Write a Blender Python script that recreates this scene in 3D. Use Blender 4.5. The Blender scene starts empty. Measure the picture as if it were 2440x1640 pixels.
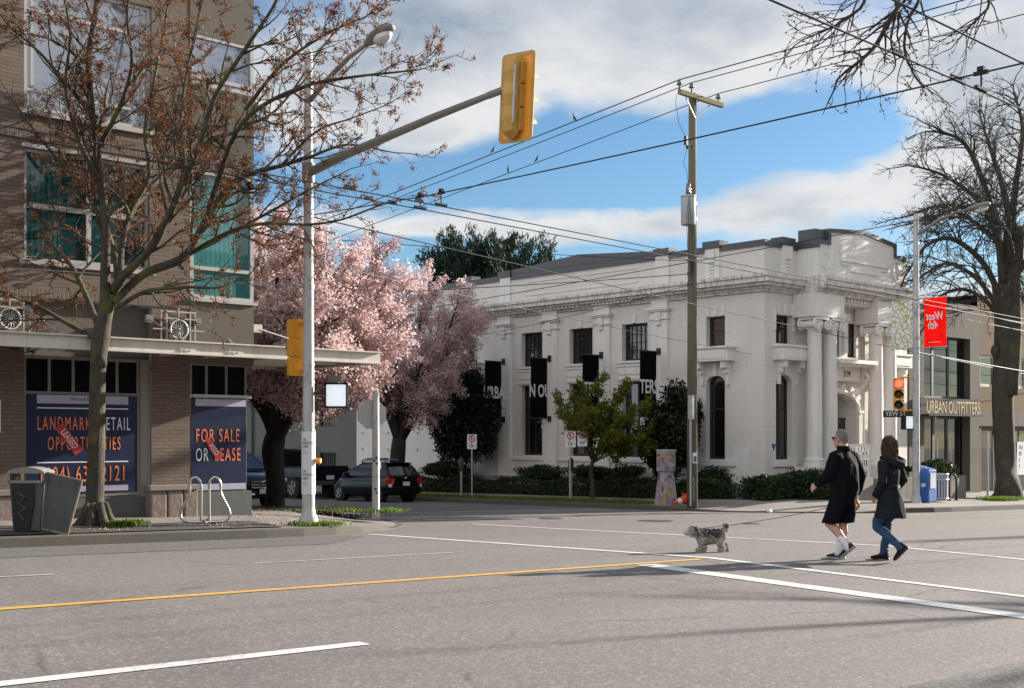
import bpy, bmesh, math, random
import numpy as np
from mathutils import Vector, Matrix, noise as mnoise
RD = math.radians
random.seed(11)
rng = np.random.default_rng(11)
SC = bpy.context.scene
COL = SC.collection
# ---------------------------------------------------------------- camera, sky, sun, exposure
# world X runs along the main avenue (to the right and away), world Y runs along the side street (to the left and away)
F_PX, HZ, CX, ZC = 2917., 1036., 1220., 1.35          # photograph: focal length, horizon row, centre column (full-size pixels), eye height
YAW = math.atan2(2917, 3167); CA, SA = math.cos(YAW), math.sin(YAW)
cam = bpy.data.cameras.new('camera'); cam_o = bpy.data.objects.new('camera', cam); COL.objects.link(cam_o)
cam.sensor_width = 36; cam.lens = 36 * F_PX / 2440; cam.shift_y = (HZ - 820) / 2440
cam.clip_start = .1; cam.clip_end = 3000
cam_o.location = (0, 0, ZC); cam_o.rotation_euler = (RD(90), 0, -YAW)
SC.camera = cam_o
SUN_EL, SUN_OFF = 16.5, 8.0                           # elevation; degrees turned from +X towards -Y
SV = Vector((math.cos(RD(SUN_EL)) * math.cos(RD(SUN_OFF)), -math.cos(RD(SUN_EL)) * math.sin(RD(SUN_OFF)), math.sin(RD(SUN_EL))))
sun = bpy.data.lights.new('sun', 'SUN'); sun.energy = 4.6; sun.angle = RD(.6); sun.color = (1, .92, .82)
sun_o = bpy.data.objects.new('sun', sun); COL.objects.link(sun_o); sun_o.rotation_euler = SV.to_track_quat('Z', 'Y').to_euler()
SC.view_settings.view_transform = 'Standard'; SC.view_settings.look = 'None'
SC.view_settings.exposure = 1.52; SC.view_settings.gamma = 1

world = bpy.data.worlds.new('World'); SC.world = world; world.use_nodes = True
NT = world.node_tree; NN = NT.nodes; LK = NT.links
def wn(kind, **k):
    n = NN.new(kind)
    for a, b in k.items(): setattr(n, a, b)
    return n
def wm(op, a, b=None, c=None):
    n = wn('ShaderNodeMath', operation=op)
    for i, x in enumerate((a, b, c)):
        if x is None: continue
        if isinstance(x, (int, float)): n.inputs[i].default_value = x
        else: LK.new(x, n.inputs[i])
    return n.outputs[0]
def build_sky():
    bg = NN['Background']; bg.inputs[1].default_value = .1
    sky = wn('ShaderNodeTexSky', sky_type='NISHITA', sun_disc=False)
    sky.sun_elevation = RD(SUN_EL); sky.sun_rotation = RD(90 + SUN_OFF)
    sky.air_density = 1.0; sky.dust_density = .5; sky.ozone_density = 2.2
    tc = wn('ShaderNodeTexCoord'); sp = wn('ShaderNodeSeparateXYZ'); LK.new(tc.outputs['Generated'], sp.inputs[0])
    az = wm('ARCTAN2', sp.outputs[0], sp.outputs[1])                # 0 = +Y, growing to +X
    el = wm('ARCSINE', sp.outputs[2])
    # fractal noise over the cloud deck (direction projected on a flat layer)
    den = wm('ADD', wm('MAXIMUM', sp.outputs[2], 0), .22)
    cb = wn('ShaderNodeCombineXYZ'); LK.new(wm('DIVIDE', sp.outputs[0], den), cb.inputs[0]); LK.new(wm('DIVIDE', sp.outputs[1], den), cb.inputs[1])
    def noise(scale, det, rough, off, dist=0):
        mp = wn('ShaderNodeMapping'); mp.inputs[1].default_value = off; LK.new(cb.outputs[0], mp.inputs[0])
        n = wn('ShaderNodeTexNoise'); n.inputs['Scale'].default_value = scale; n.inputs['Detail'].default_value = det
        n.inputs['Roughness'].default_value = rough; n.inputs['Distortion'].default_value = dist
        LK.new(mp.outputs[0], n.inputs['Vector']); return n.outputs[0]
    n1 = noise(1.6, 10, .6, (3.1, 1.7, 0), .15); n2 = noise(3.4, 8, .58, (7.7, 2.2, 4), .2); n3 = noise(1.1, 6, .5, (1.3, 8.2, 2))
    field = wm('MULTIPLY', wm('SUBTRACT', n1, .5), 3.3)
    field = wm('ADD', field, wm('MULTIPLY', wm('SUBTRACT', n2, .5), 1.5))
    # cloud banks (+) and clear stretches (-): azimuth, elevation, half widths in degrees, weight
    for a0, e0, sa_, se_, wgt in CLOUDS:
        da = wm('DIVIDE', wm('SUBTRACT', az, RD(a0)), RD(sa_)); de = wm('DIVIDE', wm('SUBTRACT', el, RD(e0)), RD(se_))
        g = wm('EXPONENT', wm('MULTIPLY', wm('ADD', wm('MULTIPLY', da, da), wm('MULTIPLY', de, de)), -1))
        field = wm('ADD', field, wm('MULTIPLY', g, wgt))
    # the sky behind and above the view is mostly bright broken cloud
    away = wm('MULTIPLY', wm('SUBTRACT', 1., wm('ADD', wm('MULTIPLY', sp.outputs[0], SA), wm('MULTIPLY', sp.outputs[1], CA))), .55)
    field = wm('ADD', field, wm('MAXIMUM', wm('SUBTRACT', away, .12), 0))
    ss = wn('ShaderNodeMapRange', interpolation_type='SMOOTHSTEP'); LK.new(field, ss.inputs[0])
    ss.inputs[1].default_value = -.1; ss.inputs[2].default_value = .62
    mask = ss.outputs[0]
    # grey undersides where the deck is thick and high, white edges
    thick = wm('ADD', wm('MULTIPLY', field, .34), wm('MULTIPLY', wm('SUBTRACT', n3, .5), 1.5))
    thick = wm('ADD', thick, wm('MULTIPLY', wm('SUBTRACT', n2, .5), 1.5))
    thick = wm('ADD', thick, wm('MULTIPLY', wm('SUBTRACT', wm('MINIMUM', el, RD(21)), RD(15)), .7))
    for a0, e0, sa_, se_, wgt in SHADES:                    # heavier grey parts (+) and bright sunlit heads (-)
        da = wm('DIVIDE', wm('SUBTRACT', az, RD(a0)), RD(sa_)); de = wm('DIVIDE', wm('SUBTRACT', el, RD(e0)), RD(se_))
        g = wm('EXPONENT', wm('MULTIPLY', wm('ADD', wm('MULTIPLY', da, da), wm('MULTIPLY', de, de)), -1))
        thick = wm('ADD', thick, wm('MULTIPLY', g, wgt))
    cr = wn('ShaderNodeValToRGB'); LK.new(thick, cr.inputs[0])
    e = cr.color_ramp.elements
    e[0].position = .1; e[0].color = (2.85, 2.87, 2.92, 1); e[1].position = 1.; e[1].color = (1.0, 1.26, 1.66, 1)
    m = e.new(.5); m.color = (2.05, 2.2, 2.4, 1)
    tint = wn('ShaderNodeMix', data_type='RGBA', blend_type='MULTIPLY'); tint.inputs[0].default_value = 1
    LK.new(sky.outputs[0], tint.inputs[6]); tint.inputs[7].default_value = SKY_TINT
    # clouds opposite the sun are lit full on their faces and so the brightest
    dt = wm('ADD', wm('ADD', wm('MULTIPLY', sp.outputs[0], SV.x), wm('MULTIPLY', sp.outputs[1], SV.y)), wm('MULTIPLY', sp.outputs[2], SV.z))
    fl = wn('ShaderNodeMapRange', interpolation_type='SMOOTHSTEP'); LK.new(dt, fl.inputs[0])
    for k, x in ((1, .25), (2, -.75), (3, 1.), (4, 2.3)): fl.inputs[k].default_value = x
    lit = wn('ShaderNodeVectorMath', operation='SCALE'); LK.new(cr.outputs[0], lit.inputs[0]); LK.new(fl.outputs[0], lit.inputs['Scale'])
    mx = wn('ShaderNodeMix', data_type='RGBA'); LK.new(mask, mx.inputs[0]); LK.new(tint.outputs[2], mx.inputs[6]); LK.new(lit.outputs[0], mx.inputs[7])
    LK.new(mx.outputs[2], bg.inputs[0])
SKY_TINT = (.325, .425, .5, 1)
def azel(px, py):
    X = (px * 1.04592 - CX) / F_PX; Z = (HZ - py * 1.04592) / F_PX
    x = X * CA + SA; y = -X * SA + CA
    return math.degrees(math.atan2(x, y)), math.degrees(math.atan2(Z, math.hypot(x, y)))
CLOUDS = []
for px, py, w, h, g in [(950, 180, 300, 160, .95), (1350, 110, 330, 130, .85), (1750, 160, 240, 90, .7), (1050, 330, 170, 60, .45),
                        (2250, 320, 190, 190, 1.2), (1900, 440, 330, 75, .8), (2150, 160, 190, 80, .9), (1650, 80, 200, 60, .4), (1300, 480, 300, 22, .45), (950, 520, 190, 26, .7), (1350, 520, 260, 26, .55),
                        (1400, 365, 320, 65, -1.5), (1850, 300, 200, 70, -1.4), (1050, 420, 260, 40, -.9), (900, 590, 160, 50, -1.0), (1300, 590, 300, 30, -.6), (1500, 440, 200, 40, -.7), (650, 250, 110, 130, .55)]:
    a, e = azel(px, py)
    CLOUDS.append((a, e, w * 1.046 / F_PX * 57.3, h * 1.046 / F_PX * 57.3, g))
SHADES = []
for px, py, w, h, g in [(930, 40, 260, 80, .38), (600, 60, 200, 150, .15), (1080, 250, 230, 100, -.45), (1450, 140, 260, 110, -.45), (1800, 130, 160, 80, -.3), (2200, 330, 130, 160, .12), (1950, 420, 260, 45, -.25), (1700, 40, 200, 50, .2), (2050, 520, 200, 30, .3)]:
    a, e = azel(px, py); SHADES.append((a, e, w * 1.046 / F_PX * 57.3, h * 1.046 / F_PX * 57.3, g))
build_sky()

# ---------------------------------------------------------------- placing helpers
def at(px, py, Y):
    """point at depth Y (metres along the view axis) seen at photo position px, py"""
    X = (px * 1.04592 - CX) / F_PX * Y; Z = (HZ - py * 1.04592) / F_PX * Y
    return Vector((X * CA + Y * SA, -X * SA + Y * CA, Z + ZC))
def smooth(a, b, x):
    t = min(1, max(0, (x - a) / (b - a))); return t * t * (3 - 2 * t)
def gz(u, v):                                           # carriageway height
    b = -.024 * u
    if v < 10.3: return b - .025 * (10.3 - v)
    if v < 18.1: return b - .018 * (v - 10.3)
    return b - .14 - .0155 * (v - 18.1)
def swE(u, v):                                          # pavement by the white building
    a = gz(u, v) + .15 + .03 * max(0, u - 28)
    b = -.024 * u + .01 + .02 * (v - 18.1)
    w = smooth(28, 34, u) * (1 - smooth(23, 26, v))
    return a * (1 - w) + b * w
def swW(u, v):                                          # pavement by the brick building
    a = gz(u, v) + .15 + .02 * (16.5 - u)
    b = -.024 * u + .01 + .02 * (v - 18.1)
    w = 1 - smooth(20, 26, v)
    return a * (1 - w) + b * w

# ---------------------------------------------------------------- object helpers
ORG = {}
def org(o):
    return ORG.get(o.name, Vector((0, 0, 0))) if o else Vector((0, 0, 0))
def props(o, label=None, cat=None, group=None, kind=None):
    if label: o['label'] = label
    if cat: o['category'] = cat
    if group: o['group'] = group
    if kind: o['kind'] = kind
    return o
def thing(name, loc, label, cat, group=None, rotz=0):
    o = bpy.data.objects.new(name, None); COL.objects.link(o); o.empty_display_size = .2
    o.location = loc; o.rotation_euler = (0, 0, rotz)
    ORG[o.name] = Vector(loc)
    return props(o, label, cat, group)
def link_mesh(name, me, m, parent=None):
    o = bpy.data.objects.new(name, me); COL.objects.link(o)
    if m is not None:
        for k in (m if isinstance(m, (list, tuple)) else [m]): me.materials.append(k)
    if parent: o.parent = parent; ORG[o.name] = org(parent)
    return o
def copy_tree(o, parent=None):
    c = o.copy(); COL.objects.link(c)
    if parent: c.parent = parent
    for ch in list(o.children): copy_tree(ch, c)
    return c
def frame(d):
    d = Vector(d).normalized(); a = Vector((0, 0, 1)) if abs(d.z) < .95 else Vector((1, 0, 0))
    x = d.cross(a).normalized(); return x, d.cross(x).normalized()
SPLIT = {'stucco_wall', 'parapet_ornament', 'window_trim', 'granite_base', 'pier_cap_stone', 'rule_line', 'pale_band', 'window_sill', 'soldier_course', 'wall_anchor', 'meter_box', 'signal_bracket', 'banner_bracket', 'banner_arm', 'pole_band', 'canopy_joist', 'window', 'entrance_arch', 'entablature', 'arm_brace', 'insulator', 'cable_bracket', 'access_panel', 'slate_base', 'entrance_hood', 'transformer_bracket', 'dentil', 'stone_trim', 'planter_wall', 'bumper_trim', 'roof_bar', 'graffiti_tag', 'foot_plate', 'hoop'}
class MB:
    def __init__(s): s.v = []; s.f = []; s.mi = []; s.m = 0
    def add(s, vs, fs):
        b = len(s.v); s.v += [tuple(x) for x in vs]; s.f += [tuple(i + b for i in f) for f in fs]; s.mi += [s.m] * len(fs); return s
    def box(s, x0, x1, y0, y1, z0, z1):
        return s.add([(x, y, z) for z in (z0, z1) for y in (y0, y1) for x in (x0, x1)],
                     [(0, 2, 3, 1), (4, 5, 7, 6), (0, 1, 5, 4), (2, 6, 7, 3), (0, 4, 6, 2), (1, 3, 7, 5)])
    def obox(s, c, ax, ay, az):                          # oriented box, half-axis vectors
        c, ax, ay, az = map(Vector, (c, ax, ay, az))
        return s.add([c + ax * i + ay * j + az * k for k in (-1, 1) for j in (-1, 1) for i in (-1, 1)],
                     [(0, 2, 3, 1), (4, 5, 7, 6), (0, 1, 5, 4), (2, 6, 7, 3), (0, 4, 6, 2), (1, 3, 7, 5)])
    def quad(s, a, b, c, d): return s.add([a, b, c, d], [(0, 1, 2, 3)])
    def prism(s, poly, off):                             # polygon of 3-D points swept by a vector
        n = len(poly); off = Vector(off); p = [Vector(q) for q in poly]
        return s.add(p + [q + off for q in p], [tuple(range(n))[::-1], tuple(range(n, 2 * n))] + [(i, (i + 1) % n, n + (i + 1) % n, n + i) for i in range(n)])
    def tube(s, pts, rad, n=6, cap=True, sq=(1, 1)):
        pts = [Vector(p) for p in pts]; k = len(pts)
        if isinstance(rad, (int, float)): rad = [rad] * k
        vs = []; x = None
        for i, p in enumerate(pts):
            d = (pts[min(i + 1, k - 1)] - pts[max(i - 1, 0)])
            if d.length < 1e-9: d = Vector((0, 0, 1))
            d.normalize()
            if x is None: x, y = frame(d)
            else:
                x = (x - d * x.dot(d))
                if x.length < 1e-6: x, y = frame(d)
                x.normalize(); y = d.cross(x)
            for j in range(n):
                t = 2 * math.pi * j / n; vs.append(p + (x * math.cos(t) * sq[0] + y * math.sin(t) * sq[1]) * rad[i])
        fs = [(i * n + j, i * n + (j + 1) % n, (i + 1) * n + (j + 1) % n, (i + 1) * n + j) for i in range(k - 1) for j in range(n)]
        if cap: fs += [tuple(range(n))[::-1], tuple(range((k - 1) * n, k * n))]
        return s.add(vs, fs)
    def cyl(s, a, b, r, r2=None, n=16): return s.tube([a, b], [r, r if r2 is None else r2], n)
    def lathe(s, prof, c, n=20):                         # (radius, z) rings about a vertical axis
        vs = [(c[0] + r * math.cos(2 * math.pi * j / n), c[1] + r * math.sin(2 * math.pi * j / n), c[2] + z) for r, z in prof for j in range(n)]
        k = len(prof)
        fs = [(i * n + j, i * n + (j + 1) % n, (i + 1) * n + (j + 1) % n, (i + 1) * n + j) for i in range(k - 1) for j in range(n)]
        return s.add(vs, fs + [tuple(range(n))[::-1], tuple(range((k - 1) * n, k * n))])
    def rings(s, rings, n=16, cap=True):                 # rings: (centre, half x vector, half y vector)
        vs = []
        for c, a, b in rings:
            c, a, b = Vector(c), Vector(a), Vector(b)
            vs += [c + a * math.cos(2 * math.pi * j / n) + b * math.sin(2 * math.pi * j / n) for j in range(n)]
        k = len(rings)
        fs = [(i * n + j, i * n + (j + 1) % n, (i + 1) * n + (j + 1) % n, (i + 1) * n + j) for i in range(k - 1) for j in range(n)]
        if cap: fs += [tuple(range(n))[::-1], tuple(range((k - 1) * n, k * n))]
        return s.add(vs, fs)
    def ball(s, c, rx, ry=None, rz=None, n=12, m=8):
        ry = rx if ry is None else ry; rz = rx if rz is None else rz
        return s.rings([((c[0], c[1], c[2] - rz * math.cos(math.pi * i / m)), (max(1e-4, rx * math.sin(math.pi * i / m)), 0, 0), (0, max(1e-4, ry * math.sin(math.pi * i / m)), 0)) for i in range(m + 1)], n)
    def pieces(s, margin=.06):
        """the separate pieces of the mesh, shapes that touch or nearly touch kept together"""
        par = list(range(len(s.v)))
        def fd(i):
            while par[i] != i: par[i] = par[par[i]]; i = par[i]
            return i
        for f in s.f:
            for k in f[1:]: par[fd(k)] = fd(f[0])
        bb = {}
        for i, p in enumerate(s.v):
            r = fd(i); b = bb.setdefault(r, [list(p), list(p), {r}])
            for k in range(3): b[0][k] = min(b[0][k], p[k]); b[1][k] = max(b[1][k], p[k])
        L = list(bb.values()); go = True
        while go:
            go = False
            for i in range(len(L)):
                for j in range(len(L) - 1, i, -1):
                    a, b = L[i], L[j]
                    if all(a[0][k] - margin < b[1][k] and b[0][k] - margin < a[1][k] for k in range(3)):
                        for k in range(3): a[0][k] = min(a[0][k], b[0][k]); a[1][k] = max(a[1][k], b[1][k])
                        a[2] |= b[2]; L.pop(j); go = True
        out = []
        for b in L:
            q = MB(); mp = {}
            for i, p in enumerate(s.v):
                if fd(i) in b[2]: mp[i] = len(q.v); q.v.append(p)
            q.f = [tuple(mp[k] for k in f) for f in s.f if f[0] in mp]; q.mi = [0] * len(q.f); out.append(q)
        return out
    def build(s, name, m, parent=None, smooth=False, bevel=0, angle=None):
        if name in SPLIT and len(s.f) < 4000:
            ps = s.pieces()
            if len(ps) > 1: return [q.build1(name, m, parent, smooth, bevel, angle) for q in ps][0]
        return s.build1(name, m, parent, smooth, bevel, angle)
    def build1(s, name, m, parent=None, smooth=False, bevel=0, angle=None):
        me = bpy.data.meshes.new(name); o0 = org(parent)
        me.from_pydata([(x - o0.x, y - o0.y, z - o0.z) for x, y, z in s.v], [], s.f)
        if isinstance(m, (list, tuple)): me.polygons.foreach_set('material_index', s.mi)
        if smooth: me.polygons.foreach_set('use_smooth', [True] * len(me.polygons))
        me.update()
        if bevel:
            bm = bmesh.new(); bm.from_mesh(me)
            bmesh.ops.bevel(bm, geom=[e for e in bm.edges if len(e.link_faces) == 2 and e.calc_face_angle(0) > .5], offset=bevel, segments=2, affect='EDGES', profile=.6)
            bm.to_mesh(me); bm.free()
        if angle is not None:
            me.polygons.foreach_set('use_smooth', [True] * len(me.polygons))
            bm = bmesh.new(); bm.from_mesh(me)
            for e in bm.edges: e.smooth = not (len(e.link_faces) == 2 and e.calc_face_angle(0) > angle)
            bm.to_mesh(me); bm.free()
        return link_mesh(name, me, m, parent)
def remesh(mb, name, m, parent, voxel=.01, it=4, fac=.5, wr=None):
    """fuse the collected shapes into one continuous surface"""
    me = bpy.data.meshes.new(name); o0 = org(parent)
    me.from_pydata([(x - o0.x, y - o0.y, z - o0.z) for x, y, z in mb.v], [], mb.f); me.update()
    bm = bmesh.new(); bm.from_mesh(me); bmesh.ops.recalc_face_normals(bm, faces=bm.faces); bm.to_mesh(me); bm.free()
    o = bpy.data.objects.new(name, me); COL.objects.link(o)
    a = o.modifiers.new('r', 'REMESH'); a.mode = 'VOXEL'; a.voxel_size = voxel
    b = o.modifiers.new('s', 'SMOOTH'); b.factor = fac; b.iterations = it
    dg = bpy.context.evaluated_depsgraph_get(); me2 = bpy.data.meshes.new_from_object(o.evaluated_get(dg))
    bpy.data.objects.remove(o); bpy.data.meshes.remove(me)
    if wr:                                               # cloth creases: small displacement along the normal
        amp, fr, st = wr
        for v in me2.vertices:
            p = v.co; v.co = p + v.normal * amp * (1 - 2 * abs(mnoise.noise((p.x * fr, p.y * fr, p.z * fr * st + 3.1))) * 1.6)
    me2.name = name; me2.materials.clear()
    me2.polygons.foreach_set('use_smooth', [True] * len(me2.polygons))
    return link_mesh(name, me2, m, parent)
def leaf_mesh(name, C, m, parent, sx, sy=None, up=0., axis=None, jit=.35, fold=False):
    """many small leaf-shaped faces at the points C (N,3); axis = preferred long direction"""
    C = np.asarray(C, float); N = len(C); sy = sx * .5 if sy is None else sy
    a = rng.normal(size=(N, 3)); a /= np.linalg.norm(a, axis=1)[:, None]
    if axis is not None:
        a = a * .8 + np.asarray(axis, float); a /= np.linalg.norm(a, axis=1)[:, None] + 1e-9
    b = rng.normal(size=(N, 3)); b[:, 2] *= (1 - up)
    b -= a * (a * b).sum(1)[:, None]; b /= np.linalg.norm(b, axis=1)[:, None] + 1e-9
    k = (1 + jit * rng.uniform(-1, 1, N))[:, None]
    a *= sx * k; b *= sy * k
    V = np.stack([C - a, C - b, C + a, C + b], 1).reshape(-1, 3) - np.array(org(parent))
    me = bpy.data.meshes.new(name); me.vertices.add(4 * N); me.vertices.foreach_set('co', V.ravel())
    me.loops.add(4 * N); me.loops.foreach_set('vertex_index', np.arange(4 * N, dtype=np.int32))
    me.polygons.add(N); me.polygons.foreach_set('loop_start', np.arange(0, 4 * N, 4, dtype=np.int32))
    me.update(calc_edges=True)
    return link_mesh(name, me, m, parent)
def text(s, h, m, parent, o, xd, zd=(0, 0, 1), sx=1., ext=.004, align='CENTER', name='lettering', bold=0., shear=0., sp=1.):
    """writing as a thin solid: capital height h, centred on o, running along xd"""
    c = bpy.data.curves.new(name, 'FONT'); c.body = s; c.align_x = align; c.align_y = 'CENTER'; c.size = 1; c.extrude = .5; c.offset = bold; c.shear = shear; c.resolution_u = 3; c.space_character = sp
    ob = bpy.data.objects.new(name, c); me = bpy.data.meshes.new_from_object(ob); bpy.data.objects.remove(ob); bpy.data.curves.remove(c)
    k = h / .69; xd = Vector(xd).normalized(); zd = Vector(zd).normalized(); nd = xd.cross(zd); o = Vector(o) - org(parent)
    for v in me.vertices: v.co = o + xd * (v.co.x * k * sx) + zd * (v.co.y * k) + nd * (v.co.z * ext)
    me.materials.clear(); me.name = name
    return link_mesh(name, me, m, parent)
# ---------------------------------------------------------------- materials
def newmat(name):
    m = bpy.data.materials.new(name); m.use_nodes = True
    nt = m.node_tree; b = nt.nodes['Principled BSDF']
    return m, nt, b
def node(nt, kind, ins=None, **k):
    n = nt.nodes.new(kind)
    for a, v in k.items(): setattr(n, a, v)
    for a, v in (ins or {}).items():
        if hasattr(v, 'is_output'): nt.links.new(v, n.inputs[a])
        else: n.inputs[a].default_value = v
    return n
def c4(c): return (c[0], c[1], c[2], 1)
def pos(nt): return node(nt, 'ShaderNodeNewGeometry').outputs['Position']
def objc(nt): return node(nt, 'ShaderNodeTexCoord').outputs['Object']
def mixc(nt, f, a, b, blend='MIX'):
    n = node(nt, 'ShaderNodeMix', data_type='RGBA', blend_type=blend)
    for i, v in ((0, f), (6, a), (7, b)):
        if hasattr(v, 'is_output'): nt.links.new(v, n.inputs[i])
        else: n.inputs[i].default_value = c4(v) if isinstance(v, tuple) and len(v) == 3 else v
    return n.outputs[2]
def noise(nt, vec, scale, det=4, rough=.55): return node(nt, 'ShaderNodeTexNoise', {'Vector': vec, 'Scale': scale, 'Detail': det, 'Roughness': rough}).outputs[0]
def ramp(nt, f, *st, interp='LINEAR'):
    n = node(nt, 'ShaderNodeValToRGB', {0: f}); e = n.color_ramp.elements; n.color_ramp.interpolation = interp
    while len(e) < len(st): e.new(.5)
    for k, (p, c) in zip(e, st): k.position = p; k.color = c4(c) if not isinstance(c, (int, float)) else (c, c, c, 1)
    return n.outputs[0]
def mrange(nt, f, a, b, c, d): return node(nt, 'ShaderNodeMapRange', {0: f, 1: a, 2: b, 3: c, 4: d}).outputs[0]
def bump(nt, b, h, s=.3, dist=.01):
    n = node(nt, 'ShaderNodeBump', {'Height': h, 'Strength': s, 'Distance': dist}); nt.links.new(n.outputs[0], b.inputs['Normal'])
def M(name, col, rough=.7, var=.12, scale=6., metal=0., spec=.5, bmp=0., bscale=60., dirt=0., streak=False, dth=.5):
    """plain surface with soft tone variation, fine grain and optional grime"""
    m, nt, b = newmat(name); p = objc(nt)
    f = noise(nt, p, scale, 5); c = mixc(nt, f, tuple(x * (1 - var) for x in col), tuple(min(1, x * (1 + var)) for x in col))
    if dirt:
        q = p
        if streak: q = node(nt, 'ShaderNodeMapping', {'Vector': p, 'Scale': (1, 1, .12)}).outputs[0]
        g = noise(nt, q, 7 if streak else 3, 8, .65); c = mixc(nt, mrange(nt, g, dth, dth + .2, 0, dirt), c, tuple(x * .35 for x in col))
    nt.links.new(c, b.inputs['Base Color'])
    b.inputs['Roughness'].default_value = rough; b.inputs['Metallic'].default_value = metal; b.inputs['Specular IOR Level'].default_value = spec
    if bmp: bump(nt, b, noise(nt, p, bscale, 3), bmp)
    return m
def leafmat(name, *cols, trans=.35, rough=.6):
    m, nt, b = newmat(name)
    r = node(nt, 'ShaderNodeNewGeometry').outputs['Random Per Island']
    n = len(cols); c = ramp(nt, r, *[(i / max(1, n - 1), cols[i]) for i in range(n)])
    nt.links.new(c, b.inputs['Base Color']); b.inputs['Roughness'].default_value = rough; b.inputs['Specular IOR Level'].default_value = .25
    t = node(nt, 'ShaderNodeBsdfTranslucent', {0: c}); mx = node(nt, 'ShaderNodeMixShader', {0: trans, 1: b.outputs[0], 2: t.outputs[0]})
    nt.links.new(mx.outputs[0], nt.nodes['Material Output'].inputs[0]); return m
def clothmat(name, col, trans=.55):
    m, nt, b = newmat(name); c = mixc(nt, noise(nt, objc(nt), 3, 4), tuple(x * .85 for x in col), col); nt.links.new(c, b.inputs['Base Color']); b.inputs['Roughness'].default_value = .85; b.inputs['Specular IOR Level'].default_value = .1
    t = node(nt, 'ShaderNodeBsdfTranslucent', {0: c}); mx = node(nt, 'ShaderNodeMixShader', {0: trans, 1: b.outputs[0], 2: t.outputs[0]}); nt.links.new(mx.outputs[0], nt.nodes['Material Output'].inputs[0]); return m
def wallvec(nt):
    """flat coordinates that work on both wall directions: (x + y, z)"""
    s = node(nt, 'ShaderNodeSeparateXYZ', {0: pos(nt)})
    a = node(nt, 'ShaderNodeMath', {0: s.outputs[0], 1: s.outputs[1]}, operation='ADD').outputs[0]
    return node(nt, 'ShaderNodeCombineXYZ', {0: a, 1: s.outputs[2]}).outputs[0]
def brickmat(name, c1, c2, mortar, w=.3, h=.1, ms=.012, rough=.85, bs=.5, painted=False, vert=False):
    m, nt, b = newmat(name); v = wallvec(nt)
    if vert: v = node(nt, 'ShaderNodeMapping', {'Vector': v, 'Rotation': (0, 0, RD(90))}).outputs[0]
    t = node(nt, 'ShaderNodeTexBrick', {'Vector': v, 'Color1': c4(c1), 'Color2': c4(c2), 'Mortar': c4(mortar), 'Scale': 1., 'Mortar Size': ms, 'Mortar Smooth': .3, 'Brick Width': w, 'Row Height': h})
    if vert: t.offset = 0
    c = t.outputs[0]
    f = noise(nt, pos(nt), 1.1, 6, .6); c = mixc(nt, mrange(nt, f, .3, .7, 0, .35), c, tuple(x * .72 for x in c1))
    if painted:
        q = node(nt, 'ShaderNodeMapping', {'Vector': pos(nt), 'Scale': (1.3, 1.3, .16)}).outputs[0]
        g = noise(nt, q, 2.2, 9, .7); c = mixc(nt, mrange(nt, g, .56, .8, 0, .45), c, tuple(x * y for x, y in zip(c1, (.55, .52, .47))))
    nt.links.new(c, b.inputs['Base Color']); b.inputs['Roughness'].default_value = rough
    h_ = node(nt, 'ShaderNodeMath', {0: t.outputs[1], 1: -1.}, operation='MULTIPLY').outputs[0]
    bump(nt, b, h_, bs, .01); return m
def asphalt(name, lo, hi, agg=.42, tone=.0):
    m, nt, b = newmat(name); p = pos(nt)
    big = noise(nt, node(nt, 'ShaderNodeMapping', {'Vector': p, 'Scale': (.12, 1.3, 1)}).outputs[0], .6, 6, .65)
    c = mixc(nt, mrange(nt, big, .3, .7, 0, 1), lo, hi)
    mid = noise(nt, p, 5, 6, .7); c = mixc(nt, mrange(nt, mid, .3, .75, 0, .5), c, tuple(x * .72 for x in lo))
    v = node(nt, 'ShaderNodeTexVoronoi', {'Vector': p, 'Scale': 55.}); g = node(nt, 'ShaderNodeSeparateColor', {0: v.outputs['Color']}).outputs[0]
    c = mixc(nt, mrange(nt, g, .0, 1, 0, agg), c, mixc(nt, mrange(nt, g, .78, .8, 0, 1), tuple(x * .55 for x in lo), tuple(min(1, x * 1.5) for x in hi)))
    fine = noise(nt, p, 26, 3, .8); c = mixc(nt, mrange(nt, fine, .42, .62, 0, .45), c, tuple(x * .45 for x in lo))
    # a few sealed cracks and tyre-dark patches
    w = noise(nt, p, .9, 3); vec = mixc(nt, .25, p, node(nt, 'ShaderNodeTexNoise', {'Vector': p, 'Scale': 1.4, 'Detail': 4.}).outputs[1])
    cr = node(nt, 'ShaderNodeTexVoronoi', {'Vector': vec, 'Scale': .32}, feature='DISTANCE_TO_EDGE').outputs[0]
    k = node(nt, 'ShaderNodeMath', {0: mrange(nt, cr, .0, .008, .75, 0), 1: mrange(nt, w, .5, .6, 0, 1)}, operation='MULTIPLY').outputs[0]
    c = mixc(nt, k, c, (.06, .055, .05))
    nt.links.new(c, b.inputs['Base Color']); b.inputs['Roughness'].default_value = .8; b.inputs['Specular IOR Level'].default_value = .35
    bump(nt, b, g, .5, .006); return m
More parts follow.
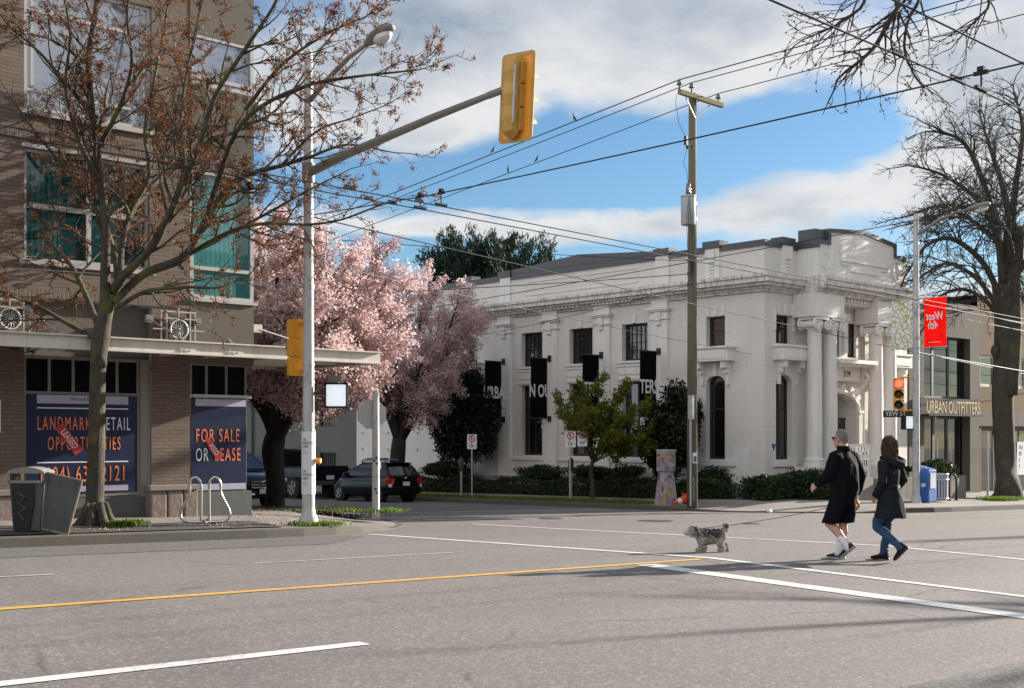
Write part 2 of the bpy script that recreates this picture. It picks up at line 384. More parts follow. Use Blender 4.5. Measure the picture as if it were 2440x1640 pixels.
def concrete(name, col, joint=1.5, stain=.35, petals=False):
    m, nt, b = newmat(name); p = pos(nt)
    f = noise(nt, p, .9, 7, .65); c = mixc(nt, f, tuple(x * .6 for x in col), tuple(x * 1.25 for x in col))
    g = noise(nt, p, 40, 3, .8); c = mixc(nt, mrange(nt, g, .4, .7, 0, stain), c, tuple(x * .4 for x in col))
    if joint:
        t = node(nt, 'ShaderNodeTexBrick', {'Vector': p, 'Color1': (1, 1, 1, 1), 'Color2': (.86, .86, .86, 1), 'Mortar': (.35, .35, .35, 1), 'Scale': 1., 'Mortar Size': .014, 'Brick Width': joint, 'Row Height': joint}); t.offset = 0
        c = mixc(nt, 1., c, t.outputs[0], 'MULTIPLY')
    nt.links.new(c, b.inputs['Base Color']); b.inputs['Roughness'].default_value = .88; bump(nt, b, g, .3, .004); return m
def paintmark(name, col, wear=.35):
    m, nt, b = newmat(name); p = pos(nt)
    g = noise(nt, p, 34, 4, .8); f = noise(nt, p, 1.6, 4, .6)
    k = node(nt, 'ShaderNodeMath', {0: g, 1: mrange(nt, f, .3, .7, -.1, .12)}, operation='ADD').outputs[0]
    c = mixc(nt, mrange(nt, k, .54, .68, 0, wear * 2), col, (.17, .155, .145))
    nt.links.new(c, b.inputs['Base Color']); b.inputs['Roughness'].default_value = .7; return m
def glass(name, col, rough=.04, spec=.8, curtain=None, glow=0):
    """window glass: mirror-like coat over what one sees behind it"""
    m, nt, b = newmat(name); c = mixc(nt, noise(nt, pos(nt), .9, 4), tuple(x * .6 for x in col), tuple(x * 1.4 for x in col))
    if curtain:
        w = node(nt, 'ShaderNodeTexWave', {'Vector': wallvec(nt), 'Scale': 3.2, 'Distortion': 1.5, 'Detail': 2.}, wave_type='BANDS', bands_direction='X').outputs[1]
        k = noise(nt, node(nt, 'ShaderNodeMapping', {'Vector': pos(nt), 'Scale': (1.2, 1.2, .02)}).outputs[0], 1.1, 3)
        c = mixc(nt, node(nt, 'ShaderNodeMath', {0: w, 1: mrange(nt, k, .42, .55, 0, 1)}, operation='MULTIPLY').outputs[0], c, curtain)
    nt.links.new(c, b.inputs['Base Color']); b.inputs['Roughness'].default_value = rough; b.inputs['IOR'].default_value = 1.52
    b.inputs['Coat Weight'].default_value = spec; b.inputs['Coat Roughness'].default_value = .02
    bump(nt, b, noise(nt, pos(nt), 1.3, 1), .05, .02)
    return m
def bark(name, c1, c2, scale=14., moss=0.):
    m, nt, b = newmat(name); p = objc(nt)
    q = node(nt, 'ShaderNodeMapping', {'Vector': p, 'Scale': (1, 1, .35)}).outputs[0]
    f = noise(nt, q, scale, 6, .7); c = mixc(nt, mrange(nt, f, .3, .7, 0, 1), c1, c2)
    if moss: c = mixc(nt, mrange(nt, noise(nt, p, 2.3, 5, .7), .5, .66, 0, moss), c, (.1, .11, .025))
    nt.links.new(c, b.inputs['Base Color']); b.inputs['Roughness'].default_value = .9; bump(nt, b, f, 1., .03); return m

m_road = asphalt('worn_asphalt', (.162, .146, .135), (.246, .222, .206))
m_side = asphalt('side_street_asphalt', (.13, .122, .118), (.17, .16, .155))
m_gut = asphalt('coarse_gutter_asphalt', (.12, .113, .105), (.17, .16, .15), agg=.8)
m_walk = concrete('pavement_concrete', (.25, .225, .2)); m_kerb = concrete('kerb_concrete', (.1, .09, .075), joint=0, stain=.7)
m_earth = M('bare_earth', (.08, .065, .05), .95, .4, 3, bmp=.4); m_field = M('far_ground', (.12, .115, .105), .95, .3, .4)
m_white = paintmark('white_road_paint', (.62, .61, .59)); m_thin = paintmark('thin_white_paint', (.5, .49, .47), .5); m_yellow = paintmark('yellow_road_paint', (.62, .33, .05), .25)
m_brick = brickmat('brown_brick', (.145, .106, .082), (.185, .138, .107), (.092, .07, .055), .215, .068, .009)
m_solder = brickmat('soldier_brick', (.125, .09, .068), (.18, .13, .1), (.09, .07, .058), .22, .075, vert=True)
m_stucco = M('grey_brown_stucco', (.125, .11, .09), .92, .14, 1.2, bmp=.3, bscale=90)
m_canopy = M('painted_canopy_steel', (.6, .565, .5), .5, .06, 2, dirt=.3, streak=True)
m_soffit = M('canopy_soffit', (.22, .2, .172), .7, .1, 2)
m_frame = M('light_window_frame', (.43, .42, .405), .45, .06); m_frame2 = M('bronze_grey_frame', (.22, .2, .175), .5, .08)
m_teal = glass('teal_glass', (.008, .045, .052), curtain=(.022, .092, .098)); m_teal2 = glass('bright_teal_glass', (.045, .18, .185), curtain=(.075, .25, .25))
m_gsky = M('grey_mirror_glass', (.4, .42, .46), .06, .1, .5, metal=.75, spec=.8); m_gdark = M('dark_shop_glass', (.005, .006, .008), .25, .2, 2, spec=.12)
m_bankglass = glass('old_window_glass', (.012, .011, .011), spec=.8); m_store = glass('store_glass', (.016, .014, .012), spec=.35)
m_stone = M('rough_granite', (.2, .155, .135), .9, .45, 9, bmp=.9, bscale=14); m_cap = M('cut_stone', (.22, .19, .16), .85, .15, 5)
m_slate = M('grey_green_slate', (.085, .092, .088), .7, .25, 2.2, bmp=.25, bscale=8)
m_navy = M('navy_vinyl', (.007, .016, .052), .35, .1, 1.5, bmp=.12, bscale=4); m_orange = M('orange_print', (.78, .19, .06), .45, .04); m_pwhite = M('white_print', (.72, .72, .76), .45, .04)
m_lav = M('lavender_print', (.4, .39, .5), .45, .05); m_redst = M('red_sticker', (.42, .03, .045), .4, .1, 8); m_ink = M('black_ink', (.02, .02, .022), .6, .1)
m_steel = M('brushed_steel', (.56, .53, .5), .3, .1, 5, metal=1); m_galv = M('galvanised_steel', (.42, .43, .44), .5, .15, 7, metal=.6)
m_pole = M('weathered_white_pole_paint', (.44, .445, .44), .55, .14, 1.5, dirt=.8, bmp=.15, bscale=30)
m_arm = M('grey_pole_paint', (.2, .19, .175), .5, .1, 3)
m_wood = M('weathered_pole_wood', (.13, .122, .085), .9, .3, 5, dirt=.5, streak=True, bmp=.5, bscale=22)
m_xarm = M('mossy_crossarm_wood', (.2, .18, .07), .9, .3, 6, dirt=.4, bmp=.4)
m_sig = M('signal_yellow', (.72, .32, .02), .45, .12, 4, dirt=.35); m_sigback = M('signal_board_orange', (.8, .3, .025), .5, .08, 3); m_siggold = M('signal_housing_ochre', (.5, .28, .06), .5, .18, 4, dirt=.4)
m_black = M('black_paint', (.012, .012, .013), .4, .1); m_blackm = M('matt_black', (.014, .014, .015), .85, .15)
m_bank = brickmat('white_painted_brick', (.69, .66, .615), (.71, .68, .635), (.6, .57, .53), .27, .085, .007, .7, .55, painted=True)
m_trim = M('white_painted_stone', (.71, .685, .645), .65, .06, 1.2, dirt=.22, streak=True, bmp=.08); m_trimd = M('stained_cornice_paint', (.68, .655, .61), .7, .1, 1.2, dirt=.85, streak=True, dth=.45)
m_dcap = M('dark_metal_flashing', (.062, .064, .072), .42, .15, 1.5); m_base = M('grey_foundation', (.28, .26, .245), .9, .2, 2)
m_bfr = M('dark_window_frame', (.018, .018, .02), .5, .15); m_roof = M('flat_roof', (.12, .12, .12), .9, .2)
m_banner = M('black_banner_cloth', (.004, .004, .005), .95, .2, 3, spec=.05); m_red = clothmat('red_banner_cloth', (.8, .03, .02))
m_bark_maple = bark('maple_bark', (.026, .02, .014), (.078, .064, .045), 16, .8); m_bark_dark = bark('dark_cherry_bark', (.01, .008, .007), (.028, .022, .019), 18, .2)
m_bark_bare = bark('grey_brown_bark', (.026, .022, .018), (.065, .054, .043), 12, .35); m_twig = bark('twig_bark', (.02, .015, .012), (.05, .036, .028), 30)
m_bud = leafmat('rust_red_buds', (.09, .028, .012), (.19, .062, .022), (.13, .036, .022), (.22, .13, .035), trans=.4)
m_bloss = leafmat('pink_blossom', (.55, .38, .39), (.7, .54, .54), (.76, .63, .62), (.62, .45, .46), (.38, .21, .16), trans=.45)
m_conif = leafmat('pine_needles', (.006, .018, .012), (.014, .034, .02), (.026, .05, .026), trans=.15)
m_shrub = leafmat('dark_shrub_leaves', (.008, .011, .006), (.018, .021, .01), (.032, .033, .016), trans=.15, rough=.4)
m_hedge = leafmat('hedge_leaves', (.012, .025, .008), (.025, .048, .014), (.042, .07, .02), trans=.2)
m_lime = leafmat('fresh_green_leaves', (.09, .105, .012), (.15, .16, .018), (.19, .19, .025), trans=.45)
m_grass = leafmat('grass_blades', (.05, .11, .012), (.11, .19, .02), (.17, .22, .035), trans=.4); m_petal = leafmat('fallen_petals', (.34, .25, .25), (.48, .38, .36), trans=.1)
m_brownleaf = leafmat('brown_leaves', (.12, .05, .02), (.2, .09, .03), (.16, .08, .03), trans=.35)
m_car = M('black_car_paint', (.006, .0065, .009), .16, .1, 1, spec=.22); m_carblue = M('deep_blue_black_paint', (.007, .009, .016), .16, .1, 1, spec=.22)
m_cglass = glass('car_glass', (.008, .01, .012), spec=.3); m_tyre = M('tyre_rubber', (.012, .012, .012), .9, .2); m_alloy = M('alloy_rim', (.2, .2, .21), .35, .1, metal=.9)
m_tail = M('red_tail_lamp', (.38, .012, .012), .15, .1); m_clear = M('clear_lamp', (.6, .6, .62), .1, .05); m_plate = M('licence_plate', (.6, .62, .65), .4, .05); m_chrome = M('chrome', (.6, .6, .62), .12, .05, metal=1)
m_skin = M('skin', (.47, .27, .2), .55, .1, 12); m_hairg = M('grey_hair', (.27, .232, .21), .8, .3, 60, bmp=.5, bscale=120); m_hairb = M('brown_hair', (.075, .04, .024), .6, .4, 30, bmp=.5, bscale=90)
m_jack = M('black_jacket_cloth', (.0045, .005, .007), .9, .2, 5, spec=.12, bmp=.2, bscale=9); m_short = M('dark_navy_shorts', (.006, .007, .011), .95, .2, 5, spec=.08); m_coat = M('charcoal_coat_wool', (.015, .018, .021), .9, .25, 6, spec=.12, bmp=.2, bscale=14)
m_jean = M('blue_jeans', (.018, .06, .12), .85, .3, 9, bmp=.2, bscale=40); m_sock = M('white_sock', (.68, .68, .7), .9, .06); m_shoe = M('black_shoe', (.012, .013, .016), .6, .2); m_sole = M('grey_sole', (.36, .37, .38), .8, .1); m_suede = M('black_suede', (.009, .008, .008), .95, .2)
m_fur = leafmat('dog_fur_light', (.5, .45, .39), (.66, .61, .55), (.36, .31, .25), trans=.2); m_furd = leafmat('dog_fur_dark', (.03, .028, .027), (.075, .068, .064), (.13, .115, .105), trans=.15)
m_blue = M('blue_news_box', (.03, .13, .42), .45, .12, 3, dirt=.25); m_cone = M('orange_cone', (.75, .07, .02), .5, .1); m_ltgrey = M('light_grey_paint', (.42, .44, .46), .5, .12, 3, dirt=.3)
m_ochre = M('ochre_stucco', (.135, .082, .034), .9, .2, 1.5); m_greybl = M('grey_green_stucco', (.115, .121, .106), .9, .12, .8); m_dgrey = M('dark_grey_panel', (.05, .05, .052), .6, .2, 2)
m_gold = M('gold_sign_letter', (.4, .32, .17), .4, .1, metal=.4); m_signw = M('sign_white', (.68, .68, .7), .4, .04); m_signr = M('sign_red', (.5, .03, .03), .45, .05); m_wire = M('cable_black', (.015, .016, .018), .6, .1); m_wirel = M('cable_grey', (.25, .26, .27), .5, .1)
m_hairs = leafmat('grey_hair_strands', (.2, .185, .175), (.3, .28, .27), (.4, .385, .375), trans=.1); m_hairbs = leafmat('brown_hair_strands', (.035, .02, .012), (.085, .048, .028), (.15, .09, .055), trans=.15); m_bird = M('pigeon_feathers', (.05, .052, .058), .8, .4, 40); m_porc = M('insulator_glaze', (.12, .11, .11), .25, .2); m_tank = M('transformer_grey', (.38, .4, .41), .5, .1, 3, dirt=.2)
m_paper = M('poster_paper', (.64, .62, .66), .85, .08, 5, dirt=.12); m_orangebag = M('orange_plastic', (.85, .33, .01), .4, .1); m_bluet = M('blue_plaque', (.02, .06, .28), .4, .1)
# ---------------------------------------------------------------- ground, roads, pavements
def struct(mb, name, m, **k): return props(mb.build(name, m, **k), kind='structure')
def grid(us, vs, fz, off=0.):
    mb = MB(); mb.add([(u, v, fz(u, v) + off) for v in vs for u in us], [(j * len(us) + i, j * len(us) + i + 1, (j + 1) * len(us) + i + 1, (j + 1) * len(us) + i) for j in range(len(vs) - 1) for i in range(len(us) - 1)])
    return mb
def lin(a, b, n): return [a + (b - a) * i / n for i in range(n + 1)]
def gfar(u, v): return -.024 * max(-60, min(u, 260)) - .0155 * max(0, min(v, 150) - 18.1) - .75
struct(grid([-300, -60, 0, 60, 150, 260, 900], [-300, -40, 18.1, 60, 150, 900], gfar), 'ground', m_field)
VK = [-1.2] + lin(-.8, 10.3, 12)[1:] + lin(10.3, 18.1, 8)[1:]
struct(grid(lin(-45, 150, 65), [2.0, 2.5, 4.2, 6, 8, 10.3, 12.2, 14.2, 16.2, 18.1, 19.5, 22, 26, 27.2], gz), 'main_road', m_road)
struct(grid([15.6, 17, 19, 22, 25, 27.7, 29.2], [26.4] + lin(27.1, 110, 24)[1:], gz, .004), 'side_street', m_side)
def strip(pts, w, off=.006, nx=None):
    """painted strip along a ground polyline"""
    mb = MB(); vs = []
    for i, p in enumerate(pts):
        q = Vector(pts[min(i + 1, len(pts) - 1)]) - Vector(pts[max(i - 1, 0)]); n = Vector((-q.y, q.x)).normalized() * w / 2
        for s in (1, -1):
            x, y = p[0] + n.x * s, p[1] + n.y * s; vs.append((x, y, gz(x, y) + off))
    return mb.add(vs, [(2 * i, 2 * i + 1, 2 * i + 3, 2 * i + 2) for i in range(len(pts) - 1)])
def line(a, b, w, m, name, off=.006):
    n = max(2, int((Vector(b) - Vector(a)).length / .35)); ks = [i / n for i in range(n + 1)]
    pts = [(a[0] + (b[0] - a[0]) * t, a[1] + (b[1] - a[1]) * t) for t in ks]
    if a[1] < 10.3 < b[1]: pts = sorted(pts + [(a[0] + (b[0] - a[0]) * (10.3 - a[1]) / (b[1] - a[1]), 10.3)], key=lambda p: p[1])
    return struct(strip(pts, w, off), name, m)
line((-30, 10.28), (12.9, 10.28), .12, m_yellow, 'centre_line')
line((2.35, 7.42), (5.35, 7.42), .14, m_white, 'lane_line'); line((-6, 7.42), (-2, 7.42), .14, m_white, 'lane_line')
line((0, 13.27), (5.4, 13.27), .09, m_thin, 'lane_line'); line((7.9, 13.27), (11.3, 13.3), .08, m_thin, 'lane_line')
line((11.62, 3.0), (11.62, 10.15), .34, m_white, 'stop_line')
line((13.2, 2.6), (13.1, 18.0), .17, m_white, 'crosswalk_line'); line((17.75, 2.6), (17.3, 20.0), .15, m_white, 'crosswalk_line')
line((29, 13.3), (60, 13.3), .1, m_thin, 'lane_line'); line((33, 7.4), (60, 7.4), .1, m_thin, 'lane_line'); line((31, 10.28), (90, 10.28), .12, m_yellow, 'centre_line')
line((32.5, 16.2), (46, 16.0), .1, m_thin, 'parking_line')
line((18.6, 23.2), (27.2, 21.6), .13, m_thin, 'crosswalk_line'); line((19.3, 26.3), (27.3, 24.9), .16, m_thin, 'crosswalk_line')
# coarse strips of older asphalt along both gutters
def gstrip(us, f0, f1, name, off=.005):
    mb = MB(); vs = []
    for u in us:
        for t in (0, .5, 1): v = f0(u) + (f1(u) - f0(u)) * t; vs.append((u, v, gz(u, v) + off))
    return struct(mb.add(vs, [(3 * i + j, 3 * i + 3 + j, 3 * i + 4 + j, 3 * i + 1 + j) for i in range(len(us) - 1) for j in (0, 1)]), name, m_gut)
gstrip(lin(-40, 12.6, 30), lambda u: 16.05 - .02 * math.sin(u * 3) + (max(0, u - 11.4) * 1.2 if u > 11.4 else 0), lambda u: 18.0, 'gutter')
gstrip(lin(-40, 60, 60), lambda u: 2.45, lambda u: 4.22 + .04 * math.sin(u * 2.3) + .03 * math.sin(u * 5.1), 'gutter')
# pavements with their kerbs
def block(name, outer, inner, fk, fs, drop=lambda i: 0.):
    """outer = kerb line, inner = matching line at the far side"""
    n = 7; mb = MB(); kb = MB(); vs = []; kv = []
    for i, (o, q) in enumerate(zip(outer, inner)):
        o = Vector(o); q = Vector(q); d = (q - o).normalized(); zk = gz(*o) + .15 - drop(i)
        a = o + d * .17
        for j in range(n + 1):
            t = j / n; p = a + (q - a) * t; zz = gz(*a) + .15 - drop(i); s = fs(*p); w = smooth(0, .45, t)
            vs.append((p.x, p.y, zz * (1 - w) + s * w))
        kv += [(o.x - d.x * .03, o.y - d.y * .03, gz(*o) - .1), (o.x, o.y, zk - .012), (o.x + d.x * .02, o.y + d.y * .02, zk + .003), (a.x, a.y, zk + .003), (a.x + d.x * .002, a.y + d.y * .002, zk - .1)]
    N = len(outer); k = n + 1
    mb.add(vs, [(i * k + j, (i + 1) * k + j, (i + 1) * k + j + 1, i * k + j + 1) for i in range(N - 1) for j in range(n)])
    kb.add(kv, [(i * 5 + j, (i + 1) * 5 + j, (i + 1) * 5 + j + 1, i * 5 + j + 1) for i in range(N - 1) for j in range(4)])
    struct(mb, 'pavement', m_walk); struct(kb, 'kerb', m_kerb)
def arc(c, r, a0, a1, n): return [(c[0] + r * math.cos(RD(a0 + (a1 - a0) * i / n)), c[1] + r * math.sin(RD(a0 + (a1 - a0) * i / n))) for i in range(n + 1)]
o1 = [(u, 18.1) for u in lin(-45, 10.4, 24)] + arc((11.0, 24.1), 6.0, -90, 0, 12) + [(17.0, v) for v in lin(26, 100, 20)]
i1 = [(u, 24.5) for u in lin(-45, 10.4, 24)] + [(11.2 + .1 * i, 24.8 + .1 * i) for i in range(13)] + [(11.5, v) for v in lin(27, 100, 20)]
block('w', o1, i1, None, swW, lambda i: .135 * (smooth(27, 30, i) - smooth(34, 37, i)))
o2 = [(27.6, v) for v in lin(100, 26, 20)] + arc((34.6, 25.1), 7.0, 180, 270, 12) + [(u, 18.1) for u in lin(36, 150, 36)]
i2 = [(33.0, v) for v in lin(100, 27, 20)] + [(33.1 + .1 * i, 26.3 - .1 * i) for i in range(13)] + [(u, 24.6) for u in lin(36.5, 150, 36)]
block('e', o2, i2, None, swE, lambda i: .12 * (smooth(22, 25, i) - smooth(29, 31, i)))
mbn = grid(lin(-45, 150, 60), [2.5, 2.3, 1.0, -4, -8], lambda u, v: gz(u, 2.5) + .15); struct(mbn, 'pavement', m_walk)
# planted verges beside the side street
def verge(u0, u1, v0, v1, f, name='verge'):
    return struct(grid(lin(u0, u1, 3), lin(v0, v1, 12), f, .012), name, m_earth)
m_dirt = asphalt('dark_gravel_strip', (.06, .052, .045), (.1, .088, .078), agg=.9)
gmb = grid(lin(-45, 11.6, 60), [18.4, 18.7, 19.0, 19.4, 19.75], lambda u, v: swW(u, v) + .012 + .012 * math.sin(u * 2.7 + v) * (1 if 18.5 < v < 19.7 else 0)); struct(gmb, 'gravel_strip', m_dirt)
verge(14.7, 16.7, 22.3, 40, swW); verge(27.9, 28.9, 24.6, 44, swE)
# manhole covers flush with the road
for (u, v, r) in ((22.0, 18.9, .42), (20.8, 21.2, .3), (22.6, 16.6, .22)):
    mb = MB(); mb.add([(u, v, gz(u, v) + .012)] + [(u + r * math.cos(t * math.pi / 10), v + r * math.sin(t * math.pi / 10), gz(u + r * math.cos(t * math.pi / 10), v + r * math.sin(t * math.pi / 10)) + .012) for t in range(20)], [(0, 1 + i, 1 + (i + 1) % 20) for i in range(20)])
    props(mb.build('manhole_cover', m_dgrey), {18.9: 'larger round iron manhole cover in the side street mouth', 21.2: 'small round iron cover further up the side street mouth', 16.6: 'smallest round iron cover near the far crosswalk line'}[v], 'manhole cover')
# ---------------------------------------------------------------- building kit
class Face:
    """flat wall frame: 'u' faces -Y (a = X, plane at y), 'v' faces -X (a = Y, plane at x); off grows into the wall"""
    def __init__(s, ax, plane): s.ax = ax; s.p = plane
    def pt(s, a, off, z): return (a, s.p + off, z) if s.ax == 'u' else (s.p + off, a, z)
    def box(s, mb, a0, a1, o0, o1, z0, z1):
        return mb.box(a0, a1, s.p + o0, s.p + o1, z0, z1) if s.ax == 'u' else mb.box(s.p + o0, s.p + o1, a0, a1, z0, z1)
    def quad(s, mb, a0, a1, z0, z1, off): return mb.quad(s.pt(a0, off, z0), s.pt(a1, off, z0), s.pt(a1, off, z1), s.pt(a0, off, z1))
    def wall(s, mb, a0, a1, z0, z1, holes, depth):
        A = sorted({a0, a1, *[h[0] for h in holes], *[h[1] for h in holes]}); Z = sorted({z0, z1, *[h[2] for h in holes], *[h[3] for h in holes]})
        for i in range(len(A) - 1):
            for j in range(len(Z) - 1):
                ca, cz = (A[i] + A[i + 1]) / 2, (Z[j] + Z[j + 1]) / 2
                if not any(h[0] < ca < h[1] and h[2] < cz < h[3] for h in holes): s.quad(mb, A[i], A[i + 1], Z[j], Z[j + 1], 0)
        for h in holes:
            p = s.pt; d = h[4] if len(h) > 4 else depth
            for (x0, y0, x1, y1) in ((h[0], h[2], h[1], h[2]), (h[1], h[2], h[1], h[3]), (h[1], h[3], h[0], h[3]), (h[0], h[3], h[0], h[2])):
                mb.quad(p(x0, 0, y0), p(x1, 0, y1), p(x1, d, y1), p(x0, d, y0))
        return mb
    def window(s, parent, a0, a1, z0, z1, off, fm, gm, nx=1, nz=1, fw=.07, bw=.03, rows=None, fd=.06, name='window', panes=True, cols=None):
        mb = MB(); b = s.box
        b(mb, a0, a1, off, off + fd, z0, z0 + fw); b(mb, a0, a1, off, off + fd, z1 - fw, z1)
        b(mb, a0, a0 + fw, off, off + fd, z0 + fw, z1 - fw); b(mb, a1 - fw, a1, off, off + fd, z0 + fw, z1 - fw)
        A0, A1, Z0, Z1 = a0 + fw, a1 - fw, z0 + fw, z1 - fw
        for z in (rows if rows is not None else [Z0 + (Z1 - Z0) * k / nz for k in range(1, nz)]): b(mb, A0, A1, off + .004, off + fd - .006, z - bw / 2, z + bw / 2)
        for a in (cols if cols is not None else [A0 + (A1 - A0) * k / nx for k in range(1, nx)]): b(mb, a - bw / 2, a + bw / 2, off + .008, off + fd - .01, Z0, Z1)
        f = mb.build(name, fm, parent)
        g = MB(); s.box(g, A0, A1, off + fd * .55, off + fd * .55 + .012, Z0, Z1); g.build('pane', gm, f)
        return f
def empty_at(name, loc, label, cat, group=None): return thing(name, loc, label, cat, group)

# ---------------------------------------------------------------- brown brick block with the canopy, left
def brick_block():
    T = thing('brick_building', (12.66, 21.3, -.25), 'tall brown brick and stucco corner block with teal windows and a steel canopy', 'building')
    f = Face('u', 21.3)
    holes = [(8.14, 10.5, .36, 2.74), (8.14, 10.46, 4.4, 6.33, .12), (8.14, 10.5, 7.0, 9.3, .12), (4.6, 7.0, 4.4, 6.33, .12), (4.6, 7.0, 7.0, 9.3, .12)]
    mb = MB(); f.wall(mb, 2, 11.28, 3.73, 11.5, holes[1:], .12); f.wall(mb, 2, 8.14, .36, 3.73, [], .1); f.wall(mb, 10.5, 11.28, .36, 3.73, [], .1)
    # side wall along the side street
    g = Face('v', 12.66)
    mb.quad(g.pt(24, 0, -.4), g.pt(44, 0, -.6), g.pt(44, 0, 11.5), g.pt(24, 0, 11.5)); mb.quad((2, 44, -.6), (12.66, 44, -.6), (12.66, 44, 11.5), (2, 44, 11.5)); mb.quad((2, 21.3, 11.5), (12.66, 21.3, 11.5), (12.66, 44, 11.5), (2, 44, 11.5))
    mb.build('brick_wall', m_brick, T)
    mb = MB(); f.box(mb, 2, 8.14, -.012, .02, 6.47, 6.72); f.box(mb, 8.14, 11.27, -.012, .02, 6.47, 6.72); f.box(mb, 2, 11.27, -.012, .02, 3.73, 3.88); mb.build('soldier_course', m_solder, T)
    # stucco corner with wrap-round windows
    mb = MB(); a0, a1 = 11.285, 12.66
    for z0, z1 in ((2.7, 3.95), (6.42, 8.03), (9.02, 11.5)):
        mb.box(a0, a1, 21.29, 24, z0, z1)
    mb.box(8.14, 10.5, 21.42, 21.5, 2.74, 3.7)
    mb.build('stucco_wall', m_stucco, T)
    mb = MB(); mb.box(11.3, 12.5, 21.5, 23.9, 3.9, 9.1); mb.build('room_core', m_blackm, T)
    for z0, z1, gm, rows in ((3.96, 6.42, m_teal2, [4.55]), (8.04, 9.02, m_gsky, [8.2])):
        f.window(T, 11.285, 12.66, z0, z1, 0.0, m_frame, gm, rows=rows, nx=1, fw=.07, bw=.07, fd=.08)
        g2 = Face('v', 12.58)
        mb = MB(); mb.box(12.6, 12.655, 21.38, 24, z0, z0 + .08); mb.box(12.6, 12.655, 21.38, 24, z1 - .08, z1); mb.box(12.6, 12.655, 23.9, 24, z0 + .08, z1 - .08); q = mb.build('window', m_frame, T)
        mb = MB(); mb.box(12.62, 12.64, 21.38, 23.9, z0 + .08, z1 - .08); mb.build('pane', gm, q)
    # big bays upstairs
    f.window(T, 8.14, 10.46, 4.4, 6.33, .05, m_frame, m_teal, cols=[9.32], rows=[5.35], fw=.06, bw=.09)
    f.window(T, 8.14, 10.5, 7.0, 9.3, .05, m_frame, m_gsky, cols=[10.33, 8.3], rows=[7.35, 8.75], fw=.07, bw=.05)
    f.window(T, 4.6, 7.0, 4.4, 6.33, .05, m_frame, m_teal, cols=[5.8], rows=[5.35], fw=.06, bw=.09)
    mb = MB(); f.box(mb, 8.06, 10.56, -.05, .1, 4.31, 4.398); f.box(mb, 8.06, 10.56, -.05, .1, 6.91, 6.998); f.box(mb, 8.1, 10.5, -.03, .06, 6.335, 6.4); mb.build('window_sill', m_frame, T)
    mb = MB(); mb.box(11.285, 12.72, 21.24, 21.289, 3.90, 3.955); mb.box(12.661, 12.72, 21.289, 24, 3.90, 3.955); mb.build('window_sill', m_frame, T)
    # shop front under the canopy
    w = f.window(T, 8.14, 10.3, .24, 2.74, .06, m_frame2, m_gdark, cols=[8.61, 9.04, 9.45, 9.86], rows=[2.085], fw=.06, bw=.05)
    mb = MB(); mb.box(10.3, 10.5, 21.33, 21.5, .2, 2.74); mb.build('window_jamb', m_frame2, T)
    w2 = f.window(T, 11.3, 12.52, .26, 2.72, .03, m_frame2, m_gdark, cols=[11.65, 12.08], rows=[2.1], fw=.04, bw=.05)
    mb = MB(); mb.box(11.3, 12.56, 21.2, 21.33, 2.06, 2.12); mb.build('window_sill', m_frame, T)
    mb = MB(); mb.box(12.48, 12.52, 21.42, 24, .26, 2.72); mb.build('window', m_gdark, T)
    # base: slate panels under the shop windows, rough granite under the piers
    mb = MB(); mb.box(8.1, 10.5, 21.34, 21.6, -.4, .22); mb.box(11.36, 12.56, 21.2, 24, -.4, .25); mb.build('slate_base', m_slate, T)
    mb = MB()
    for x0, x1 in ((10.4, 10.72), (10.74, 11.05), (11.07, 11.36), (7.2, 7.62), (7.64, 8.05)):
        mb.box(x0, x1, 21.12, 21.42, -.42, .31)
    mb.build('granite_base', m_stone, T, bevel=.03)
    mb = MB(); mb.box(10.36, 11.4, 21.08, 21.29, .31, .41); mb.box(7.1, 8.1, 21.08, 21.29, .31, .41); mb.build('pier_cap_stone', m_cap, T, bevel=.015)
    # canopy: fascia beam, soffit, joists, bolted plates, tie rods
    mb = MB(); mb.box(0, 14.8, 20.0, 20.05, 2.8, 2.995); mb.box(0, 14.8, 19.93, 20.08, 2.995, 3.02); mb.box(0, 14.8, 19.96, 20.08, 2.775, 2.8)
    mb.box(14.75, 14.8, 20.05, 27, 2.8, 2.995); mb.box(14.72, 14.87, 20.08, 27, 2.995, 3.02); mb.box(14.72, 14.84, 20.08, 27, 2.775, 2.8)
    cp = mb.build('canopy', m_canopy, T)
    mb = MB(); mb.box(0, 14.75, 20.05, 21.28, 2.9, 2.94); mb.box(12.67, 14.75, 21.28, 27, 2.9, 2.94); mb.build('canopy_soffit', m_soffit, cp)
    mb = MB()
    for x in (7.2, 8.5, 10.6, 11.5, 12.6, 13.7): mb.box(x, x + .07, 20.05, 21.2, 2.81, 2.899)
    for y in (21.4, 22.6, 23.8, 25.2): mb.box(12.68, 14.74, y, y + .07, 2.81, 2.899)
    mb.build('canopy_joist', m_canopy, cp)
    for x in (8.17, 10.4, 11.36):
        mb = MB(); mb.box(x, x + .3, 19.985, 19.999, 2.8, 2.99)
        for i in (.09, .2):
            for z in (2.855, 2.935): mb.cyl((x + i, 19.985, z), (x + i, 19.965, z), .016, n=8)
        mb.build('bolt_plate', m_canopy, cp)
    for x0, x1 in ((8.2, 8.75), (10.42, 11.0), (11.4, 12.2), (5.5, 6.0)):
        mb = MB(); a = Vector((x0, 21.26, 3.5)); b = Vector((x0 + .06, 20.12, 3.06)); mb.cyl(a, b, .014, n=6)
        mb.ball(a.lerp(b, .5), .03, n=6, m=5); mb.box(x0 - .07, x0 + .07, 21.2, 21.289, 3.43, 3.57); mb.prism([(b.x - .02, b.y - .12, 3.02), (b.x - .02, b.y + .12, 3.02), (b.x - .02, b.y + .05, 3.12)], (.04, 0, 0))
        mb.build('tie_rod', m_arm, cp)
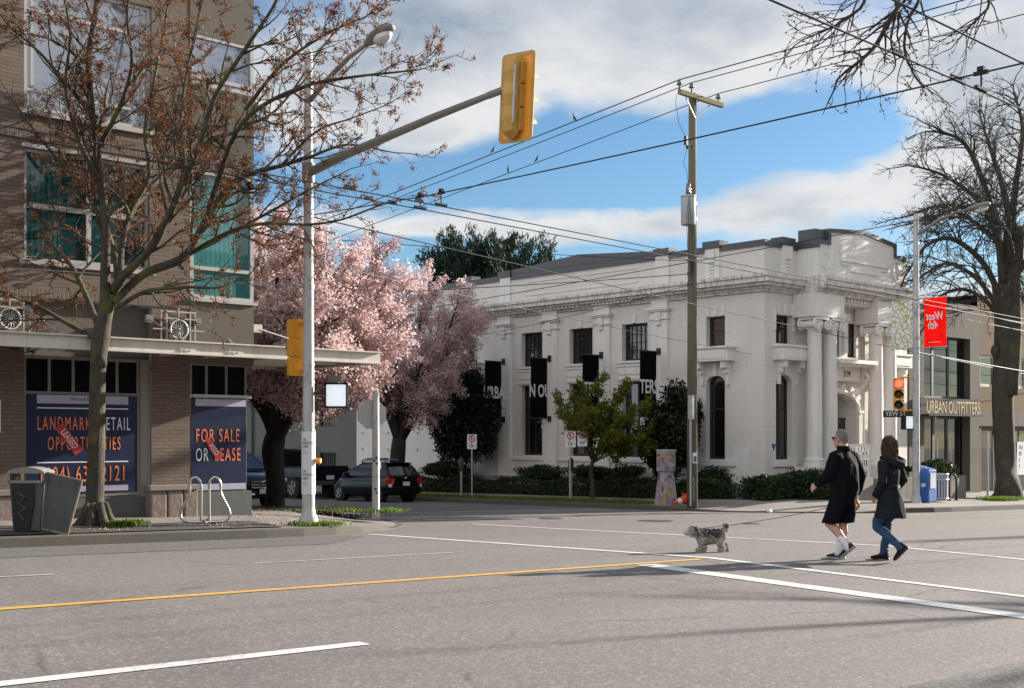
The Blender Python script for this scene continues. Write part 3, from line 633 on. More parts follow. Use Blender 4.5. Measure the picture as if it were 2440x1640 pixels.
    mb = MB(); mb.box(12.66, 12.98, 21.5, 21.53, 3.4, 3.56); mb.cyl((12.95, 21.5, 3.46), (14.7, 21.5, 3.06), .014, n=6); mb.prism([(14.2, 21.48, 3.02), (14.75, 21.48, 3.02), (14.4, 21.48, 3.16)], (0, .04, 0)); mb.build('tie_rod', m_canopy, cp)
    # round metal ornaments with their little square frames
    for x in (11.0, 7.86):
        mb = MB(); y0, y1 = 21.2, 21.23; z0, z1 = 3.02, 3.68
        for d in (-.35, -.24, .24, .34): mb.box(x + d - .012, x + d + .012, y0, y1, z0, z1)
        for z in (3.53, 3.66): mb.box(x - .36, x + .36, y0 - .004, y1 - .004, z - .012, z + .012)
        mb.box(x - .52, x - .18, y0 - .008, y1 - .006, 3.31, 3.33); mb.box(x + .18, x + .52, y0 - .008, y1 - .006, 3.31, 3.33); mb.box(x - .01, x + .01, y0 - .008, y1 - .006, 3.5, 3.74)
        mb.tube([(x + .175 * math.cos(t * math.pi / 16), 21.19, 3.33 + .175 * math.sin(t * math.pi / 16)) for t in range(33)], .02, 6)
        for t in range(16):
            c, s_ = math.cos(t * math.pi / 8), math.sin(t * math.pi / 8); c2, s2 = math.cos((t + .5) * math.pi / 8), math.sin((t + .5) * math.pi / 8)
            mb.tube([(x + .05 * c, 21.19, 3.33 + .05 * s_), (x + .11 * c2, 21.185, 3.33 + .11 * s2), (x + .165 * c, 21.19, 3.33 + .165 * s_)], .008, 4)
        mb.ball((x, 21.18, 3.33), .035, .02, .035, 8, 6)
        mb.build('wall_ornament', m_frame, T)
        mb = MB(); mb.cyl((x, 21.225, 3.33), (x, 21.2, 3.33), .165, n=24); mb.build('ornament_disc', m_dgrey, T)
    # vinyl posters stuck in the shop windows
    xd = (1, 0, 0)
    P1 = thing('window_poster', (9.25, 21.35, .3), 'large navy vinyl poster advertising landmark retail space behind the maple trunk', 'poster')
    mb = MB(); mb.box(8.2, 10.24, 21.345, 21.352, .3, 2.06); mb.build('vinyl_sheet', m_navy, P1)
    mb = MB(); mb.box(8.38, 10.06, 21.34, 21.344, 1.9, 2.05); mb.box(8.38, 10.06, 21.34, 21.344, .33, .43); mb.build('pale_band', m_lav, P1)
    mb = MB(); mb.box(8.38, 10.06, 21.34, 21.344, 1.81, 1.83); mb.box(8.38, 10.06, 21.34, 21.344, .85, .87); mb.build('rule_line', m_pwhite, P1)
    y = 21.341
    text('Marcus & Millichap', .055, m_ink, P1, (9.26, y - .002, 1.985), xd, sx=.95)
    text('LANDMARK', .235, m_orange, P1, (8.38, y, 1.535), xd, sx=.44, align='LEFT', sp=1.3); text('RETAIL', .235, m_pwhite, P1, (10.1, y, 1.535), xd, sx=.44, align='RIGHT', sp=1.3)
    text('OPPORTUNITIES', .235, m_orange, P1, (9.24, y, 1.18), xd, sx=.43, sp=1.3); text('(604) 638-2121', .28, m_orange, P1, (9.23, y, .63), xd, sx=.52, sp=1.2)
    ang = RD(-52); dx = Vector((math.cos(ang), 0, math.sin(ang))); dz = Vector((-math.sin(ang), 0, math.cos(ang)))
    mb = MB(); c = Vector((8.95, 21.337, 1.27)); mb.obox(c, dx * .3, (0, .002, 0), dz * .085); mb.build('leased_sticker', m_redst, P1)
    text('LEASED', .11, m_pwhite, P1, c - Vector((0, .004, 0)), dx, dz, sx=.75)
    P2 = thing('window_poster', (11.9, 21.3, .3), 'narrow navy vinyl poster offering the corner shop for sale or lease', 'poster')
    mb = MB(); mb.box(11.32, 12.5, 21.312, 21.318, .27, 2.05); mb.build('vinyl_sheet', m_navy, P2)
    mb = MB(); mb.box(11.4, 12.49, 21.307, 21.311, 1.9, 2.04); mb.box(11.4, 12.49, 21.307, 21.311, .28, .4); mb.build('pale_band', m_lav, P2)
    y = 21.308
    text('FOR SALE', .25, m_orange, P2, (11.88, y, 1.32), xd, sx=.52, sp=1.22); text('OR', .25, m_pwhite, P2, (11.4, y, .95), xd, sx=.5, align='LEFT', sp=1.2); text('LEASE', .25, m_orange, P2, (12.38, y, .95), xd, sx=.52, align='RIGHT', sp=1.22)
    c = Vector((11.76, 21.304, 1.1)); mb = MB(); mb.prism([c + dx * a + dz * b for a, b in ((-.3, .03), (-.1, .07), (.28, .075), (.26, -.075), (-.02, -.07), (-.24, -.01))], (0, .003, 0)); mb.build('leased_sticker', m_redst, P2)
    text('ASED', .1, m_pwhite, P2, c + dx * .05 - Vector((0, .003, 0)), dx, dz, sx=.72)
brick_block()

# ---------------------------------------------------------------- white old bank building
def bank():
    T = thing('corner_shop_building', (32.7, 23.5, -.8), 'white painted brick classical building with columns on the street corner', 'building')
    V = Face('v', 32.7); U = Face('u', 23.5); Z0, ZC1, ZP = -1.3, 6.15, 7.45
    bigs = [(33.79, 34.96), (31.13, 32.32), (28.46, 29.67)]; nar = [(25.08, 25.86), (37.6, 38.3)]
    hv = [(a, b, .55, 3.25, .3) for a, b in bigs] + [(a, b, 3.99, 5.3, .3) for a, b in bigs] + [(a, b, .53, 3.32, .3) for a, b in nar] + [(a, b, 4.27, 5.3, .3) for a, b in nar]
    fr = [(33.33, 34.24), (39.95, 40.85)]
    hu = [(a, b, .53, 3.32, .3) for a, b in fr] + [(a, b, 4.34, 5.27, .3) for a, b in fr] + [(35.3, 38.7, -.3, 5.75, .05)]
    mb = MB(); V.wall(mb, 23.5, 40.5, Z0, 6.5, hv, .3); V.wall(mb, 40.5, 46, Z0, 4.4, [], .1); U.wall(mb, 32.7, 41.6, Z0, 6.5, hu, .3)
    mb.quad((41.6, 23.5, Z0), (41.6, 40.5, Z0), (41.6, 40.5, 6.5), (41.6, 23.5, 6.5)); mb.quad((32.7, 40.5, 4), (41.6, 40.5, 4), (41.6, 40.5, 6.5), (32.7, 40.5, 6.5)); mb.quad((32.7, 46, Z0), (41.6, 46, Z0), (41.6, 46, 4.4), (32.7, 46, 4.4)); mb.quad((32.7, 40.5, 4.4), (41.6, 40.5, 4.4), (41.6, 46, 4.4), (32.7, 46, 4.4))
    # arched heads: fill the corners of the tall narrow openings
    for fc, lst in ((V, nar), (U, fr)):
        for a, b in lst:
            c = (a + b) / 2; r = (b - a) / 2; n = 8; zs = 3.32 - r * .62
            for sgn in (-1, 1):
                arcp = [(c + sgn * r * math.cos(k * math.pi / 2 / n), zs + r * .62 * math.sin(k * math.pi / 2 / n)) for k in range(n + 1)]
                poly = [(c + sgn * r, 3.32)] + arcp
                q = [fc.pt(x, .003, z) for x, z in poly]; mb.prism(q, Vector(fc.pt(0, .3, 0)) - Vector(fc.pt(0, .003, 0)))
    mb.build('brick_wall', m_bank, T)
    mb = MB(); mb.box(32.85, 41.5, 23.65, 40.4, 6.4, 6.48); mb.build('roof', m_roof, T)
    mb = MB(); V.box(mb, 23.44, 46, -.06, .1, Z0, -.28); U.box(mb, 32.64, 41.6, -.06, .1, Z0, -.28); mb.build('foundation', m_base, T)
    # pilasters, capitals and brackets on the long side
    for a0, a1 in ((35.5, 36.24), (32.9, 33.65), (30.2, 30.98), (27.48, 28.22)):
        mb = MB(); V.box(mb, a0, a1, -.11, 0.02, -.28, 5.35)
        for k, (e, z0, z1) in enumerate(((.05, 5.35, 5.42), (.02, 5.42, 5.62), (.09, 5.62, 5.68), (.13, 5.68, 5.76), (.0, 5.76, 6.15))): V.box(mb, a0 - e, a1 + e, -.11 - e - .003 * k, .02, z0, z1)
        c = (a0 + a1) / 2; V.box(mb, c - .13, c + .13, -.22, -.1, 5.3, 5.6); V.box(mb, c - .09, c + .09, -.19, -.1, 5.16, 5.3)
        mb.build('pilaster', m_trim, T, bevel=.008)
    # belt courses and window trim
    mb = MB(); V.box(mb, 26.9, 38.9, -.05, .02, .36, .5); V.box(mb, 24.6, 26.3, -.09, .02, .3, .5); V.box(mb, 24.62, 26.28, -.03, .02, -.27, .3)
    for a, b in bigs:
        V.box(mb, a - .16, b + .16, -.05, .02, 3.3, 3.42); V.box(mb, a - .2, b + .2, -.035, .02, 3.78, 3.86); V.box(mb, a - .14, b + .14, -.03, .02, 3.5, 3.74); V.box(mb, a - .18, b + .18, -.06, .02, 3.9, 3.985)
        c = (a + b) / 2; V.box(mb, c - .07, c + .07, -.06, .02, 5.32, 5.62)
    for a, b in nar:
        c = (a + b) / 2
        for d in (-.3, 0, .3): mb.prism([V.pt(c + d - .06, -.04, 5.32), V.pt(c + d + .06, -.04, 5.32), V.pt(c + d * 1.15 + .08, -.04, 5.66), V.pt(c + d * 1.15 - .08, -.04, 5.66)], (.06, 0, 0))
        mb.prism([V.pt(c - .06, -.07, 3.3), V.pt(c + .06, -.07, 3.3), V.pt(c + .1, -.07, 3.75), V.pt(c - .1, -.07, 3.75)], (.09, 0, 0))
    U.box(mb, 33.2, 34.42, -.08, .02, .3, .5); U.box(mb, 39.8, 41.1, -.08, .02, .3, .5)
    for a, b in fr:
        c = (a + b) / 2
        for d in (-.34, 0, .34): mb.prism([U.pt(c + d - .07, -.05, 5.29), U.pt(c + d + .07, -.05, 5.29), U.pt(c + d * 1.15 + .09, -.05, 5.66), U.pt(c + d * 1.15 - .09, -.05, 5.66)], (0, .07, 0))
        U.box(mb, c - .62, c - .5, -.05, .02, 4.75, 5.45); U.box(mb, c + .5, c + .62, -.05, .02, 4.75, 5.45)
        mb.prism([U.pt(c - .06, -.09, 3.3), U.pt(c + .06, -.09, 3.3), U.pt(c + .1, -.09, 3.75), U.pt(c - .1, -.09, 3.75)], (0, .11, 0))
    mb.build('window_trim', m_trim, T, bevel=.008)
    # the small balcony boxes
    for fc, c in ((V, 25.45), (V, 37.95), (U, 33.95), (U, 40.45)):
        mb = MB(); w = .78
        fc.box(mb, c - w, c + w, -.42, .02, 3.78, 4.2); fc.box(mb, c - w - .06, c + w + .06, -.48, .02, 4.2, 4.27); fc.box(mb, c - w + .12, c + w - .12, -.44, -.418, 3.85, 4.12)
        for d in (-.52, .52):
            fc.box(mb, c + d - .09, c + d + .09, -.34, .02, 3.55, 3.778); fc.box(mb, c + d - .07, c + d + .07, -.2, .02, 3.38, 3.55); fc.box(mb, c + d - .05, c + d + .05, -.1, .02, 3.0, 3.38)
        mb.build('balcony', m_trim, T, bevel=.008)
    # cornice with dentils
    mb = MB()
    for (p, z0, z1) in ((.1, 5.98, 6.06), (.16, 6.06, 6.15), (.34, 6.15, 6.24), (.46, 6.24, 6.4), (.52, 6.4, 6.5), (.3, 6.5, 6.56)):
        V.box(mb, 23.5 - p, 40.6, -p, .02, z0, z1); U.box(mb, 32.72, 34.4, -p, .02, z0, z1); U.box(mb, 40.0, 41.6 + p * .6, -p, .02, z0, z1); U.box(mb, 34.4, 40.0, -p - .75, .02, z0, z1)
    mb.build('cornice', m_trimd, T, bevel=.006)
    mb = MB()
    for a0, a1 in ((36.3, 34.3), (33.6, 31.5), (30.9, 28.9)):
        n = 11
        for k in range(n): a = a0 - (a0 - a1) * k / n; V.box(mb, a - .06, a + .06, -.26, -.16, 6.07, 6.148)
    mb.build('dentil', m_trim, T)
    # parapet, piers and caps
    mb = MB(); V.box(mb, 23.5, 40.5, 0, .3, 6.5, ZP); U.box(mb, 33.0, 41.6, 0, .3, 6.5, ZP); mb.box(41.3, 41.6, 23.8, 40.5, 6.5, ZP); mb.box(33.0, 41.3, 40.2, 40.5, 6.5, ZP)
    mb.build('parapet', m_bank, T)
    mb = MB()
    for fc, cs in ((V, (25.57, 27.75, 35.85, 38.15)), (U, (33.9, 41.2))):
        for c in cs: fc.box(mb, c - .3, c + .3, -.07, .1, 6.52, ZP + .12)
    for fc, cs in ((V, (25.57, 38.15)), (U, (33.9, 41.2))):
        for c in cs:
            fc.box(mb, c - .13, c + .13, -.15, -.06, 7.1, 7.5)
            for k in range(4): fc.box(mb, c - .1 + .012 * k, c + .1 - .012 * k, -.13 + .01 * k, -.06, 7.06 - .11 * (k + 1), 7.06 - .11 * k - .02)
    U.box(mb, 34.55, 39.95, -.78, .04, 6.57, 7.35)
    # stepped front gable
    g = [(34.55, 7.35), (34.55, 7.66), (35.2, 7.66), (35.2, 8.1), (37.3, 8.25), (39.35, 8.02), (39.35, 7.62), (39.95, 7.62), (39.95, 7.35)]
    mb.prism([(x, 22.72, z) for x, z in g], (0, .82, 0))
    V.box(mb, 28.9, 34.7, -.03, .02, 6.75, 6.8); V.box(mb, 28.9, 34.7, -.03, .02, 7.25, 7.3)
    for a in (28.9, 34.65): V.box(mb, a, a + .05, -.03, .02, 6.8, 7.25)
    U.box(mb, 35.9, 38.9, -.83, -.77, 7.18, 7.24); U.box(mb, 35.85, 35.93, -.83, -.77, 7.14, 7.75); U.box(mb, 36.6, 38.2, -.82, -.77, 6.86, 6.91); U.box(mb, 36.5, 36.58, -.82, -.77, 6.86, 7.1); U.box(mb, 38.2, 38.28, -.82, -.77, 6.86, 7.1)
    for c in (36.1, 38.6):
        for k in range(5): U.box(mb, c - .18 + k * .09, c - .12 + k * .09, -.84, -.76, 7.04, 7.12)
    for c in (35.0, 39.45): mb.tube([(c + .2 * math.cos(t * math.pi / 10), 22.71, 7.1 + .26 * math.sin(t * math.pi / 10)) for t in range(21)], .025, 5)
    mb.build('parapet_ornament', m_trim, T, bevel=.006)
    mb = MB(); e = .06
    V.box(mb, 23.5 - e, 40.55, -e, .34, ZP, ZP + .2); U.box(mb, 33.04, 34.5, -e, .34, ZP, ZP + .2); U.box(mb, 40.0, 41.66, -e, .34, ZP, ZP + .2)
    for fc, cs in ((V, (25.57, 27.75, 35.85, 38.15)), (U, (33.9, 41.2))):
        for c in cs: fc.box(mb, c - .36, c + .36, -.13, .36, ZP + .125, ZP + .36)
    mb.prism([(32.63, a, z) for a, z in ((35.5, 7.655), (28.1, 7.655), (28.1, 7.76), (31.8, 8.05), (35.5, 7.82))], (.28, 0, 0))
    top = [(34.5, 7.5), (34.5, 7.75), (35.14, 7.75), (35.14, 8.17), (37.3, 8.34), (39.41, 8.1), (39.41, 7.7), (40.0, 7.7), (40.0, 7.5)]
    inn = [(34.62, 7.5), (34.62, 7.64), (35.26, 7.64), (35.26, 8.06), (37.3, 8.22), (39.29, 7.98), (39.29, 7.6), (39.88, 7.6), (39.88, 7.5)]
    for i in range(len(top) - 1):
        q = [top[i], top[i + 1], inn[i + 1], inn[i]]; mb.prism([(x, 22.66, z) for x, z in q], (0, .94, 0))
    mb.build('parapet_cap', m_dcap, T)
    mb = MB(); U.box(mb, 34.55, 35.15, -.7, -.02, 7.66, 8.12); mb.build('gable_return', m_dcap, T)
    # windows
    for a, b in bigs:
        V.window(T, a, b, .55, 3.25, .2, m_bfr, m_bankglass, nx=2, rows=[2.35], fw=.09, bw=.06)
        V.window(T, a, b, 3.99, 5.3, .2, m_bfr, m_bankglass, nx=5, nz=4, fw=.08, bw=.028)
    for a, b in nar:
        V.window(T, a, b, .53, 3.32, .2, m_bfr, m_bankglass, rows=[2.2], fw=.08, bw=.06); V.window(T, a, b, 4.27, 5.3, .2, m_bfr, m_bankglass, rows=[4.83], fw=.07, bw=.05)
    for a, b in fr:
        U.window(T, a, b, .53, 3.32, .2, m_bfr, m_bankglass, rows=[2.2], fw=.08, bw=.06); U.window(T, a, b, 4.34, 5.27, .2, m_bfr, m_bankglass, rows=[4.85], fw=.07, bw=.05)
    EW = ((35.53, 36.07), (36.6, 37.14), (37.65, 38.19))
    # recessed entrance bay: back wall with arch, gate, windows above, hood with the house number
    B = Face('u', 23.55); mb = MB(); arch = (35.6, 38.2, -.9, 2.8)
    B.wall(mb, 35.3, 38.7, -.9, 5.75, [arch + (.9,)] + [(a, b, 4.05, 5.25, .12) for a, b in EW], .12)
    c, r = 36.9, 1.3
    for sgn in (-1, 1):
        q = [(c + sgn * r, 2.8)] + [(c + sgn * r * math.cos(k * math.pi / 16), 2.2 + .6 * math.sin(k * math.pi / 16)) for k in range(9)]
        mb.prism([(x, 23.553, z) for x, z in q], (0, .3, 0))
    mb.build('entrance_wall', m_bank, T)
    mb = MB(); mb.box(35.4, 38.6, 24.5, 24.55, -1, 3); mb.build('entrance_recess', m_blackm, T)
    mb = MB(); mb.tube([(c + 1.38 * math.cos(k * math.pi / 16), 23.52, 2.2 + .68 * math.sin(k * math.pi / 16)) for k in range(17)], .1, 6)
    for k in range(3, 14, 2): q = k * math.pi / 16; mb.obox((c + 1.46 * math.cos(q), 23.5, 2.2 + .76 * math.sin(q)), (.1 * math.sin(q), 0, -.1 * math.cos(q)), (0, .09, 0), (.17 * math.cos(q), 0, .17 * math.sin(q)))
    for x in (35.4, 38.2): mb.box(x, x + .2, 23.42, 23.54, -.9, 2.1); mb.box(x - .05, x + .25, 23.38, 23.54, 2.1, 2.2)
    mb.build('entrance_arch', m_trim, T)
    mb = MB()
    for k in range(20): mb.cyl((35.65 + k * .133, 24.0, -.8), (35.65 + k * .133, 24.0, 1.9), .02, n=6)
    for z in (-.6, 1.45, 1.9): mb.box(35.6, 38.2, 23.97, 23.99, z - .035, z + .035)
    for k in range(7): mb.tube([(35.8 + .36 * k + .15 * math.cos(t * math.pi / 8), 23.98, 1.68 + .15 * math.sin(t * math.pi / 8)) for t in range(17)], .015, 4)
    mb.build('iron_gate', m_black, T)
    for a, b in EW: B.window(T, a, b, 4.05, 5.25, .08, m_bfr, m_bankglass, rows=[4.75], fw=.05, bw=.04)
    mb = MB(); mb.box(35.9, 37.98, 22.75, 23.54, 3.68, 3.76); mb.box(35.83, 38.05, 22.6, 23.54, 3.76, 3.89); mb.box(36.0, 37.9, 23.2, 23.54, 3.2, 3.68)
    for x in (35.6, 37.98): mb.box(x, x + .2, 23.1, 23.54, 3.2, 3.68); mb.tube([(x + .1, 23.1, 3.5), (x + .1, 22.98, 3.35), (x + .1, 23.1, 3.15), (x + .1, 23.4, 2.8)], .09, 6)
    for a in (36.33, 37.4):
        mb.box(a - .12, a + .12, 23.44, 23.549, 4.2, 5.3); mb.box(a - .18, a + .18, 23.4, 23.549, 5.3, 5.55)
    mb.build('entrance_hood', m_trim, T)
    text('2199', .2, m_ink, T, (37.05, 23.19, 3.43), (1, 0, 0), sx=.8, name='house_number')
    # four columns
    for x in (34.62, 35.52, 38.4, 39.3):
        mb = MB(); b = (x, 22.9, 0)
        mb.lathe([(.36, .3), (.36, .42), (.33, .44), (.35, .5), (.33, .56), (.27, .58), (.262, .65), (.262, 1.6), (.25, 3.2), (.23, 4.75), (.24, 4.8), (.24, 4.86)], b, 28)
        mb.box(x - .4, x + .4, 22.5, 23.4, -1.1, .3)
        cl = mb.build('column', m_trim, T, angle=.7)
        mb = MB(); mb.box(x - .34, x + .34, 22.56, 23.24, 5.12, 5.2); mb.lathe([(.25, 4.86), (.3, 4.95), (.3, 5.05), (.26, 5.12)], b, 20)
        for s in (-1, 1):
            for yy in (22.6, 23.2):
                sp = [(x + s * (.3 + (.03 + .17 * (1 - t / 26)) * math.cos(math.pi / 2 - t * .45)), yy, 4.97 + (.03 + .17 * (1 - t / 26)) * math.sin(math.pi / 2 - t * .45)) for t in range(27)]
                mb.tube(sp, .04, 5)
            mb.cyl((x + s * .3, 22.62, 4.97), (x + s * .3, 23.2, 4.97), .11, n=12)
        mb.build('capital', m_trim, cl)
    mb = MB()
    for x0, x1 in ((34.2, 35.95), (37.98, 39.75)):
        mb.box(x0, x1, 22.55, 23.48, 5.21, 5.4); mb.box(x0 + .03, x1 - .03, 22.58, 23.48, 5.4, 5.97)
    mb.box(35.95, 37.98, 22.9, 23.48, 5.78, 5.97)
    for k in range(9): mb.box(36.05 + k * .21, 36.17 + k * .21, 22.8, 22.9, 5.85, 5.965)
    mb.build('entablature', m_trim, T, bevel=.006)
    mb = MB(); mb.prism([(33.08, 23.494, 1.05), (33.3, 23.494, 1.05), (33.19, 23.494, .82)], (0, -.012, 0)); mb.build('wall_plaque', m_bluet, T)
    mb = MB(); V.box(mb, 24.0, 24.75, -.012, .01, -.05, .95); mb.build('access_panel', m_trim, T)
    # lamp brackets / tie anchors on the plain end of the long wall
    mb = MB()
    for v in (45.5, 44.6, 43.6, 42.6, 41.5, 40.4, 39.4):
        for z in (.66, 1.39): V.box(mb, v - .03, v + .03, -.07, .01, z, z + .09)
    mb.build('wall_anchor', m_trimd, T)
    return T
bank()
# black vertical banners standing out from the pilasters; together they read as one name along the street
for i, (vc, s) in enumerate(((35.87, 'URBA'), (33.27, 'N OU'), (30.58, 'TFIT'), (27.85, 'TERS'))):
    lab = ['first one from the far end above the big dark shrub', 'second from the far end, hanging clear between two tall windows', 'third from the far end, partly behind the green maple crown', 'nearest the building corner, beside the wooden utility pole'][i]
    T = thing('wall_banner', (32.55, vc, 4.25), 'black wall banner, ' + lab, 'banner', 'black banners along the white side wall')
    mb = MB(); n = 10
    xs = lin(31.62, 32.46, n); vs = []
    for z in lin(1.98, 4.22, 14):
        for x in xs: vs.append((x, vc + .02 * math.sin(x * 9 + z * 1.7) * (1 - abs(z - 3.1) / 1.3), z))
    for z in lin(1.98, 4.22, 14):
        for x in xs: vs.append((x, vc + .008 + .02 * math.sin(x * 9 + z * 1.7) * (1 - abs(z - 3.1) / 1.3), z))
    N = 15 * (n + 1)
    mb.add(vs, [(j * (n + 1) + k + o, j * (n + 1) + k + 1 + o, (j + 1) * (n + 1) + k + 1 + o, (j + 1) * (n + 1) + k + o) for o in (0, N) for j in range(14) for k in range(n)]); mb.build('banner_cloth', m_banner, T, smooth=True)
    mb = MB(); mb.cyl((31.58, vc, 4.23), (32.6, vc, 4.23), .025, n=8); mb.cyl((31.58, vc, 1.97), (32.6, vc, 1.97), .025, n=8); mb.box(32.56, 32.59, vc - .09, vc + .09, 4.12, 4.36); mb.box(32.56, 32.59, vc - .09, vc + .09, 1.84, 2.06); mb.build('banner_bracket', m_black, T)
    text(s, .46, m_signw, T, (32.04, vc - .032, 2.98), (1, 0, 0), sx=.66 if i != 1 else .64, ext=.006, bold=.018)
# ---------------------------------------------------------------- neighbouring buildings
def shop():
    T = thing('glass_front_shop', (44.7, 23.5, -1), 'concrete shop with a tall dark glazed front and gold sign letters', 'building')
    U = Face('u', 23.5); mb = MB(); U.wall(mb, 41.75, 47.2, -1.3, 6.5, [(42.85, 46.45, -.9, 5.15, .35)], .35)
    mb.quad((47.2, 23.5, -1.3), (47.2, 45, -1.3), (47.2, 45, 6.5), (47.2, 23.5, 6.5)); mb.quad((41.75, 23.5, 6.5), (47.2, 23.5, 6.5), (47.2, 45, 6.5), (41.75, 45, 6.5)); mb.quad((41.75, 23.5, -1), (41.75, 45, -1), (41.75, 45, 6.5), (41.75, 23.5, 6.5)); mb.build('wall', m_stuccoL, T)
    U.window(T, 42.85, 46.45, 2.75, 5.15, .25, m_bfr, m_store, cols=[43.95, 45.15], fw=.09, bw=.16)
    U.window(T, 42.85, 44.1, -.8, 2.05, .3, m_bfr, m_store, fw=.08); 
    for a, b, h in ((44.1, 45.15, .9), (45.15, 46.2, .1)):
        d = U.window(T, a, b, -.85, 2.05, .3, m_bfr, m_store, fw=.09, name='door'); mb = MB(); x = a + .1 + h * .0 + .06; mb.cyl((x, 23.72, -.3), (x, 23.72, 1.2), .022, n=8); mb.build('handle', m_steel, d)
    mb = MB(); mb.box(42.2, 46.5, 22.95, 23.48, 2.06, 2.12); mb.box(42.2, 46.5, 23.3, 23.48, 2.12, 2.74); mb.build('sign_band', m_blackm, T)
    text('URBAN OUTFITTERS', .46, m_gold, T, (44.15, 22.98, 2.36), (1, 0, 0), sx=.68, ext=.03, name='sign_lettering')
m_stuccoL = M('light_concrete_wall', (.115, .106, .094), .9, .15, 1.2)
shop()
def ochre():
    T = thing('ochre_building', (50, 23.5, -1), 'ochre stucco building with a pale window frame beyond the glazed shop', 'building')
    U = Face('u', 23.6); mb = MB(); U.wall(mb, 47.25, 62, -1.8, 7.0, [(47.5, 48.75, 3.3, 4.6), (50.2, 51.6, 3.3, 4.6), (53.5, 55, 3.3, 4.6), (47.6, 52.5, -1.2, 1.6)], .2); mb.quad((47.25, 23.6, 7), (62, 23.6, 7), (62, 45, 7), (47.25, 45, 7)); mb.quad((62, 23.6, -2), (62, 45, -2), (62, 45, 7), (62, 23.6, 7)); mb.build('wall', m_ochre, T)
    mb = MB(); U.box(mb, 47.25, 62, -.05, .01, 1.7, 2.3); mb.build('fascia_band', m_stucco, T)
    for a, b in ((47.5, 48.75), (50.2, 51.6), (53.5, 55)): U.window(T, a, b, 3.3, 4.6, .05, m_frame, m_store, fw=.12)
    U.window(T, 47.6, 52.5, -1.2, 1.6, .12, m_bfr, m_store, nx=4, fw=.09, bw=.07)
    T = thing('window_notice', (51.0, 23.5, .3), 'white paper notice with black print in the shop window beyond the bare tree', 'notice')
    mb = MB(); mb.box(50.55, 51.6, 23.5, 23.51, -.35, 1.05); mb.build('sheet', m_signw, T)
    for k, s in enumerate(('TO', 'PE', 'L', 'I')): text(s, .16, m_ink, T, (50.75, 23.495, .8 - .26 * k), (1, 0, 0), align='LEFT')
ochre()
def tower(name, u0, u1, v0, v1, z1, m, label, rows=()):
    T = thing(name, ((u0 + u1) / 2, v0, -1.5), label, 'building'); mb = MB(); mb.box(u0, u1, v0, v1, -3, z1); mb.build('wall', m, T); return T
T = tower('corner_building', 62.2, 80, 23.6, 44, 8.5, m_stucco, 'plain grey brown building at the far end of the avenue block')
mb = MB(); Face('u', 23.6).box(mb, 64, 67, -.03, .01, 3.4, 5); Face('u', 23.6).box(mb, 69, 72, -.03, .01, 3.4, 5); mb.build('window', m_store, T)
T = tower('corner_building', 100, 120, 18, 44, 9, m_greybl, 'distant grey green building across the next street')
def greyblock():
    T = thing('stucco_building', (33.4, 50, -1.4), 'grey green stucco building behind the blossom trees with small dark windows', 'building')
    V = Face('v', 33.3); hs = [(48.6, 49.9, 1.75, 2.5), (48.5, 49.9, -1.0, .5), (58, 60.5, 1.8, 3.4), (64, 66.5, 1.8, 3.4)]
    mb = MB(); V.wall(mb, 46.4, 95, -2.4, 4.6, hs, .2); mb.quad((33.3, 46.4, -2), (50, 46.4, -2), (50, 46.4, 4.6), (33.3, 46.4, 4.6)); mb.quad((33.3, 46.4, 4.6), (50, 46.4, 4.6), (50, 95, 4.6), (33.3, 95, 4.6)); mb.build('wall', m_greybl, T)
    for a, b, z0, z1 in hs[:1] + hs[2:]: V.window(T, a, b, z0, z1, .08, m_bfr, m_bankglass, nx=2, fw=.07)
    mb = MB()
    for k in range(9): mb.cyl((33.34, 48.55 + k * .165, -1), (33.34, 48.55 + k * .165, .5), .02, n=6)
    mb.box(33.31, 33.37, 48.5, 49.9, .44, .5); d = mb.build('barred_gate', m_black, T); mb = MB(); mb.box(33.46, 33.49, 48.5, 49.9, -1, .5); mb.build('door', m_dgrey, d)
    for v in (50.5, 51.3):
        mb = MB(); mb.box(33.16, 33.297, v - .28, v + .28, .1, .8); b = mb.build('meter_box', m_dgrey, T); mb = MB(); mb.cyl((33.16, v, .5), (33.05, v, .5), .17, n=14); mb.build('meter_dial', m_galv, b)
    mb = MB(); V.box(mb, 52.3, 52.5, -.15, -.003, 1.5, 1.66); mb.build('vent_hood', m_ltgrey, T)
    mb = MB(); mb.cyl((33.2, 56, -2), (33.2, 56, 4.6), .06, n=8); mb.build('downpipe', m_dgrey, T)
greyblock()
for u0, u1, h, m, lab in ((-40, -12, 9, m_brick, 'brick shop row across the avenue, behind the viewpoint on the left'), (-11.8, 10, 7.5, m_stucco, 'grey brown shop row across the avenue, right behind the viewpoint'), (10.2, 34, 10, m_brick, 'tall brick block across the avenue, behind the viewpoint on the right'), (34.2, 75, 8, m_greybl, 'grey green shop row across the avenue further up the street')):
    T = thing('shop_row', ((u0 + u1) / 2, -8, -.5), lab, 'building'); mb = MB(); mb.box(u0, u1, -24, -8, -2.5, h - .02 * u0); mb.build('wall', m, T); mb = MB()
    for k in range(int((u1 - u0) / 4)): x = u0 + 1 + 4 * k; mb.box(x, x + 2.4, -7.99, -7.97, 3.6, 5.4); mb.box(x - .4, x + 2.8, -7.99, -7.97, -.2, 2.4)
    mb.build('window', m_store, T)
T = tower('house', 10.5, 15.2, 72, 90, 5.5, m_stucco, 'pale brown house far down the side street behind the dark sport utility car')

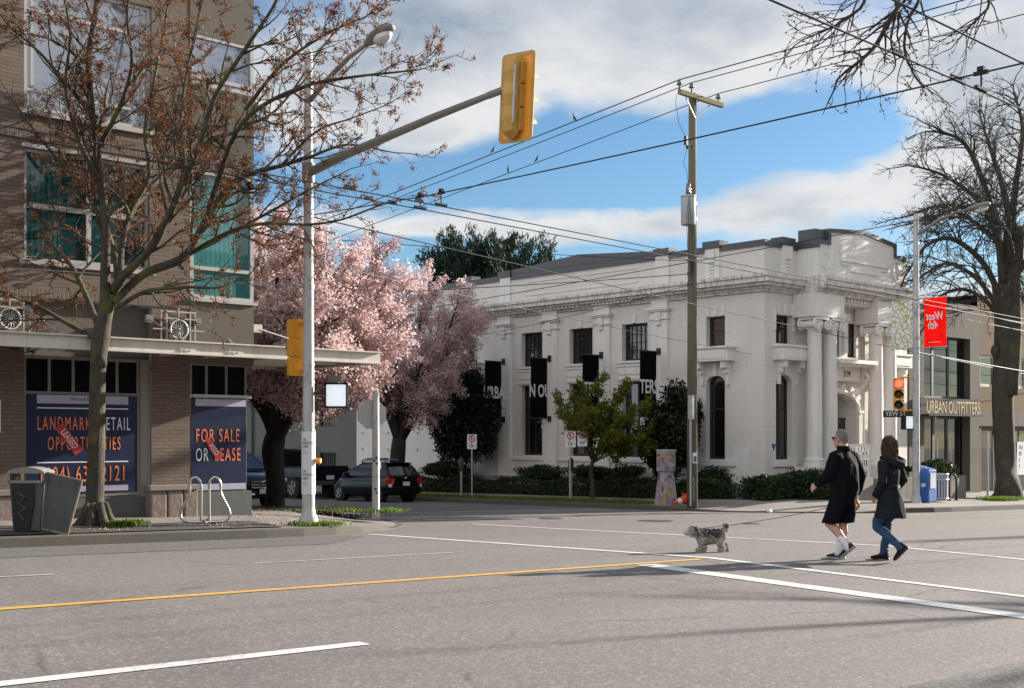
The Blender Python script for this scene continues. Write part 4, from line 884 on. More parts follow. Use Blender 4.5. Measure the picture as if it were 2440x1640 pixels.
# ---------------------------------------------------------------- poles and lights
def pole(name, u, v, zb, zt, r0, r1, label, cat, mat=None, n=16, group=None):
    T = thing(name, (u, v, zb), label, cat, group)
    mb = MB(); mb.tube([(u, v, zb - .1), (u, v, zb + (zt - zb) * .5), (u, v, zt)], [r0, (r0 + r1) / 2, r1], n)
    mb.tube([(u, v, zt), (u, v, zt + .04)], [r1 * 1.12, r1 * .9], n)
    mb.build('pole', mat or m_pole, T, angle=.6); return T
def cobra(T, pts, r, mh=None):
    """lamp arm with a cobra-head luminaire at its end"""
    mb = MB(); mb.tube(pts, [r * (1 - .3 * i / len(pts)) for i in range(len(pts))], 10); mb.build('lamp_arm', m_arm, T, smooth=True)
    a, b = Vector(pts[-2]), Vector(pts[-1]); d = (b - a).normalized(); e = b + d * .75; s = d.cross(Vector((0, 0, 1))).normalized(); up = s.cross(d)
    mb = MB(); rg = []
    for t, w, h in ((0, .05, .05), (.15, .09, .07), (.4, .15, .09), (.7, .17, .09), (.92, .12, .07), (1, .03, .02)): rg.append((b + (e - b) * t + up * .01, s * w, up * h))
    mb.rings(rg, 14); L = mb.build('lamp_head', m_arm, T, smooth=True)
    mb = MB(); c = b + (e - b) * .62 - up * .07; mb.rings([(c, s * .14, d * .22), (c - up * .08, s * .11, d * .17), (c - up * .13, s * .03, d * .06)], 14); mb.build('lamp_lens', m_clear, L, smooth=True)
def rrect(w, h, r, n=4):
    p = []
    for cx, cy, a in ((w - r, h - r, 0), (-w + r, h - r, 90), (-w + r, -h + r, 180), (w - r, -h + r, 270)):
        for k in range(n + 1): t = RD(a + 90 * k / n); p.append((cx + r * math.cos(t), cy + r * math.sin(t)))
    return p
def signal_head(T, c, fwd, right, lit=None, board=False, mat=None, name='signal_head', visor=True, tilt=(0, 0, 1)):
    """three-lamp traffic signal facing fwd"""
    c, f, r = Vector(c), Vector(fwd).normalized(), Vector(right).normalized(); z = Vector(tilt).normalized(); r = (r - z * r.dot(z)).normalized(); mat = mat or m_sig
    mb = MB()
    for k in (-1, 0, 1): mb.prism([c + r * x + z * (y + k * .345) - f * .09 for x, y in rrect(.165, .168, .04)], f * .17)
    mb.obox(c - f * .1 - r * .1, r * .012, f * .012, z * .45)
    S = mb.build(name, mat, T)
    for k, (mm, on) in enumerate(((m_lred if lit == 'red' else m_lensr, 0), (m_lensa, 0), (m_lensg, 0))):
        cz = c + z * (.345 - .345 * k) + f * .085; mb = MB(); mb.rings([(cz, r * .135, z * .135), (cz + f * .03, r * .1, z * .1), (cz + f * .04, r * .02, z * .02)], 18); mb.build('lens', mm, S, smooth=True)
        mb = MB(); vs = []; n = 12
        for t in range(n + 1):
            q = math.pi * (-.12 + 1.24 * t / n)
            for d, rr in ((0, .152), (.24 if .1 < t / n < .9 else .1, .145)): vs.append(cz + r * rr * math.cos(q) + z * rr * math.sin(q) + f * d - z * d * .12)
        mb.add(vs, [(2 * i, 2 * i + 1, 2 * i + 3, 2 * i + 2) for i in range(n)]); mb.build('visor', m_siggold if board else m_black, S)
    if board:
        mb = MB(); mb.prism([c + r * x + z * y - f * .0 for x, y in rrect(.33, .66, .07)], f * .012); mb.build('backboard', m_sigback, S)
        mb = MB(); o, q = rrect(.333, .663, .07), rrect(.27, .6, .05)
        for i in range(len(o)):
            j = (i + 1) % len(o); mb.prism([c + r * o[i][0] + z * o[i][1] - f * .004, c + r * o[j][0] + z * o[j][1] - f * .004, c + r * q[j][0] + z * q[j][1] - f * .004, c + r * q[i][0] + z * q[i][1] - f * .004], f * .002)
        mb.build('board_edge', m_siggold, S)
        mb = MB()
        for k in (-1, 0, 1): mb.tube([c - f * .06 + z * (k * .345 - .16), c - f * .13 + z * (k * .345 - .14), c - f * .15 + z * k * .345, c - f * .13 + z * (k * .345 + .14), c - f * .06 + z * (k * .345 + .16)], .13, 10)
        mb.build('housing_back', m_siggold, S)
        mb = MB(); mb.obox(c - f * .2 - r * .12, r * .018, f * .012, z * .42); mb.obox(c - f * .2 + z * .1, r * .13, f * .014, z * .015); mb.build('mount_rail', m_galv, S)
    return S
def emit(name, col, st):
    m, nt, b = newmat(name); b.inputs['Base Color'].default_value = c4(col); b.inputs['Emission Color'].default_value = c4(col); b.inputs['Emission Strength'].default_value = st; return m
m_lred = emit('lit_red_lamp', (1, .06, .03), 1.6); m_lensr = M('dark_red_lens', (.12, .012, .01), .2); m_lensa = M('dark_amber_lens', (.1, .06, .008), .2); m_lensg = M('dark_green_lens', (.008, .05, .03), .2)
m_pedglare = emit('ped_screen_glare', (.75, .8, .85), .22)  # weak glow stands in for daylight reflecting off the unlit walk signal faces
def ped(T, c, f, name='walk_signal'):
    c, f = Vector(c), Vector(f).normalized(); z = Vector((0, 0, 1)); r = z.cross(f)
    mb = MB(); mb.prism([c + r * x + z * y - f * .14 for x, y in rrect(.21, .23, .03)], f * .13); S = mb.build(name, m_black, T)
    mb = MB(); mb.prism([c + r * x + z * y - f * .009 for x, y in rrect(.175, .195, .02)], f * .02); mb.build('screen', m_pedglare, S)
    mb = MB(); vs = []
    for x, y in rrect(.205, .225, .03): vs += [c + r * x + z * y - f * .01, c + r * x + z * y + f * .09]
    n = len(vs) // 2; mb.add(vs, [(2 * i, 2 * i + 1, (2 * i + 3) % (2 * n), (2 * i + 2) % (2 * n)) for i in range(n)]); mb.build('screen_hood', m_black, S)
def left_pole():
    u, v, zb = 12.28, 18.76, -.28
    T = pole('signal_pole', u, v, zb, 8.25, .118, .072, 'tall pale traffic signal pole with a long mast arm at the near left corner', 'signal pole')
    mb = MB(); mb.tube([(u, v, 6.08), (u, 17.6, 6.21), (u, 15.2, 6.4), (u, 13.5, 6.5)], [.085, .075, .06, .045], 12); mb.tube([(u, 13.85, 6.48), (u, 13.45, 6.5)], .055, 10); mb.cyl((u, v, 5.9), (u, v, 6.25), .115, n=16); mb.build('mast_arm', m_arm, T, angle=.6)
    mb = MB(); mb.cyl((u, 13.5, 6.5), (u, 13.34, 6.45), .03, n=8); mb.build('arm_fitting', m_galv, T)
    signal_head(T, (u + .1, 13.33, 6.36), (1, .1, -.02), (-.1, 1, .03), board=True, mat=m_siggold, tilt=(0, -.065, 1))
    cobra(T, [(u, v, 7.35), (u, 18.2, 7.62), (u, 17.5, 7.88), (u, 17.0, 7.98)], .05)
    signal_head(T, (u - .02, v + .36, 2.94), (.35, 1, 0), (1, -.35, 0))
    mb = MB(); mb.box(u - .05, u + .05, v, v + .3, 2.5, 2.54); mb.box(u - .05, u + .05, v, v + .3, 3.36, 3.4); mb.build('signal_bracket', m_sig, T)
    ped(T, (12.63, 18.4, 2.06), (-.75, -1, 0))
    mb = MB(); mb.cyl((u, v, 2.1), (12.63, 18.46, 2.1), .03, n=8); mb.box(12.56, 12.74, 18.38, 18.56, 2.3, 2.42); mb.build('signal_bracket', m_black, T)
    mb = MB(); mb.cyl((u, v, 3.98), (u, v, 4.06), .104, n=18); mb.cyl((u, v, 2.28), (u, v, 2.31), .112, n=18); mb.cyl((u, v, 2.6), (u, v, 2.63), .11, n=18); mb.cyl((u, v, 1.42), (u, v, 1.45), .115, n=18); mb.build('pole_band', m_galv, T)
    mb = MB(); mb.cyl((u + .1, v - .1, .88), (u + .15, v - .17, .88), .05, n=10); mb.build('push_button', m_sig, T)
    mb = MB(); mb.lathe([(.19, 0), (.175, .1), (.135, .2), (.117, .3)], (u, v, zb), 16); mb.build('pole_base', m_pole, T, angle=.6)
    for z0, lab in ((.84, 'upper'), (.27, 'lower')):
        Q = thing('poster_sheet', (u, v, z0), lab + ' white paper gig poster wrapped around the pale signal pole', 'poster')
        mb = MB(); vs = []; n = 16
        for t in range(n + 1):
            q = RD(-215 + 190 * t / n); rr = .124 + .004 * math.sin(t * 2.1)
            for z in (z0, z0 + .28, z0 + .57): vs.append((u + rr * math.cos(q), v + rr * math.sin(q), z + .008 * math.sin(t)))
        mb.add(vs, [(3 * i + j, 3 * i + 3 + j, 3 * i + 4 + j, 3 * i + 1 + j) for i in range(n) for j in (0, 1)]); mb.build('paper', m_paper, Q)
        cd = Vector((-SA, -CA, 0)); cd = Vector((-12.28, -18.76, 0)).normalized(); xd = Vector((0, 0, 1)).cross(cd) * -1
        xd = Vector((CA, -SA, 0)); o = Vector((u, v, 0)) + Vector((-SA, -CA, 0)) * .132
        for k, (s, h) in enumerate((('THE', .045), ('IMITATION', .045), ('GAME', .045), ('live at eight', .016), ('doors open seven', .016))):
            text(s, h, m_ink if k > 2 else M_ptxt, Q, o + Vector((0, 0, z0 + (.42 - .062 * k if k < 3 else .22 - .04 * (k - 3)))) - xd * .09, xd, align='LEFT', sx=.58, ext=.002)
M_ptxt = M('poster_maroon_ink', (.09, .04, .06), .8)
left_pole()
def right_pole():
    u, v, zb = 35.97, 20.01, -.84
    T = pole('lamp_pole', u, v, zb, 8.35, .118, .085, 'tall pale lamp pole with a red traffic light in front of the columned building', 'lamp pole')
    cobra(T, [(u, v, 7.7), (u, 19.75, 7.85), (u, 19.2, 8.12), (u, 18.7, 8.25), (u, 18.3, 8.3)], .05)
    signal_head(T, (u - .05, v + .58, 2.66), (-.85, -.55, 0), (.55, -.85, 0), lit='red')
    mb = MB(); mb.tube([(u, v, 3.16), (u, v + .5, 3.2), (u - .05, v + .58, 3.12)], .03, 8); mb.tube([(u, v, 2.14), (u, v + .5, 2.12), (u - .05, v + .58, 2.18)], .03, 8); mb.build('signal_bracket', m_sig, T)
    ped(T, (u - .22, v + .12, 1.74), (-.3, -1, 0))
    mb = MB()
    for z in (3.1, 2.14, 2.0, 4.1, 5.66, 5.4, 3.95): mb.cyl((u, v, z), (u, v, z + .035), .118, n=16)
    mb.build('pole_band', m_galv, T); mb = MB(); mb.lathe([(.18, 0), (.16, .12), (.12, .3)], (u, v, zb), 16); mb.build('pole_base', m_pole, T, angle=.6)
    Q = thing('street_sign', (u, v + .5, 2.05), 'dark street name blade with white letters under the traffic light', 'sign')
    c = Vector((u - .06, v + .56, 2.02)); xd = Vector((.55, -.85, 0)).normalized(); mb = MB(); mb.obox(c, xd * .5, xd.cross(Vector((0, 0, 1))) * .008, (0, 0, .11)); mb.build('blade', m_ink, Q); text('YEW ST', .14, m_signw, Q, c + xd.cross(Vector((0, 0, 1))) * .012 - xd * .42, xd, align='LEFT', sx=.9)
    for vc, m, lab in ((20.5, m_flor, 'pale leaf patterned cloth banner on the lamp pole beside the stone columns'), (19.36, m_red, 'bright red cloth banner with reversed white script on the lamp pole')):
        Q = thing('pole_banner', (u, vc, 4.1), lab, 'banner'); mb = MB(); n = 8; vs = []
        for x in (0, .01):
            for z in lin(4.13, 5.67, 10):
                for y in lin(vc - .38, vc + .38, n): vs.append((u + x + .02 * math.sin(y * 5 + z * 2), y, z))
        N = 11 * (n + 1); mb.add(vs, [(j * (n + 1) + k + o, j * (n + 1) + k + 1 + o, (j + 1) * (n + 1) + k + 1 + o, (j + 1) * (n + 1) + k + o) for o in (0, N) for j in range(10) for k in range(n)]); mb.build('cloth', m, Q, smooth=True)
        mb = MB()
        for z in (4.11, 5.69): mb.cyl((u, v, z), (u, vc + (.4 if vc > v else -.4), z), .015, n=6)
        mb.build('banner_arm', m_galv, Q)
        if m == m_red:   # printed for traffic coming the other way: seen from behind, reversed
            text('West', .25, m_signw, Q, (u - .032, vc - .02, 5.08), (0, 1, 0), sx=.72, shear=.25, ext=.006, bold=.015); text('4th', .25, m_signw, Q, (u - .03, vc + .04, 4.8), (0, 1, 0), sx=.72, shear=.25, ext=.006, bold=.015)
            mb = MB(); mb.box(u - .03, u - .024, vc - .2, vc + .2, 4.26, 4.275); mb.build('small_print_line', m_signw, Q)
def floral():
    m, nt, b = newmat('leaf_pattern_cloth'); s = node(nt, 'ShaderNodeSeparateXYZ', {0: objc(nt)}); v = node(nt, 'ShaderNodeCombineXYZ', {0: s.outputs[1], 1: s.outputs[2]}).outputs[0]
    t = node(nt, 'ShaderNodeTexVoronoi', {'Vector': mixc(nt, .12, v, node(nt, 'ShaderNodeTexNoise', {'Vector': v, 'Scale': 5.}).outputs[1]), 'Scale': 7.5}, feature='DISTANCE_TO_EDGE').outputs[0]
    c = mixc(nt, mrange(nt, t, .05, .12, 0, 1), (.45, .4, .03), (.82, .82, .84)); t2 = node(nt, 'ShaderNodeTexVoronoi', {'Vector': v, 'Scale': 17.}, feature='DISTANCE_TO_EDGE').outputs[0]
    c = mixc(nt, mrange(nt, t2, .02, .07, .6, 0), c, (.34, .34, .36)); nt.links.new(c, b.inputs['Base Color']); b.inputs['Roughness'].default_value = .8; return m
m_flor = floral(); right_pole()
def util_pole():
    u, v, zb = 28.2, 22.82, -.74
    T = thing('utility_pole', (u, v, zb), 'tall weathered wooden utility pole with a crossarm and a grey transformer', 'utility pole')
    mb = MB(); mb.tube([(u, v, zb - .1), (u, v, 5), (u + .02, v, 11.35)], [.158, .138, .112], 18); mb.build('pole', m_wood, T, smooth=True)
    mb = MB(); x0, x1 = 27.42, 29.38; mb.obox(((u + .2), v - .18, 11.2), (1.0, 0, -.02), (0, .055, 0), (0, 0, .07)); mb.build('crossarm', m_xarm, T, bevel=.01)
    mb = MB(); mb.tube([(u, v - .12, 10.6), (u - .55, v - .18, 11.15)], .018, 5); mb.tube([(u, v - .12, 10.6), (u + .65, v - .18, 11.13)], .018, 5); mb.build('arm_brace', m_galv, T)
    for x, z in ((27.4, 11.28), (27.95, 11.3), (29.2, 11.22)):
        mb = MB(); mb.lathe([(.02, 0), (.02, .12), (.08, .13), (.085, .17), (.05, .19), (.06, .23), (.03, .26)], (x, v - .18, z), 12); mb.build('insulator', m_porc, T, smooth=True)
    mb = MB(); c = (27.78, v - .2, 0); mb.lathe([(.2, 7.42), (.215, 7.45), (.215, 8.2), (.2, 8.22), (.225, 8.23), (.225, 8.27), (.1, 8.3)], c, 22); k = mb.build('transformer', m_tank, T, angle=.5)
    mb = MB(); mb.lathe([(.05, 8.28), (.09, 8.36), (.05, 8.4), (.09, 8.46), (.05, 8.5), (.07, 8.6), (.02, 8.66)], (27.78, v - .2, 0), 10); mb.lathe([(.03, 8.28), (.05, 8.4), (.03, 8.5)], (27.62, v - .3, 0), 8); mb.build('bushing', m_porc, k, smooth=True)
    mb = MB(); mb.box(27.95, u, v - .2, v - .1, 7.6, 7.7); mb.box(27.95, u, v - .2, v - .1, 8.05, 8.15); mb.build('transformer_bracket', m_galv, T)
    mb = MB(); mb.tube([(27.65, v - .2, 9.72), (27.65, v - .2, 9.98)], .05, 8); mb.tube([(27.65, v - .2, 9.78), (u, v, 9.8)], .02, 5); mb.lathe([(.03, 9.6), (.06, 9.66), (.03, 9.7)], (27.68, v - .25, 0), 8); mb.build('fuse_cutout', m_dgrey, T)
    mb = MB()
    mb.tube([(27.4, v - .18, 11.4), (27.2, v - .2, 10.9), (27.35, v - .2, 10.3), (27.62, v - .2, 9.98)], .008, 4); mb.tube([(27.66, v - .25, 9.6), (27.5, v - .25, 9.2), (27.72, v - .2, 8.9), (27.78, v - .2, 8.6)], .008, 4)
    for k in range(4): mb.tube([(27.65 + .06 * k, v - .35, 8.3), (27.45 + .08 * k, v - .4, 7.6), (27.5 + .1 * k, v - .4, 6.7 - .15 * k), (27.9, v - .2, 6.3 - .12 * k), (28.1, v - .15, 6.4)], .01, 4)
    mb.build('drop_wire', m_wire, T)
    mb = MB(); mb.tube([(u - .17, v - .08, zb), (u - .17, v - .08, 2.1)], .035, 8); mb.box(u - .25, u - .15, v - .2, v - .05, 1.8, 2.5); mb.build('conduit', m_galv, T)
    mb = MB()
    for z in (6.42, 6.05, 5.75): mb.cyl((u - .12, v - .1, z), (u - .3, v - .1, z), .02, n=6); mb.ball((u - .3, v - .1, z), .04, n=8, m=6)
    mb.build('cable_bracket', m_dgrey, T)
    mb = MB(); n = Vector((-SA, -CA, 0)); c = Vector((u, v, 0)) + n * .158; x = Vector((CA, -SA, 0))
    mb.obox(c + Vector((0, 0, .67)) + x * .06, x * .07, n * .004, (0, 0, .15)); mb.build('paper_notice', m_signw, T); mb = MB(); mb.obox(c + Vector((0, 0, .64)) + x * .06 + n * .006, x * .045, n * .002, (0, 0, .08)); mb.build('notice_print', m_greybl, T)
    mb = MB(); r = .152
    def onp(a, z): d = -SA * math.cos(a) + CA * math.sin(a), -CA * math.cos(a) - SA * math.sin(a); return (u + d[0] * r, v + d[1] * r, z)
    mb.tube([onp(a, z) for a, z in ((-.1, 1.35), (-.5, 1.2), (-.55, 1.05), (-.1, .95), (-.4, .8), (-.6, .65), (-.2, .55), (-.1, .4), (-.5, .3), (-.75, .45), (-.5, .58))], .014, 5); mb.build('graffiti_loop', m_ink, T)
    mb = MB(); mb.tube([onp(a, z) for a, z in ((.1, .1), (-.05, .0), (.2, -.02), (.1, .1), (.3, -.12), (.0, -.16), (.25, -.28), (.05, -.32), (.3, -.4), (.1, -.5), (.2, -.6))], .011, 5); mb.build('graffiti_scrawl', m_ltgrey, T)
    return T
util_pole()
# a second utility pole further up the avenue: its long shadow crosses the road at the dog's feet
T = thing('utility_pole', (72, 3.2, -1.8), 'plain wooden utility pole up the avenue whose shadow crosses the road', 'utility pole'); mb = MB(); mb.tube([(72, 3.2, -1.9), (72, 3.2, 15.5)], [.22, .17], 14); mb.build('pole', m_wood, T, smooth=True)

# ---------------------------------------------------------------- overhead wires with their fittings and birds
def wire(pts, r, label, m=None, sag=0., name='overhead_wire', group='overhead wires', n=14):
    mb = MB(); P = []
    for a, b in zip(pts, pts[1:]):
        a, b = Vector(a), Vector(b)
        for k in range(n + (b == Vector(pts[-1]))): t = k / n; p = a.lerp(b, t); p.z -= sag * 4 * t * (1 - t); P.append(p)
    mb.tube(P, r, 5); o = mb.build(name, m or m_wire, None); return props(o, label, 'wire', group)
wire([(27.4, 95, 5.5), (27.4, 22.64, 11.56), (27.4, -25, 12.6)], .017, 'uppermost bare cable on the leftmost insulator of the wooden pole', sag=.25)
wire([(27.95, 95, 5.6), (27.95, 22.64, 11.58), (27.95, -25, 12.7)], .014, 'uppermost bare cable on the middle insulator of the wooden pole', sag=.3)
wire([(29.2, 95, 5.0), (29.2, 22.64, 11.5), (29.2, -25, 12.3)], .014, 'bare cable on the rightmost insulator of the wooden crossarm', sag=.2)
wire([(28.1, 95, 4.2), (28.1, 22.7, 9.0 - 2.6), (34, -20, 9.8)], .012, 'low thin cable running past the lamp head of the right lamp pole', sag=.1)
# trolley wires along the avenue and their span wire
wire([(-30, 16.8, 6.2), (13.85, 16.9, 5.42), (60, 17.1, 4.45)], .011, 'far trolley wire nearest the brick building', sag=.03, group='trolley wires')
wire([(-30, 17.4, 6.22), (13.85, 17.5, 5.45), (60, 17.7, 4.47)], .011, 'far trolley wire nearest the white building', sag=.03, group='trolley wires')
wire([(-20, 6.87, 6.0), (13.85, 6.87, 5.4), (60, 6.87, 4.4)], .011, 'near trolley wire crossing below the bare branches, lower of the pair', sag=.02, group='trolley wires')
wire([(-20, 6.06, 6.0), (13.8, 6.06, 5.4), (60, 6.06, 4.4)], .011, 'near trolley wire running into the upper right corner', sag=.02, group='trolley wires')
wire([(13.72, 30, 6.2), (13.85, 17.2, 5.66), (13.85, 6.0, 5.62), (13.6, -6, 6.8)], .012, 'thick span wire crossing the avenue and carrying the trolley hangers', sag=.03, group='span wires')
wire([(12.28, 18.76, 4.02), (-6, 26, 4.4)], .008, 'thin guy wire from the pale signal pole to the brick wall', m_wirel, group='span wires')
wire([(12.28, 18.76, 5.3), (60, 24, 3.6)], .012, 'dark cable from the signal pole sloping across the white facade', sag=.15)
wire([(13.0, 22.0, 5.2), (33, 24, 3.95)], .008, 'pale service wire sloping down to the white cornice', m_wirel, sag=.1)
wire([(28.1, 22.7, 6.05), (12.0, 30.5, 4.6)], .011, 'black phone cable from the wooden pole to the blossom trees', sag=.12)
wire([(28.1, 22.7, 5.75), (32.6, 40.5, 5.2)], .009, 'slack cable beside the white side wall', sag=.15)
wire([(28.2, 22.7, 6.42), (12.28, 26.5, 6.2)], .009, 'thin cable from the wooden pole to the left', sag=.1)
wire([(35.97, 20.01, 5.6), (75, 22, 5.2)], .009, 'upper pale cable from the lamp pole to the right', m_wirel, sag=.1); wire([(35.97, 20.01, 5.35), (75, 22, 4.9)], .009, 'lower pale cable from the lamp pole to the right', m_wirel, sag=.1)
wire([(36.1, 20.01, 3.98), (60, 21.5, 3.3)], .012, 'single guy cable below the red banner', m_wirel, sag=.03)
def hanger(u, v, z, zw, lab):
    T = thing('trolley_hanger', (u, v, z), lab, 'wire hanger', 'trolley wire hangers'); mb = MB(); mb.box(u - .02, u + .02, v - .09, v + .09, z - .015, z + .03); mb.box(u - .03, u + .03, v - .04, v + .04, z + .03, z + .08); mb.build('clamp', m_blackm, T)
    mb = MB(); mb.tube([(u, v, z), (u, v, zw + .03)], .012, 6); mb.build('rod', m_blackm, T); mb = MB(); mb.obox((u, v, zw + .03), (.13, 0, -.003), (0, .022, 0), (0, 0, .018)); mb.build('wire_shoe', m_blackm, T)
hanger(13.85, 16.9, 5.65, 5.42, 'trolley hanger second from the left above the cherry blossom'); hanger(13.85, 17.5, 5.67, 5.45, 'trolley hanger leftmost above the cherry blossom'); hanger(13.85, 6.87, 5.61, 5.4, 'trolley hanger near the upper right corner beside the bare branches')
def pigeon(p, head, label, group, proto=[None]):
    if proto[0] is None:
        mb = MB(); mb.rings([((-.16, 0, .0), (0, .02, 0), (0, 0, .01)), ((-.1, 0, .03), (0, .035, 0), (0, 0, .03)), ((0, 0, .075), (0, .055, 0), (0, 0, .06)), ((.06, 0, .12), (0, .045, 0), (0, 0, .05)), ((.085, 0, .17), (0, .025, 0), (0, 0, .03)), ((.1, 0, .2), (0, .027, 0), (0, 0, .028)), ((.135, 0, .205), (0, .012, 0), (0, 0, .01)), ((.155, 0, .2), (0, .003, 0), (0, 0, .003))], 10)
        o = mb.build('pigeon', m_bird, None, smooth=True); proto[0] = o
    else: o = proto[0].copy(); COL.objects.link(o)
    o.location = p; o.rotation_euler = (0, RD(-25), head); return props(o, label, 'bird', group)
def wz(a, b, sag, v): t = (v - a[1]) / (b[1] - a[1]); return a[2] + (b[2] - a[2]) * t - sag * 4 * t * (1 - t)
for v, x, k, lab in ((26.9, 27.4, 0, 'lone pigeon on the upper cable nearest the wooden pole'), (30.65, 27.4, 0, 'lone pigeon on the upper cable left of the other one'), (31.9, 29.2, 1, 'lone pigeon on the lower cable, left of its neighbour'), (30.4, 29.2, 1, 'lone pigeon on the lower cable beside the dark span wire')):
    a, b, sg = ((0, 95, 5.5), (0, 22.64, 11.56), .25) if k == 0 else ((0, 95, 5.0), (0, 22.64, 11.5), .2)
    o = pigeon((x, v, wz(a, b, sg, v) + .06), .4 + v, lab, 'pigeons alone on wires'); o.scale = (.85, .85, .85)
# insulated trolley-wire sections with their rows of little fins
for v, us, lab in ((17.45, (13.08, 13.28), 'finned wire insulator just left of the leftmost trolley hanger'), (16.88, (13.24, 13.44), 'finned wire insulator between the two far trolley hangers'), (17.44, (12.56, 12.76), 'second finned wire insulator left of the far hangers'), (16.87, (11.78, 11.96), 'finned wire insulator nearest the signal pole'), (6.87, (11.86, 12.08), 'finned wire insulator below the bare branches'), (6.87, (13.12, 13.4), 'finned wire insulator near the upper right trolley hanger')):
    zz = lambda u: (6.2 if v < 17.2 else 6.22) - (.78 if v < 17.2 else .77) * (u + 30) / 43.85 if v > 10 else 6.0 - .6 * (u + 20) / 33.85
    T = thing('wire_insulator', ((us[0] + us[1]) / 2, v, zz(us[0])), lab, 'wire fitting', 'finned wire insulators'); mb = MB(); mb.tube([(u, v, zz(u) + .0) for u in us], .016, 6); mb.build('sleeve', m_blackm, T); mb = MB()
    for k in range(6): u = us[0] + .02 + (us[1] - us[0] - .04) * k / 5; mb.prism([(u - .008, v - .008, zz(u)), (u + .014, v - .008, zz(u)), (u - .006, v - .008, zz(u) + .055), (u - .018, v - .008, zz(u) + .055)], (0, .016, 0))
    mb.build('fins', m_blackm, T)
# ---------------------------------------------------------------- trees and plants
def catmull(P, n=5):
    P = [Vector(p) for p in P]; out = []
    for i in range(len(P) - 1):
        a, b, c, d = P[max(i - 1, 0)], P[i], P[i + 1], P[min(i + 2, len(P) - 1)]
        for k in range(n):
            t = k / n; out.append(.5 * ((2 * b) + (c - a) * t + (2 * a - 5 * b + 4 * c - d) * t * t + (3 * b - a - 3 * c + d) * t ** 3))
    return out + [P[-1]]
RT = random.Random(5)
def gvec(): return Vector((RT.gauss(0, 1), RT.gauss(0, 1), RT.gauss(0, 1)))
def turn(d, ang):
    ax = d.cross(gvec()); ax.normalize(); return Matrix.Rotation(ang, 3, ax) @ d
def shoot(mb, p, d, L, r, lev, c, tips):
    """one branch with its side branches; c: settings per level"""
    q = c['lv'][lev]; n = max(3, int(L / q['seg'])); pts = [p.copy()]; rad = [r]; st = L / n
    for i in range(n):
        d = (d + gvec() * q['wob'] + Vector(c['trop']) * q['up']).normalized(); p = p + d * st; pts.append(p.copy()); rad.append(r * (1 - q.get('tap', .75) * (i + 1) / n))
    mb.tube(pts, rad, q['n'], cap=False)
    if lev + 1 < len(c['lv']):
        m = max(1, int(round(L * q['num'] * RT.uniform(.8, 1.2))))
        for k in range(m):
            t = RT.uniform(q.get('t0', .2), 1.); i = min(n - 1, int(t * n)); pp = pts[i].lerp(pts[i + 1], t * n - i); dd = (pts[i + 1] - pts[i]).normalized()
            shoot(mb, pp, turn(dd, RT.gauss(q['ang'], .22)), max(.12, L * q['len'] * (1.15 - .55 * t) * RT.uniform(.6, 1.2)), max(c['rmin'], rad[i] * q.get('rr', .55)), lev + 1, c, tips)
    if lev >= c['leaf']: tips += [(pts[i], (pts[i] - pts[i - 1]).normalized()) for i in range(1, n + 1)]
def limb(mb, pts, r0, r1, c, tips, n=8, t0=.25, num=3., L=1.2, lev=0, ang=.8, taper=1.):
    P = catmull(pts, 6); k = len(P); rad = [r1 + (r0 - r1) * (1 - i / (k - 1)) ** taper for i in range(k)]; mb.tube(P, rad, n, cap=False)
    tot = sum((P[i + 1] - P[i]).length for i in range(k - 1)); m = int(tot * num)
    for j in range(m):
        t = t0 + (1 - t0) * (j + RT.random()) / m; i = min(k - 2, int(t * (k - 1))); dd = (P[i + 1] - P[i]).normalized()
        shoot(mb, P[i].copy(), turn(dd, RT.gauss(ang, .25)), L * (1.2 - .6 * t) * RT.uniform(.5, 1.2), min(rad[i] * .6, .03 + .0 * t), lev, c, tips)
    shoot(mb, P[-1].copy(), (P[-1] - P[-2]).normalized(), L * .7, r1, lev, c, tips)
def arr(tips): return np.array([tuple(p) for p, d in tips]), np.array([tuple(d) for p, d in tips])
def spread(C, A, k, s, size):
    i = rng.integers(0, len(C), k); return C[i] + rng.normal(size=(k, 3)) * s + A[i] * rng.uniform(-1, 1, (k, 1)) * size, A[i]

